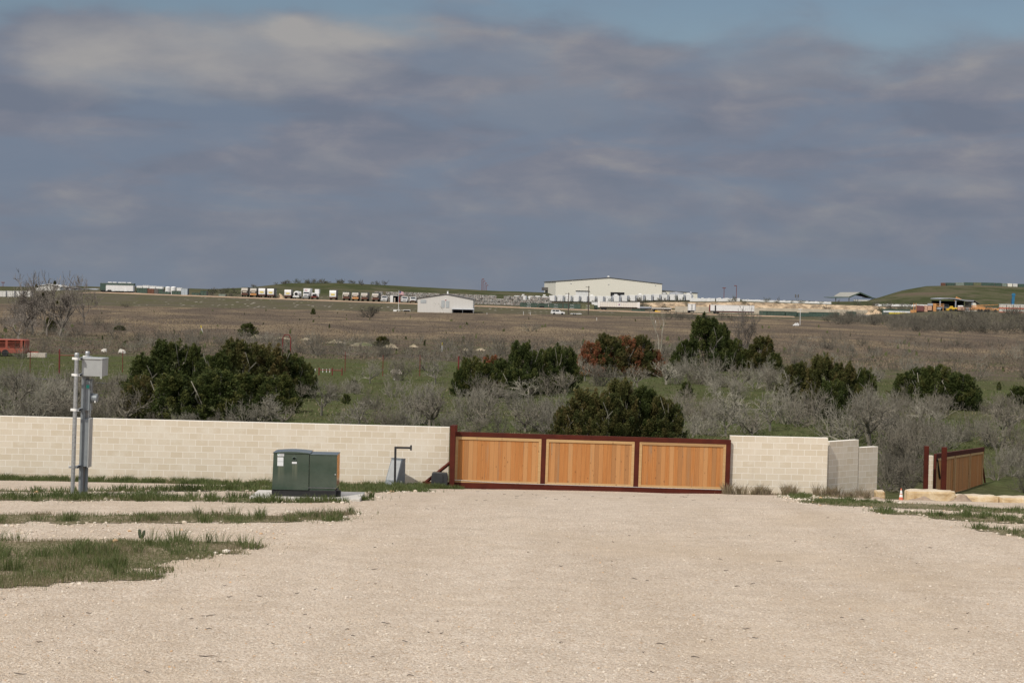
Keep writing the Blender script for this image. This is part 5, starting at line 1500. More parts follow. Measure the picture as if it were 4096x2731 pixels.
for lab, u, kd, sc in (('leftmost garbage truck in the row, seen from behind with a dark hopper', 978, 'A', 1.0), ('garbage truck with an orange hopper sill, second from left in the row', 1013, 'A', 1.0),
        ('garbage truck with a yellow sign on a smooth white back, third from left', 1047, 'B', 1.0), ('garbage truck with a yellow sign standing left of the sand heap', 1082, 'B', 1.0),
        ('garbage truck with a yellow sign standing right of the sand heap', 1151, 'B', .95), ('garbage truck with a yellow sign standing alone in a gap of the row', 1331, 'B', 1.05),
        ('dark hopper garbage truck right of the lone yellow sign one', 1384, 'A', .92), ('garbage truck with an orange stained sill, second of the right four', 1421, 'A', .92),
        ('rusty hopper garbage truck, third of the right four', 1457, 'A', .92), ('rusty hopper garbage truck left of the white pickup', 1501, 'A', .92)):
    garbage(lab, u, PAD, kd, sc)
heap('sand_heap', 'conical tan sand heap between two garbage trucks', 'sand heap', 1122, PAD+4, 3.4, 3.0, 2.1, M_SAND, 31, n=18)
def tanker(label, u, D):
    t = thing('tank_truck', label, 'tank truck', on(u, D)+Vector((0,0,.14)), 0)
    RXm = Matrix.Translation((0, 0, 1.75)) @ Matrix.Rotation(math.radians(-90), 4, 'X')
    MB().lathe([(.3,.0),(.85,.15),(1.0,.5),(1.0,5.0),(.6,5.3)], 18, RXm).build('tank', M_TRW, t, smooth=True)
    MB().lathe([(.55,-.06),(.55,.0)], 16, RXm).build('rear_hatch', M_DARK, t)
    bx(t, 'cab', M_TRW, -1.1, 1.1, 5.6, 7.2, .8, 2.6, b=.1); bx(t, 'bumper', M_TRW, -1.1, 1.1, -.1, .2, .6, 1.1, b=.04)
    for x_ in (-.95, .95): wheel(t, x_, 1.2, .5); wheel(t, x_, 6.3, .5)
tanker('low white tank truck with a round back, right of the sand heap trucks', 1184, PAD)
def semi(label, u, D, toward=True, box=True):
    t = thing('semi_truck', label, 'semi truck', on(u, D)+Vector((0,0,.14)), 0)
    bx(t, 'hood', M_TRW, -.85, .85, 0, 1.9, .9, 1.85, b=.15); bx(t, 'grille', M_GALV, -.5, .5, -.04, .0, .85, 1.7, b=.02)
    bx(t, 'cab', M_TRW, -1.1, 1.1, 1.9, 4.0, .9, 2.75, b=.12); bx(t, 'windshield', M_GLASS, -.95, .95, 1.84, 1.895, 1.95, 2.5, b=.02)
    bx(t, 'bumper', M_GALV, -1.15, 1.15, -.15, .1, .45, .8, b=.05)
    for x_ in (-1.2, 1.2): MB().tube([(x_, 3.9, 1.0), (x_, 3.9, 3.5)], .08, 8).build('exhaust_stack', M_GALV, t)
    for x_ in (-.8, .8): bx(t, 'headlight', M_WGLASS, x_-.14, x_+.14, -.03, .02, 1.0, 1.2, b=.02)
    for x_ in (-1.0, 1.0): wheel(t, x_, .9, .5); wheel(t, x_, 4.2, .5)
    if box:
        bt = bx(t, 'box_body', M_TRW, -1.22, 1.22, 4.4, 11, 1.0, 3.75, b=.05)
        MB().lathe([(.34,0),(.34,.02)], 18, Matrix.Translation((-.2, 4.38, 3.15)) @ RX).build('round_emblem', M_REDST, bt)
        MB().lathe([(.22,0),(.22,.03)], 18, Matrix.Translation((-.12, 4.37, 3.15)) @ RX).build('emblem_disc', M_STICK, bt)
    return t
semi('white semi truck facing the camera with a round emblem on its box', 1222, PAD)
t = thing('tow_truck', 'white truck with a dark red ramp and tall cab box, right of the semi truck', 'flatbed truck', on(1256, PAD)+Vector((0,0,.14)), 0)
bx(t, 'ramp', M_REDD, -1.0, .9, -.2, 4, .7, 1.15, b=.05); bx(t, 'boom', M_DARK, -.6, .5, .3, 2, 1.16, 1.9, b=.1)
bx(t, 'cab', M_TRW, -1.1, .3, 2.2, 4.0, 1.2, 2.3, b=.1); bx(t, 'box_body', M_TRW, -.3, 1.2, 5, 9, 2.0, 3.6, b=.06); bx(t, 'rear_cab', M_TRW, .32, 1.25, 4.2, 4.98, .9, 2.4, b=.06)
for x_ in (-.9, .9): wheel(t, x_, 1, .45); wheel(t, x_, 5, .5)
def pickup(label, u, D, rear=False, dark=False):
    t = thing('pickup_truck', label, 'pickup truck', on(u, D)+Vector((0,0,.14)), 0, 'pickups parked near the metal building')
    bx(t, 'hood', M_TRW, -1.05, 1.05, 0, 1.6, .7, 1.35, b=.15); bx(t, 'grille', M_DARK, -.6, .6, -.03, .02, .75, 1.05, b=.02)
    MB().prism([(1.5,1.33),(2.1,2.15),(3.6,2.15),(3.9,1.33)], 'x', -.98, .98).build('cab', M_TRW, t)
    MB().prism([(1.52,1.42),(1.98,2.05),(1.95,2.07),(1.49,1.44)], 'x', -.85, .85).build('windshield', M_GLASS, t)
    bx(t, 'bed', M_TRW, -1.05, 1.05, 3.92, 5.8, .7, 1.4, b=.05); bx(t, 'bumper', M_RUST if dark else M_TRW, -1.08, 1.08, -.15, .05, .45, .7, b=.05)
    for x_ in (-.8, .8): bx(t, 'headlight', M_WGLASS, x_-.17, x_+.17, -.02, .03, .9, 1.12, b=.02)
    for x_ in (-.95, .95): wheel(t, x_, .9, .4, .4); wheel(t, x_, 4.7, .4, .4)
pickup('white pickup facing the camera right of the rusty hopper garbage trucks', 1536, PAD)
pickup('white pickup with a bright windshield right of the flagpole', 1617, PAD)
pickup('white pickup with a dark rear window, touching the metal building in view', 1651, PAD, dark=True)
t = thing('open_container', 'open white cargo container full of scrap, left of the flagpole', 'container', on(1577, PAD+2)+Vector((0,0,.14)), 0)
bx(t, 'left_door', M_TRW, -1.45, -.45, 0, .1, 0, 2.4); bx(t, 'side_wall', M_NAVY, 1.2, 1.3, 0, 6, 0, 2.4); bx(t, 'roof', M_TRW, -1.45, 1.3, .102, 6, 2.3, 2.42); bx(t, 'back_wall', M_DARK, -1.3, 1.19, 5.9, 6, 0, 2.29)
bx(t, 'right_door', M_REDD, 1.32, 2.1, .3, .4, 0, 2.2); bx(t, 'scrap_board', M_PLANK, -.3, .3, .6, .7, .05, 1.6)
# things at the left end of the yard
def box_trailer(label, u0, u1, vt, D, mat=M_TRW, dep=2.5, group=None, name='box_trailer', cat='trailer', wheels_=True, zb=1.0, base_dz=.14, decal=None):
    p = on(u0, D); k = D/FPX; L = (u1-u0)*k
    z0 = p.z+base_dz; h = at(u0, vt, D).z-z0
    t = thing(name, label, cat, (p.x, p.y, z0), 0, group)
    b_ = bx(t, 'body', mat, 0, L, 0, dep, zb if wheels_ else 0.02, h, b=.05)
    MB().box(-.0+.05, L-.05, -.03, -.005, h-.14, h-.06).build('top_rail', M_GALV, b_)
    MB().box(-.0+.05, L-.05, -.03, -.005, (zb if wheels_ else 0)+.06, (zb if wheels_ else 0)+.14).build('bottom_rail', M_ROOFD, b_)
    if wheels_:
        for x_ in (L*.10, L*.17): wheel(t, x_, .15, .5, .5, .3, 'y')
        bx(t, 'landing_leg', M_ROOFD, L*.80, L*.80+.2, .2, .4, 0, zb-.02, b=.01); bx(t, 'chassis', M_DARK, .1, L-.1, .4, dep-.4, zb-.35, zb-.01, b=.02)
    return t, L, h
gt, L, h = box_trailer('long dark green trailer at the left end of the yard', 400, 536, 1131, 690, M_DGREEN)
for f_ in (.28, .42, .58, .70, .85): bx(gt, 'roof_hatch', M_TRW, L*f_-.7, L*f_+.7, .3, 1.6, h+.003, h+.35, b=.08)
wt, L, h = box_trailer('bright white box trailer parked before the long green trailer', 423, 532, 1140, 672, M_TRW, zb=.45)
for f_ in (.28, .72): bx(wt, 'side_door', M_TRW, L*f_-.5, L*f_+.5, -.05, -.02, .5, h-.25, b=.01)
def ctn(label, u0, u1, vt, D, mat, name='container', cat='container', side=None, vb=None, group='containers and bins in the left of the yard', ribs=True):
    p = on(u0, D) if vb is None else at(u0, vb, D); k = D/FPX; L = (u1-u0)*k
    z0 = p.z+(.1 if vb is None else 0); h = at(u0, vt, D).z-z0
    t = thing(name, label, cat, (p.x, p.y, z0), 0, group)
    b_ = bx(t, 'body', mat, 0, L, 0, 2.3, 0, h, b=.04)
    if ribs:
        mb = MB(); n = max(2, int(L/.9))
        for i in range(n+1):
            x_ = .06+(L-.2)*i/n; mb.box(x_, x_+.08, -.06, -.003, .1, h-.12)
        r_ = mb.build('side_ribs', mat, b_); r_['kind'] = 'stuff'
        MB().box(0.02, L-.02, -.07, -.002, h-.11, h+.02).build('top_rail', mat, b_)
    if side: bx(t, 'end_panel', side, L+.003, L+.12, .02, 2.28, .02, h-.02, b=.02)
    return t, L, h
for a in (('dark green bin with a hood, right beside the white box trailer', 546, 588, 1151, 668, M_DGREEN, 'skip_bin', 'bin'), ('rusty brown skip bin in the left of the yard', 590, 616, 1154, 668, M_RUST, 'skip_bin', 'bin'),
        ('narrow dark skip bin right of the rusty one', 617, 632, 1154, 668, M_ROOFD, 'skip_bin', 'bin'), ('dark green skip bin with a rounded side, left of the pair of tanks', 633, 652, 1155, 668, M_DGREEN, 'skip_bin', 'bin'),
        ('low dark green skip bin below the white tanks', 653, 678, 1167, 668, M_DGREEN, 'skip_bin', 'bin'), ('dark green skip bin just left of the blue grey container', 686, 722, 1163, 668, M_DGREEN, 'skip_bin', 'bin'),
        ('low long dark green bin right of the blue grey container', 766, 798, 1171, 668, M_DGREEN, 'skip_bin', 'bin'), ('taller dark green bin at the right end of the left yard', 801, 826, 1163, 668, M_DGREEN, 'skip_bin', 'bin'),
        ('small pale green bin alone between the bins and the trucks', 874, 902, 1176, 668, M_PGREEN, 'skip_bin', 'bin')):
    ctn(*a, side=M_ROOFD)
ctn('blue grey storage container with a dark blue end in the left of the yard', 724, 750, 1153, 668, simple('blue_grey_paint', (.36,.42,.47), .6, .1, 2), 'container', 'container', M_NAVY)
for i, (lab, a, b, vt) in enumerate((('white box truck body behind the bins, leftmost of four', 546, 568, 1142), ('white box truck body behind the bins, second of four', 570, 594, 1141), ('white box truck body behind the bins, third of four', 597, 620, 1143), ('white box truck body behind the bins, rightmost of four', 622, 650, 1145))):
    box_trailer(lab, a, b, vt, 700, M_TRW, group='white bodies behind the bins', zb=.8)
for lab, u, r in (('plump white storage tank, left one of the pair behind the bins', 671, 10), ('plump white storage tank, right one of the pair behind the bins', 693, 10.5)):
    p = on(u, 705); k = 705/FPX; h = at(u, 1146, 705).z-p.z
    o = MB().lathe([(r*k,-.1),(r*k,h*.9),(r*k*.7,h*.97),(.2,h)], 20).build('storage_tank', M_TRW, smooth=True); o.location = p; tag(o, lab, 'tank', 'white tanks behind the bins')
box_trailer('small white trailer right of the white storage tanks', 706, 726, 1150, 700, M_TRW, zb=.7)
# pale buildings at the very left
def shed(name, label, u0, u1, ve, vr_, D, wall_m, roof_m, dep=14, base=None, over=.4, ridge=.5):
    p = on(u0, D); k = D/FPX; L = (u1-u0)*k; he = at(u0, ve, D).z-p.z; hr = at((u0+u1)/2, vr_, D).z-p.z
    t = thing(name, label, 'building', p, 0)
    MB().prism([(0,-.5),(L,-.5),(L,he),(L*ridge,hr),(0,he)], 'y', 0, dep).build('wall', wall_m, t)
    for a, b in (((0-over, he-.05),(L*ridge, hr+.10)), ((L*ridge, hr+.10),(L+over, he-.05))):
        MB().prism([a, b, (b[0], b[1]+.22), (a[0], a[1]+.22)], 'y', -over, dep+over).build('roof', roof_m, t)
    return t, L, he, hr
shed('far_shed', 'pale gabled shed half hidden behind the big leafless trees', 143, 240, 1146, 1139, 760, M_PALEW, M_PALEW)
shed('far_shed', 'low dark grey shed right of the pale gabled one on the left skyline', 243, 296, 1153, 1150, 770, M_TRG, M_ROOFD)
shed('far_shed', 'long low white shed on the left skyline before the green trailer', 308, 392, 1160, 1157, 765, M_PALEW, M_TRG)
for i in range(5):
    a = -40+i*34
    ctn(['pale container at the far left edge, %s of five in a row' % w for w in ('first', 'second', 'third', 'fourth', 'fifth')][i], a, a+29, 1163, 690, M_PALEW, side=M_TRG, group='pale containers at the far left')
# bales behind the trucks
def bale_mat():
    m, nt, b = new_mat('crushed_paper_bale')
    p = pos(nt)
    v = nt.nodes.new('ShaderNodeTexVoronoi'); v.inputs['Scale'].default_value = 4.5; nt.links.new(p, v.inputs['Vector'])
    s = nt.nodes.new('ShaderNodeSeparateColor'); nt.links.new(v.outputs['Color'], s.inputs[0])
    col = ramp(nt, s.outputs[0], [(0, (.04,.04,.036)), (.3, (.15,.145,.13)), (.55, (.30,.29,.27)), (.8, (.50,.49,.47)), (.94, (.30,.2,.15)), (1, (.08,.11,.14))])
    nt.links.new(col, b.inputs['Base Color']); b.inputs['Roughness'].default_value = .9
    bump(nt, b, v.outputs['Distance'], .6, .1)
    return m
M_BALE = bale_mat()
proto = None
for r_ in range(3):
    for i in range(46):
        u = 1506+i*15.2+(7 if r_ == 1 else 0)
        if r_ == 2 and vr.random() < .12: continue
        D = 722-(0 if u < 1900 else (u-1900)*.02)
        p = on(u, D)
        if proto is None:
            proto = MB().rbox(-.78, .78, 0, 1.3, 0, 1.14, .07).build('paper_bale', M_BALE)
            tag(proto, 'grey white bale of crushed paper stacked in the long wall behind the trucks', 'bale', 'bales stacked behind the trucks'); o = proto
        else:
            o = proto.copy(); C.objects.link(o)
        o.location = (p.x, p.y+vr.uniform(-.25, .25), p.z+1.15*r_); o.rotation_euler = (0, 0, vr.uniform(-.06, .06))
# metal building
p = on(1670, 585); D = 585; k = D/FPX
mbd = thing('metal_building', 'pale grey metal building with a low gable at the foot of the embankment', 'building', p)
L = 222*k; he = at(1670, 1194, D).z-p.z; hr = at(1784, 1178, D).z-p.z; he2 = at(1891, 1199, D).z-p.z
rx = (1784-1670)*k
def clad_mat():
    m, nt, b = new_mat('ribbed_cladding')
    pz = pos(nt, True); sp = nt.nodes.new('ShaderNodeSeparateXYZ'); nt.links.new(pz, sp.inputs[0])
    w = math_(nt, 'PINGPONG', sp.outputs[0], .22)
    col = mixc(nt, maprange(nt, w, .0, .05), (.44,.43,.41), (.60,.585,.555))
    col = mixc(nt, maprange(nt, noise_tex(nt, pz, .6, 4), .35, .65), col, (.57,.55,.51), 'MIX') if False else col
    nt.links.new(col, b.inputs['Base Color']); b.inputs['Roughness'].default_value = .55
    bump(nt, b, w, .5, .05)
    return m
M_CLAD = clad_mat()
MB().prism([(0,-.4),(L,-.4),(L,he2),(rx,hr),(0,he)], 'y', 0, 18).build('wall', M_CLAD, mbd)
for a, b in (((-.25, he-.02),(rx, hr+.06)), ((rx, hr+.06),(L+.5, he2-.06))):
    MB().prism([a, b, (b[0], b[1]+.2), (a[0], a[1]+.2)], 'y', -.25, 18.3).build('roof', M_ROOFD, mbd)
def win(x0c, x1c, y0c, y1c, nm='window', mat=M_WGLASS):
    x0, x1 = ((1600+x0c/4.704)-1670)*k, ((1600+x1c/4.704)-1670)*k
    z1, z0 = [at(1780, 1080+c/4.704, D).z-p.z for c in (y0c, y1c)]
    f = MB().box(x0-.08, x1+.08, -.05, -.004, z0-.08, z1+.08).build(nm, M_TRG, mbd)
    MB().box(x0, x1, -.075, -.052, z0, z1).build('pane', mat, f)
win(390, 485, 573, 627); win(780, 830, 582, 705); win(865, 918, 585, 705)
x0 = ((1600+972/4.704)-1670)*k
MB().prism([(-1.6,1.08),(0,1.30),(0,1.42),(-1.6,1.2)], 'x', x0, L+.35).build('awning', M_TRG, mbd)
MB().box(x0, L+.3, -1.5, -1.47, 1.225, 1.40).build('awning_trim', M_STICK, mbd)
bx(mbd, 'dark_panel', M_DARK, x0+.1, L-.05, -.03, -.003, -.2, 1.02, b=.005)  # near-black panel on the wall below the awning
for f_ in (0.05, .5, .98): MB().tube([(lerp(x0, L+.2, f_), -1.45, -.3), (lerp(x0, L+.2, f_), -1.45, 1.1)], .06, 6).build('awning_post', M_GALV, mbd)
l_ = bx(mbd, 'wall_lamp', M_STICK, rx-.32, rx-.02, -.12, -.005, hr-1.55, hr-1.30, b=.04); bx(mbd, 'lamp_base', M_REDST, rx-.32, rx-.02, -.10, -.005, hr-1.80, hr-1.56, b=.03)
MB().lathe([(.30,-.1),(.34,.25),(.16,.45),(.13,.55),(.24,.62),(.24,.85),(.0,.95)], 12, Matrix.Translation((rx+.35, 2, hr+.1))).build('roof_ventilator', M_WHITE, mbd, smooth=True)
# flagpole with flag
p = on(1594, 588); k = 588/FPX
fl = thing('flagpole', 'thin white flagpole left of the metal building', 'flagpole', p)
hh = at(1594, 1163, 588).z-p.z
MB().tube([(0,0,-.2),(0,0,hh)], [.07,.045], 8).build('pole', M_WHITE, fl); MB().lathe([(.0,hh),(.08,hh+.05),(.0,hh+.12)], 8).build('finial', M_WHITE, fl)
fw, fh = 1.5, 1.0
def wave(x, z): return Vector((x+.08, -.02+.16*math.sin(x*4.2)*(.3+x/fw), hh-.12-z+.10*math.sin(x*3.3+.4)*x/fw-.10*x))
def sheet(name, x0, x1, bands, mat, par, off, th=.004):
    V = []; Fc = []; n = 14
    for (z0, z1) in bands:
        o = len(V)
        for i in range(n+1):
            x_ = lerp(x0, x1, i/n)
            for z_ in (z0, z1): V.append(wave(x_, z_)+Vector((0, off, 0)))
        for i in range(n): a = o+2*i; Fc.append((a, a+1, a+3, a+2))
    o = npmesh(name, V, Fc, 4, mat, par)
    m_ = o.modifiers.new('s', 'SOLIDIFY'); m_.thickness = th; m_.offset = 0
    return o
fg = sheet('flag', 0, fw, [(0, fh)], M_STICK, None, 0)
fg.location = p; tag(fg, 'striped flag with a blue starred corner flying from the white flagpole', 'flag')
s_ = fh/13
sheet('red_stripes', 0, fw, [(s_*i, s_*(i+1)) for i in range(0, 13, 2)], M_REDST, fg, -.006, .01)['kind'] = 'stuff'
ct_ = sheet('canton', 0, fw*.42, [(0, s_*7)], M_BLUEF, fg, -.014, .016)
mb = MB()
for r_ in range(5):
    for c_ in range(6):
        q = wave(.05+c_*.10, .05+r_*.10)+Vector((0, -.024, 0)); mb.box(q.x-.014, q.x+.014, q.y-.002, q.y+.002, q.z-.014, q.z+.014)
mb.build('stars', M_STICK, ct_)['kind'] = 'stuff'
for lab, u0, u1, dk in (('low white equipment skid at the foot of the flagpole', 1573, 1600, 0), ('low white frame with a dark opening between flagpole and metal building', 1612, 1641, 1)):
    D = 590; p = on(u0, D); k = D/FPX; L = (u1-u0)*k
    t = thing('equipment_skid', lab, 'equipment', p, 0, 'low white equipment by the flagpole')
    bx(t, 'top_beam', M_WHITE, 0, L, 0, .8, .48, .62, b=.02); bx(t, 'base', M_DARK if dk else M_WHITE, .1, L*.5 if not dk else L-.1, .05, .7, 0, .47, b=.02)
    for x_ in (0, L-.1): bx(t, 'leg', M_WHITE, x_, x_+.09, -.02, .04, -.1, .47, b=.01)

# utility poles
for lab, u, vt, vb, D in (('brown wooden utility pole, shorter left one before the green dumpsters', 2273, 1171, 1263, 600), ('tall brown wooden utility pole before the rusty white trailer', 2353, 1144, 1263, 600)):
    p = on(u, D); h = at(u, vt, D).z-p.z
    t = thing('utility_pole', lab, 'utility pole', p, 0, 'wooden utility poles')
    MB().tube([(0,0,-.5),(0,0,h)], [.17,.12], 8).build('pole', M_WOODP, t)
    MB().box(-1.0,.25,-.06,.06,h-.4,h-.28).build('crossarm', M_WOODP, t)
    MB().lathe([(.05,h-.28),(.06,h-.1)], 6, Matrix.Translation((-.85,0,0))).build('insulator', M_GALV, t)
# green roll-off dumpsters in a line, with their lettering
GD = 668
for i, (lab, a, b, vt, mt_) in enumerate((('dark green roll off dumpster with white lettering, leftmost of the long row', 2080, 2150, 1211, M_DGREEN), ('green dumpster with a black gap, second in the long row', 2152, 2192, 1214, M_DGREEN),
        ('dark green lettered dumpster left of the short utility pole', 2196, 2250, 1213, M_DGREEN), ('dark green lettered dumpster between the two utility poles', 2254, 2322, 1214, M_DGREEN), ('olive lettered dumpster at the tall utility pole', 2325, 2377, 1217, M_OLIVE), ('plain dark green dumpster against the rusty white trailer', 2378, 2394, 1221, M_DGREEN))):
    t, L, h = ctn(lab, a, b, vt, GD, mt_, 'roll_off_dumpster', 'dumpster', group='green roll off dumpsters')
    bdy = t.children[0]
    if i in (0, 2, 3, 4):
        text('T D S', .55, M_STICK, bdy, (L/2, -.08, h*.60), align='CENTER', ext=.004)
        text('3750275', .42, M_STICK, bdy, (L/2, -.08, h*.10), align='CENTER', ext=.004)
    else:
        bx(t, 'black_gap', M_DARK, L*.15, L*.6, -.09, -.065, .1, h*.45, b=.005)
# rusty white transfer trailer
def rust_white():
    m, nt, b = new_mat('rust_stained_white')
    p_ = pos(nt, True)
    f = noise_tex(nt, p_, .9, 6, .75, .4)
    st = nt.nodes.new('ShaderNodeSeparateXYZ'); nt.links.new(p_, st.inputs[0])
    run = noise_tex(nt, combine(nt, math_(nt, 'MULTIPLY', st.outputs[0], 3.0), 0.0, math_(nt, 'MULTIPLY', st.outputs[2], .35)), 1.0, 4, .7)
    col = mixc(nt, maprange(nt, f, .60, .72), (.66,.645,.60), (.36,.20,.13))
    col = mixc(nt, maprange(nt, run, .56, .72, 0, .5), col, (.46,.37,.29))
    nt.links.new(col, b.inputs['Base Color']); b.inputs['Roughness'].default_value = .7
    return m
tt, L, h = box_trailer('long rust stained white transfer trailer with a square emblem on its side', 2393, 2558, 1206, 664, rust_white(), 2.6, zb=1.05)
bd = tt.children[0]
mb = MB()
for i in range(22): x_ = .7+(L-1.5)*i/21; mb.box(x_, x_+.07, -.045, -.004, 1.2, h-.2)
mb.build('side_ribs', M_TRD, bd)['kind'] = 'stuff'
bx(tt, 'front_post', M_TRW, -.12, .55, -.08, 2.66, .95, h+.06, b=.03); bx(tt, 'rear_post', M_TRW, L-.75, L+.08, -.08, 2.66, .95, h+.02, b=.03)
em = MB().box(L*.475, L*.475+.85, -.06, -.048, h*.50, h*.50+1.0).build('emblem_sticker', M_STICK, bd)
MB().lathe([(.27,0),(.27,.008)], 20, Matrix.Translation((L*.475+.42, -.062, h*.50+.55)) @ RX).build('emblem_ring', M_BLUEF, em)
MB().lathe([(.17,0),(.17,.010)], 20, Matrix.Translation((L*.475+.36, -.062, h*.50+.55)) @ RX).build('emblem_disc', M_REDST, em)
box_trailer('plain white trailer just behind the left end of the rusty white one', 2367, 2394, 1208, 690, M_TRW, zb=.8)
ctn('low dark green dumpster beneath the right end of the rusty trailer', 2528, 2580, 1236, 664, M_DGREEN, 'roll_off_dumpster', 'dumpster', group='green roll off dumpsters')
box_trailer('grey flat topped trailer right behind the rusty white one', 2558, 2606, 1226, 680, M_TRG, zb=.9)
box_trailer('weathered white tank wagon with a dark top right of the grey trailer', 2608, 2686, 1230, 674, M_TRD, zb=.9)
t = thing('yellow_attachment', 'small yellow machine attachment lying before the weathered wagon', 'attachment', on(2620, 660)); bx(t, 'plate', M_YELM, 0, 1.0, 0, .6, 0, .7, b=.1); bx(t, 'arm', M_YELM, .2, 2.0, .1, .4, .2, .5, b=.1)
t, L, h = box_trailer('tall white box container with a black ladder, left of the tall juniper', 2753, 2779, 1215, 672, M_TRW, 2.8, zb=.8)
lb = t.children[0]
mb = MB().box(L*.42, L*.42+.04, -.06, -.03, 1.0, h-.1).box(L*.62, L*.62+.04, -.06, -.03, 1.0, h-.1)
for z_ in np.arange(1.1, h-.1, .3): mb.box(L*.42, L*.62, -.055, -.035, z_, z_+.05)
mb.build('ladder', M_ROOFD, lb)
bx(t, 'end_panel', M_TRG, L+.003, L+.3, .05, 2.75, .8, h-.03, b=.02)
t, L, h = box_trailer('long white box trailer with a red edge behind the tall juniper clump', 2841, 3017, 1219, 672, M_TRW, 2.6, zb=.95)
bx(t, 'red_edge', M_REDD, -.25, -.003, 0, 2.6, .6, h+.03, b=.02); bx(t, 'dark_gap', M_DARK, L*.10, L*.13, -.05, -.032, 1.1, h-.2, b=.004); bx(t, 'red_skirt', M_REDD, L*.14, L*.99, -.05, -.004, .8, .93, b=.004)
ctn('tall dark green dumpster, leftmost at the foot of the concrete wall', 3039, 3067, 1243, 660, M_DGREEN, 'roll_off_dumpster', 'dumpster', group='dumpsters at the concrete wall')
ctn('long dark green dumpster with white squares below the concrete wall', 3068, 3140, 1244, 660, M_DGREEN, 'roll_off_dumpster', 'dumpster', group='dumpsters at the concrete wall')
ctn('dark green dumpster right of the long one below the concrete wall', 3142, 3187, 1246, 660, M_DGREEN, 'roll_off_dumpster', 'dumpster', group='dumpsters at the concrete wall')
ctn('low dark green dumpster right of the white lamp pole', 3190, 3235, 1250, 660, M_DGREEN, 'roll_off_dumpster', 'dumpster', group='dumpsters at the concrete wall')
ctn('long low dark green dumpster, rightmost before the sand heaps', 3238, 3358, 1248, 665, M_DGREEN, 'roll_off_dumpster', 'dumpster', group='dumpsters at the concrete wall')
ctn('small green dumpster beside the grey pipe near the sand heaps', 3388, 3424, 1246, 668, M_DGREEN, 'roll_off_dumpster', 'dumpster', group='dumpsters at the concrete wall')
# cut bank, wall below it
V = []; Fc = []
xs_ = np.linspace(46, 150, 120)
for i, x in enumerate(xs_):
    for j in range(9):
        y = 725+j*2.1
        e = min(1, i/8, (119-i)/8)
        n_ = noise.noise(Vector((x*.12, y*.25, 3)))*1.0+noise.noise(Vector((x*.5, y*.6, 9)))*.4
        V.append((x, y, H(x, y)+(.12+.5*max(0, n_))*e*(1 if 0 < j < 8 else -.3)-.1))
for i in range(119):
    for j in range(8): a = i*9+j; Fc.append((a, a+9, a+10, a+1))
def cut_mat():
    m, nt, b = new_mat('cut_bank_earth')
    p_ = pos(nt)
    f = noise_tex(nt, p_, .35, 6, .7, .4)
    col = ramp(nt, f, [(.32, (.12,.10,.075)), (.46, (.26,.19,.12)), (.58, (.50,.38,.25)), (.75, (.60,.48,.34))])
    nt.links.new(col, b.inputs['Base Color']); b.inputs['Roughness'].default_value = 1; bump(nt, b, f, .8, .8)
    return m
tag(npmesh('cut_bank', V, Fc, 4, cut_mat(), smooth=False), 'tan earth cut below the row of white trailers, tufted with brush', None, None, 'structure')
p = on(2700, 716); q = on(3470, 716)
o = MB().rbox(0, q.x-p.x, 0, .5, -.6, 2.15, .03).build('retaining_wall', M_WALLC); o.location = (p.x, 716, min(p.z, q.z)); tag(o, 'long beige concrete retaining wall at the foot of the tan cut bank', 'retaining wall')
# white trailers in front of the warehouse
i = 0
u = 2056.0
while u < 2745:
    w = 25 if u < 2180 else 29
    D = 762 if u < 2180 else 757
    p = on(u+w/2, D); k = D/FPX; h = 27*k if u > 2180 else 21*k
    t = thing('box_trailer', 'white box trailer, %s in the row parked below the warehouse' % (nth(i, 99) if i < 10 else '%s from the right' % ORD[max(1, int((2745-u)/32.2))] if (2745-u) > 32.3 else 'rightmost'), 'trailer', p, vr.uniform(-.02, .02), 'white trailers parked below the warehouse')
    wm = w*k*.74
    bx(t, 'body', M_TRW, -w*k/2, -w*k/2+wm, 0, 9, .35, h+vr.uniform(-.15, .15), b=.05)
    bx(t, 'gap_shade', M_TRG, -w*k/2+wm+.004, w*k/2-.05, .4, 9, .35, h-.1, b=.03)  # grey filler box: shading of the gap between trailers, put in as colour
    bx(t, 'chassis', M_DARK, -w*k/2+.3, -w*k/2+wm-.2, .2, 8.8, 0, .345, b=.02)
    if i % 3 == 1: bx(t, 'roof_unit', M_WHITE, -w*k/2+.3, -w*k/2+wm*.7, 1, 3, h+.2, h+.55, b=.05)
    u += w+3.2; i += 1
# low white barrier line on top of the bank to the right
for i, (a, b, lab) in enumerate(((2760, 2860, 'pale heaped white bags at the left end of the line above the cut bank'), (2865, 2960, 'white heaped bags in the middle of the line above the cut bank'), (2968, 3325, 'long low white barrier line above the cut bank'), (3500, 3720, 'low white barrier line right of the green roofed shelter'))):
    p = on(a, 752); q = on(b, 752); k = 752/FPX
    mb = MB(); n = int((b-a)/9)
    for j in range(n):
        x0 = (q.x-p.x)*j/n; hh_ = (.75 if i > 1 else 1.2)*(1+.35*noise.noise(Vector((j*.7, i, 0)))); zz = lerp(0, q.z-p.z, j/n)
        mb.rbox(x0, x0+(q.x-p.x)/n+.02, .02*(j % 2), 1.0, zz-.1, zz+hh_, .06, 1)
    o = mb.build('barrier_wall', M_TRW); o.location = p; tag(o, lab, 'barrier', 'white barriers above the cut bank')
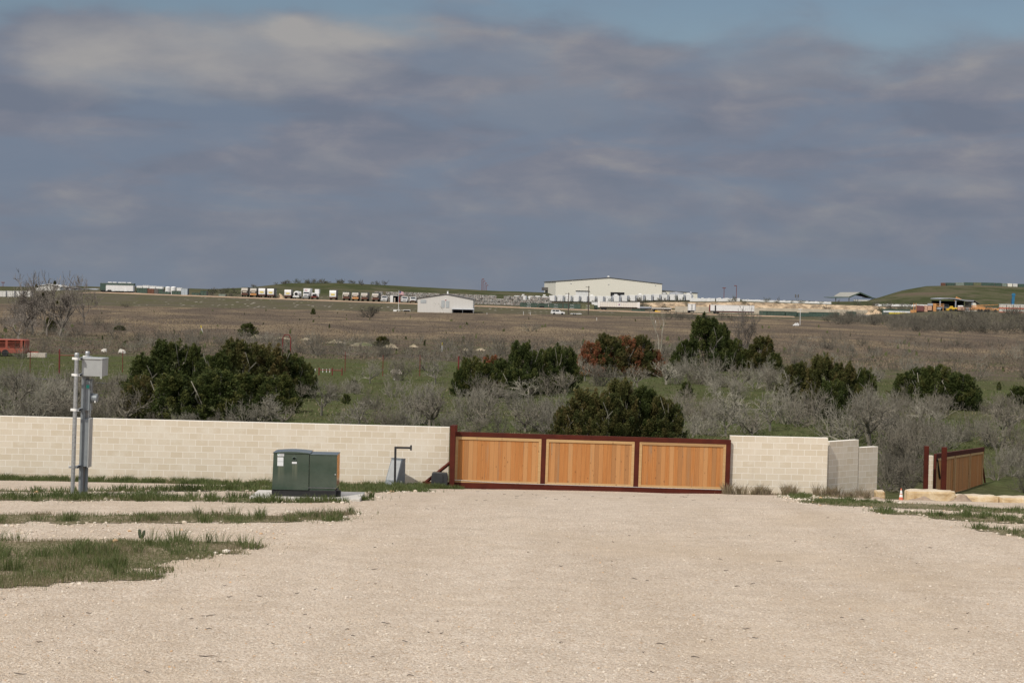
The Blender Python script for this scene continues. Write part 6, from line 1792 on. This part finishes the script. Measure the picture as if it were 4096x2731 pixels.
# warehouse
D = 800; k = D/FPX
p = on(2222, D); L = (2650-2222)*k; he = at(2222, 1126, D).z-p.z; he2 = at(2650, 1136, D).z-p.z; hr = at(2438, 1112, D).z-p.z; rx = (2438-2222)*k
wh = thing('warehouse', 'huge cream metal warehouse with a low gable on the skyline', 'building', p, math.radians(4.0))
MB().prism([(0,-1),(L,-1),(L,he2),(rx,hr),(0,he)], 'y', 0, 55).build('wall', M_CREAM, wh)
for a, b in (((-.4, he+.0),(rx, hr+.10)), ((rx, hr+.10),(L+.4, he2-.0))):
    MB().prism([a, b, (b[0], b[1]+.16), (a[0], a[1]+.16)], 'y', -.3, 55.4).build('roof', M_ROOFD, wh)
z_ = lambda v: at(2438, v, D).z-p.z
x_ = lambda u: (u-2222)*k
bx(wh, 'door', M_TRW, x_(2303), x_(2355), -.08, -.004, -.5, z_(1166), b=.01); bx(wh, 'door_hood', M_ROOFD, x_(2302), x_(2358), -.5, -.004, z_(1165.6), z_(1164.5), b=.005)
bx(wh, 'open_doorway', M_DARK, x_(2443), x_(2499), -.06, -.004, -.5, z_(1168.5), b=.01)
for uu_ in (2281, 2433, 2622): bx(wh, 'wall_lamp', M_TRG, x_(uu_), x_(uu_)+.4, -.15, -.004, z_(1139), z_(1136), b=.03)
bx(wh, 'roof_vent', M_WHITE, rx-.6, rx+.2, 2, 3.5, hr+.3, hr+.85, b=.1)
MB().prism([(L+.01,-1),(L+16,-1),(L+16,he2*.42),(L+.01,he2*.56)], 'y', 6, 40).build('annex', M_CREAM, wh)
MB().prism([(L+.01,he2*.56+.01),(L+16.3,he2*.42+.01),(L+16.3,he2*.42+.2),(L+.01,he2*.56+.2)], 'y', 5.7, 40.3).build('annex_roof', M_ROOFD, wh)
bx(wh, 'side_canopy', M_ROOFD, -1.6, -.02, 36, 50, he*.40, he*.62, b=.1)
for uu_ in (2600,): bx(wh, 'service_box', M_TRG, x_(2633), x_(2640), -.7, -.1, z_(1180), z_(1173), b=.03)
p = on(2705, 775); o = MB().lathe([(2.9,-.5),(2.9,3.0),(2.6,3.15),(.0,3.4)], 24).build('storage_tank', M_TRG, smooth=True); o.location = p; tag(o, 'squat grey storage tank beside the right end of the warehouse', 'tank')
# lamp poles
def lamp(label, u, vt, D, arm, double=False):
    p = on(u, D); h = at(u, vt, D).z-p.z
    t = thing('lamp_pole', label, 'lamp pole', p, 0, 'tall red lamp poles on the skyline')
    MB().tube([(0,0,-.5),(0,0,h)], .12, 6).build('pole', M_REDP, t)
    if double: bx(t, 'lamp_head', M_REDP, -.72, .72, -.3, .3, h-.05, h+.3, b=.05)
    else:
        bx(t, 'lamp_head', M_REDP, min(0, arm), max(0, arm), -.25, .25, h-.05, h+.3, b=.05)
lamp('tallest red lamp pole, leftmost of the four left of the warehouse', 1927, 1118, 850, 1.0); lamp('red lamp pole, second of the four left of the warehouse', 1932, 1126, 910, 1.0)
lamp('red lamp pole, third of the four left of the warehouse', 1939.5, 1134, 970, 1.0); lamp('shortest red lamp pole, rightmost of the four left of the warehouse', 1945, 1142, 1030, 1.0)
lamp('red lamp pole, shorter one right of the warehouse', 2895.5, 1153, 830, 0, True); lamp('red lamp pole with a left arm, taller one right of the warehouse', 2945, 1144, 830, -1.0)
lamp('red lamp pole with a double head at the far left edge', 12, 1131, 830, 0, True)
p = on(2763, 800); h = at(2763, 1165, 800).z-p.z
t = thing('lamp_pole', 'short dark pole with a hooded lamp right of the warehouse', 'lamp pole', p); MB().tube([(0,0,-.3),(0,0,h*.6)], .1, 6).build('pole', M_ROOFD, t); MB().lathe([(.35,h*.55),(.5,h*.8),(.1,h)], 8).build('lamp_head', M_TRG, t)
p = on(3187, 800); h = at(3187, 1179, 800).z-p.z
t = thing('lamp_pole', 'low floodlight pole with two dark heads above the cut bank', 'lamp pole', p); MB().tube([(0,0,-.3),(0,0,h)], .07, 6).build('pole', M_ROOFD, t)
for x0 in (-.8, .4): bx(t, 'lamp_head', M_ROOFD, x0, x0+.4, -.2, .2, h-1.2, h+.2, b=.05)
MB().tube([(-.8,0,h-.6),(.8,0,h-.6)], .05, 5).build('crossarm', M_ROOFD, t)
p = on(3200, 480); h = at(3200, 1238, 480).z-p.z
t = thing('lamp_pole', 'slender white pole at the field edge beside the white pump box', 'lamp pole', p); MB().tube([(0,0,-.3),(0,0,h)], .06, 6).build('pole', M_TRW, t); bx(t, 'lamp_head', M_TRW, -.5, .5, -.15, .15, h, h+.15, b=.03)
p = on(3182, 470)
t = thing('pump_box', 'small white pump box with a sloping side at the field edge on the right', 'pump', p)
MB().prism([(-.65,0),(.35,0),(.35,.62),(.0,.62)], 'y', 0, .6).build('housing', M_TRW, t); MB().prism([(.42,0),(.85,0),(.85,.35),(.6,.75),(.42,.5)], 'y', 0, .5).build('motor_cover', M_TRW, t)
# white car and low trailer at the field edge
p = on(2206, 590)
t = thing('parked_car', 'white estate car seen side on at the field edge, left of the utility poles', 'car', p, .12)
MB().prism([(0,.35),(4.1,.35),(4.15,.8),(3.5,.95),(0.0,1.0)], 'y', 0, 1.7).build('body', M_TRW, t)
MB().prism([(.08,1.003),(3.0,.985),(2.4,1.5),(.25,1.55)], 'y', .06, 1.62).build('cabin', M_TRW, t)
for a, b in ((.25, 1.15), (1.25, 2.35)): MB().prism([(a,1.05),(b,1.05),(b-.12 if a > 1 else b,1.45),(a+.06,1.45)], 'y', .03, .055).build('side_window', M_GLASS, t)
for x0 in (.8, 3.3): wheel(t, x0, .05, .33, .33, .2, 'y')
p = on(2282, 588)
t = thing('flat_trailer', 'low white flat trailer at the field edge between the utility poles', 'trailer', p)
bx(t, 'deck', M_TRW, 0, 3.4, 0, 1.6, .35, .55, b=.03); wheel(t, .9, 0, .25, .25, .18, 'y'); wheel(t, 1.5, 0, .25, .25, .18, 'y')
# green-roofed shelter on the skyline
D = 850; k = D/FPX
p = on(3420, D); zz = lambda v: at(3440, v, D).z-p.z; xx = lambda u: (u-3420)*k
sh = thing('open_shelter', 'open shelter with a steep dark green gabled roof on the skyline', 'shelter', p)
def roofq(pts, th, mat, nm):
    mb = MB(); a = [Vector(q) for q in pts]; b = [q+Vector((0,0,th)) for q in a]
    n = len(a); mb.add(a+b, [tuple(range(n))[::-1], tuple(range(n, 2*n))]+[(i,(i+1)%n,n+(i+1)%n,n+i) for i in range(n)]); return mb.build(nm, mat, sh)
zr = zz(1170); z1 = zz(1189); ze = zz(1193)
roofq([(xx(3440),0,zr),(xx(3396),0,z1),(xx(3374),26,z1+.1),(xx(3400),26,zr-.2)], .18, M_TANR, 'roof')
roofq([(xx(3440),0,zr+.01),(xx(3487),0,z1),(xx(3487)+2,26,z1),(xx(3402)+.3,26,zr-.2)], .18, M_GROOF, 'roof')
roofq([(xx(3396)+.02,-.4,z1-.25),(xx(3331),-.4,ze-.2),(xx(3331)-1,18,ze),(xx(3374),25,z1-.2)], .25, M_GROOF, 'lean_roof')
roofq([(xx(3487),-.3,z1-.2),(xx(3513),-.3,ze-.2),(xx(3513)+1,20,ze),(xx(3489),25,z1-.2)], .25, M_GROOF, 'lean_roof')
for a, b in (((xx(3440),zr),(xx(3396),z1)), ((xx(3440),zr),(xx(3487),z1))):
    MB().prism([(a[0],a[1]-.35),(b[0],b[1]-.4),(b[0],b[1]+.22),(a[0],a[1]+.22)], 'y', -.35, -.02).build('fascia', M_GROOF, sh)
for u_ in (3342, 3395, 3487, 3505): bx(sh, 'post', M_ROOFD, xx(u_), xx(u_)+.35, .3, .65, -.3, z1-.5, b=.02)
box_trailer('low cream container with a pale panel under the green roofed shelter', 3418, 3498, 1199, 840, M_CREAM, wheels_=False, name='container', cat='container')
heap('sand_heap', 'larger tan sand heap, right one of the pair above the grey pipe', 'sand heap', 3507, 690, 4.6, 4, 2.2, M_SAND, 41, n=16)
heap('sand_heap', 'smaller tan sand heap, left one of the pair above the grey pipe', 'sand heap', 3474, 688, 3.4, 3, 1.3, M_SAND, 42, n=16)
p = on(3425, 676); L = 76*676/FPX
o = MB().tube([(0,0,.25),(L,0,.25)], .28, 10).build('grey_pipe', M_TRG, smooth=True); o.location = p; tag(o, 'long grey pipe lying below the two tan sand heaps', 'pipe')
t, L, h = ctn('long flat dark green container with white and yellow stripes, right of the sand heaps', 3532, 3662, 1236, 665, M_DGREEN, 'container', 'container', group='containers on the right of the yard', ribs=False)
bx(t, 'white_stripe', M_STICK, .1, L-.05, -.05, -.004, h*.45, h*.72, b=.005); bx(t, 'yellow_stripe', M_YEL, L*.18, L*.75, -.06, -.004, h*.2, h*.43, b=.005)
# equipment yard on the right
D = 662; k = D/FPX
def mach(label, u0, u1, vt, mat, cat='machine', name='machine', parts='box', group='old machines in the right hand yard', DD=662):
    p = on(u0, DD); k = DD/FPX; L = (u1-u0)*k; h = at(u0, vt, DD).z-p.z
    t = thing(name, label, cat, p, 0, group)
    return t, L, h
t, L, h = mach('rusty orange ladder like conveyor frame at the left of the machines', 3644, 3666, 1212, M_ORM, 'machine', 'conveyor_frame')
bx(t, 'base', M_ORM, 0, L, 0, 1.5, 0, h*.3, b=.05)
for f_ in (.5, .95): bx(t, 'mast', M_ORM, L*f_-.1, L*f_+.08, .2, .4, h*.3, h, b=.02)
for f_ in (.45, .6, .75, .9): bx(t, 'rung', M_PINK, L*.5, L*.93, .15, .2, h*f_, h*f_+.1, b=.01)
t, L, h = mach('maroon tank body with a faded salmon end among the machines', 3667, 3710, 1222, M_MAR, 'tank', 'crushing_unit')
bx(t, 'body', M_MAR, 0, L*.68, 0, 1.8, .3, h, b=.2); MB().prism([(L*.69,.3),(L,.3),(L*.94,h*1.02),(L*.78,h*1.05)], 'y', 0, 1.8).build('hopper', M_PINK, t); bx(t, 'skid', M_DARK, 0, L, .2, 1.6, 0, .29, b=.03)
t, L, h = mach('salmon and grey crusher body right of the maroon tank', 3711, 3732, 1214, M_PINK, 'machine', 'crusher')
bx(t, 'body', M_PINK, 0, L*.8, 0, 1.6, .4, h*.7, b=.1); bx(t, 'hopper', M_TRG, .1, L, .1, 1.5, h*.7, h, b=.15); bx(t, 'skid', M_DARK, 0, L, .2, 1.5, 0, .39, b=.03)
t, L, h = mach('tan screening plant with a railed platform left of the curved roof shed', 3733, 3776, 1214, M_ORM, 'machine', 'screening_plant')
bx(t, 'tower', M_ORM, 0, L*.28, 0, 1.5, 0, h, b=.05); bx(t, 'deck', M_ORM, L*.29, L, 0, 1.5, h*.62, h*.72, b=.03); bx(t, 'hand_rail', M_ORM, L*.29, L, 0, .06, h*.93, h*.98, b=.01)
for i in range(7): bx(t, 'baluster', M_ORM, L*(.30+.11*i), L*(.30+.11*i)+.08, 0, .05, h*.72, h*.93, b=.005)
bx(t, 'drum', M_TRG, L*.35, L*.75, .2, 1.3, h*.2, h*.6, b=.2); bx(t, 'leg', M_ORM, L*.9, L*.96, .2, .5, 0, h*.6, b=.02)
t, L, h = mach('bright yellow wheel loader in front of the curved roof shed', 3788, 3830, 1224, M_YELM, 'loader', 'wheel_loader')
bx(t, 'body', M_YELM, L*.25, L, .2, 1.8, .5, h*.75, b=.15); bx(t, 'cab', M_YELM, L*.35, L*.6, .3, 1.7, h*.75, h, b=.1); bx(t, 'bucket', M_YELM, 0, L*.22, 0, 2, .2, 1.0, b=.1)
for f_ in (.38, .82): wheel(t, L*f_, .1, .45, .45, .3, 'y')
t, L, h = mach('grey and tan concrete bin right of the yellow wheel loader', 3832, 3858, 1222, M_PINK, 'machine', 'mixing_bin')
bx(t, 'body', M_PINK, 0, L, 0, 1.6, .3, h*.75, b=.2); bx(t, 'lid', M_TRW, .1, L*.85, .1, 1.5, h*.75, h, b=.2); bx(t, 'skid', M_DARK, 0, L, .1, 1.5, 0, .29, b=.02)
t, L, h = mach('square grey block on a white base before the curved roof shed', 3860, 3879, 1229, M_TRG, 'block', 'crated_block')
bx(t, 'crate', M_PINK, .15, L-.05, 0, 1.4, .45, h, b=.05); bx(t, 'crate_front', M_TRG, .2, L-.35, -.04, -.004, .55, h-.1, b=.01); bx(t, 'base', M_TRW, 0, L, -.1, 1.5, 0, .44, b=.03)
t, L, h = mach('long orange crane with a low tapering boom right of the shed', 3882, 3998, 1216, M_ORM, 'crane', 'mobile_crane')
bx(t, 'carrier', M_ORM, 0, L, 0, 2, .55, 1.3, b=.08); bx(t, 'crane_house', M_ORM, L*.08, L*.52, .1, 1.9, 1.31, h*.66, b=.08); bx(t, 'cab', M_ORM, L*.6, L*.75, .1, 1.9, 1.31, h*.6, b=.08)
bx(t, 'cab_window', M_GLASS, L*.62, L*.72, .06, .095, 1.5, h*.55, b=.01); bx(t, 'winch', M_TRG, L*.72, L*.9, .2, 1.6, 1.31, h*.5, b=.1)
MB().prism([(L*.05,h*.70),(L*.05,h*.82),(L*.97,h*1.02),(L*.97,h*.97)], 'y', .7, 1.1).build('boom', M_ORM, t)
for f_ in (.28, .38, .52, .62, .86): wheel(t, L*f_, .02, .5, .5, .3, 'y')
p = on(4049, 672); h = at(4049, 1173, 672).z-p.z
t = thing('drill_rig', 'blue drill mast standing upright behind the orange striped pallets', 'drill rig', p, 0, tilt=(0, .05))
bx(t, 'mast', M_BLUE, -.45, .45, -.2, .3, 1.0, h, b=.04); bx(t, 'rail', M_NAVY, -.75, -.48, -.15, .25, .5, h*.72, b=.03); bx(t, 'head', M_BLUE, -.6, .6, -.25, .35, h*.86, h*.97, b=.05); bx(t, 'base', M_DARK, -1.6, 1.4, -.4, 1.5, 0, .98, b=.1)
for r_ in range(2):
    for c_ in range(4):
        D = 655; k = D/FPX; u0 = 4000+c_*27
        p = on(u0, D); L = 25*k; hz_ = 1.42
        t = thing('pallet_stack', 'white wrapped pallet with orange rails, %s of the %s layer at the right edge' % (['leftmost', 'second', 'third', 'rightmost'][c_], ['lower', 'upper'][r_]), 'pallet', p+Vector((0,0,hz_*r_)), 0, 'orange railed pallets')
        bx(t, 'load', M_TRD, .05, L-.05, .05, 1.8, .24, hz_-.16, b=.06); bx(t, 'bottom_rail', M_ORANGE, 0, L, 0, 1.9, .0, .22, b=.02); bx(t, 'top_rail', M_ORANGE if r_ == 0 else M_STICK, 0, L, 0, 1.9, hz_-.15, hz_-.01, b=.02)
# curved roof shed
D = 690; k = D/FPX
p = on(3758, D); L = (3890-3758)*k; zt_ = at(3758, 1196, D).z-p.z; zr2 = at(3890, 1203, D).z-p.z
cs = thing('curved_shed', 'open shed with a bowed grey roof among the machines on the right', 'shed', p)
arc = [(lerp(-.3, L+.3, f_), lerp(zt_, zr2, f_)+.55*math.sin(math.pi*min(1, f_*1.15+.1))-.25) for f_ in np.linspace(0, 1, 12)]
MB().prism(arc+[(a, b+.28) for a, b in arc[::-1]], 'y', -.5, 14).build('roof', M_TRG, cs)
bx(cs, 'back_wall', M_DARK, 0, L, 13.4, 13.7, -.3, min(zt_, zr2)-.25, b=.02)
for f_ in (.0, .47, .97): bx(cs, 'post', M_TRG, L*f_, L*f_+.4, 0, .4, -.3, lerp(zt_, zr2, f_)-.05, b=.02)
MB().prism([(L+.01,-.3),(L+1.7,-.3),(L+1.2,zr2-.9),(L+.01,zr2-.4)], 'y', 0, 12).build('side_wall', M_CREAM, cs)
MB().prism([(L+.35,zr2+.05),(L+2.6,zr2-1.2),(L+2.6,zr2-1.0),(L+.35,zr2+.3)], 'y', -.4, 12).build('side_roof', M_ROOFD, cs)
p = on(3764, 696); 
t = thing('parked_van', 'white van parked under the left half of the bowed roof shed', 'van', p+Vector((0,0,.3)))
bx(t, 'body', M_TRW, .3, 3.6, 0, 1.8, .4, 1.3, b=.15); bx(t, 'cabin', M_TRW, .9, 2.9, .1, 1.7, 1.31, 2.0, b=.2); bx(t, 'side_window', M_GLASS, 1.1, 2.6, .06, .095, 1.4, 1.8, b=.02)
for x0 in (.9, 3.0): wheel(t, x0, .02, .35, .35, .2, 'y')
p = on(3824, 712); zb = at(3824, 1186.5, 712).z-p.z
t = thing('excavator', 'orange excavator arm bent up behind the bowed roof shed', 'excavator', p)
MB().prism([(-1.6,0),(1.6,0),(1.6,1.6),(-1.6,1.6)], 'y', 0, 2.2).build('body', M_ORM, t)
MB().prism([(-1.3,1.61),(-.5,1.61),(.25,zb-.7),(.2,zb)], 'y', .6, 1.2).build('boom', M_ORM, t); MB().prism([(.2,zb-.01),(.26,zb-.72),(2.2,zb-1.3),(2.1,zb-.85)], 'y', .65, 1.15).build('dipper_arm', M_ORM, t)
# containers on top of the right-hand hill
D = 846
for lab, a, b, mt_ in (('small red container, leftmost on top of the green hill', 3767, 3781, M_RUST), ('dark green container right of the small red one on the hill', 3786, 3819, M_DGREEN), ('pale green container on the hill, brightest of the row', 3823, 3856, M_PGREEN), ('green container right of the pale one on the hill', 3858, 3892, M_DGREEN),
        ('tan olive container near the middle of the hilltop row', 3895, 3924, M_OLIVE), ('long dark green container in the right half of the hilltop row', 3926, 3977, M_DGREEN), ('short green container, third from right on the hill', 3980, 4006, M_DGREEN), ('pale green short container in the right of the hilltop row', 4009, 4027, M_PGREEN),
        ('cream container, second from right on the hill', 4031, 4049, M_CREAM), ('pale grey container at the right end of the hilltop row', 4052, 4070, M_PALEW), ('dark container cut by the right edge on the hill', 4074, 4110, M_DGREEN)):
    p = on(a, D); k = D/FPX; L = (b-a)*k
    t = thing('hill_container', lab, 'container', p, 0, 'containers on the right hilltop')
    bx(t, 'body', mt_, 0, L, 0, 2.3, -.1, 1.35, b=.04); bx(t, 'end_panel', M_ROOFD, L+.003, L+.25, .1, 2.2, -.1, 1.25, b=.02)
# brush on the bank and hilltop
sp = []
for i in range(64):
    u = vr.uniform(2090, 3480); D = vr.uniform(728, 748)
    p = on(u, D); sp.append((p.x, p.y, vr.uniform(1.2, 3.2), vr.uniform(2.0, 4.0)))
for i in range(36):
    u = 3490+vr.random()*180; D = vr.uniform(715, 745); p = on(u, D); sp.append((p.x, p.y, vr.uniform(1.5, 3.0), vr.uniform(2.5, 4.5)))
for i in range(44):
    u = vr.uniform(1130, 1560) if i % 4 else vr.uniform(1000, 1400); D = vr.uniform(825, 850); p = on(u, D); sp.append((p.x, p.y, vr.uniform(.8, 2.6), vr.uniform(2.0, 4.5)))
for i in range(26):
    u = vr.uniform(830, 960); D = vr.uniform(715, 780); p = on(u, D); sp.append((p.x, p.y, vr.uniform(1, 2.4), vr.uniform(2.5, 5)))
M_TWIGO = simple('olive_twigs', (.085,.09,.05), .95, .25, 2)
brush('brush_thicket', 'dark wind bent brush on the bank below the warehouse and on the green hilltop', sp, [M_TWIGD, M_TWIGO], (25, 26, 27), rt=.009)
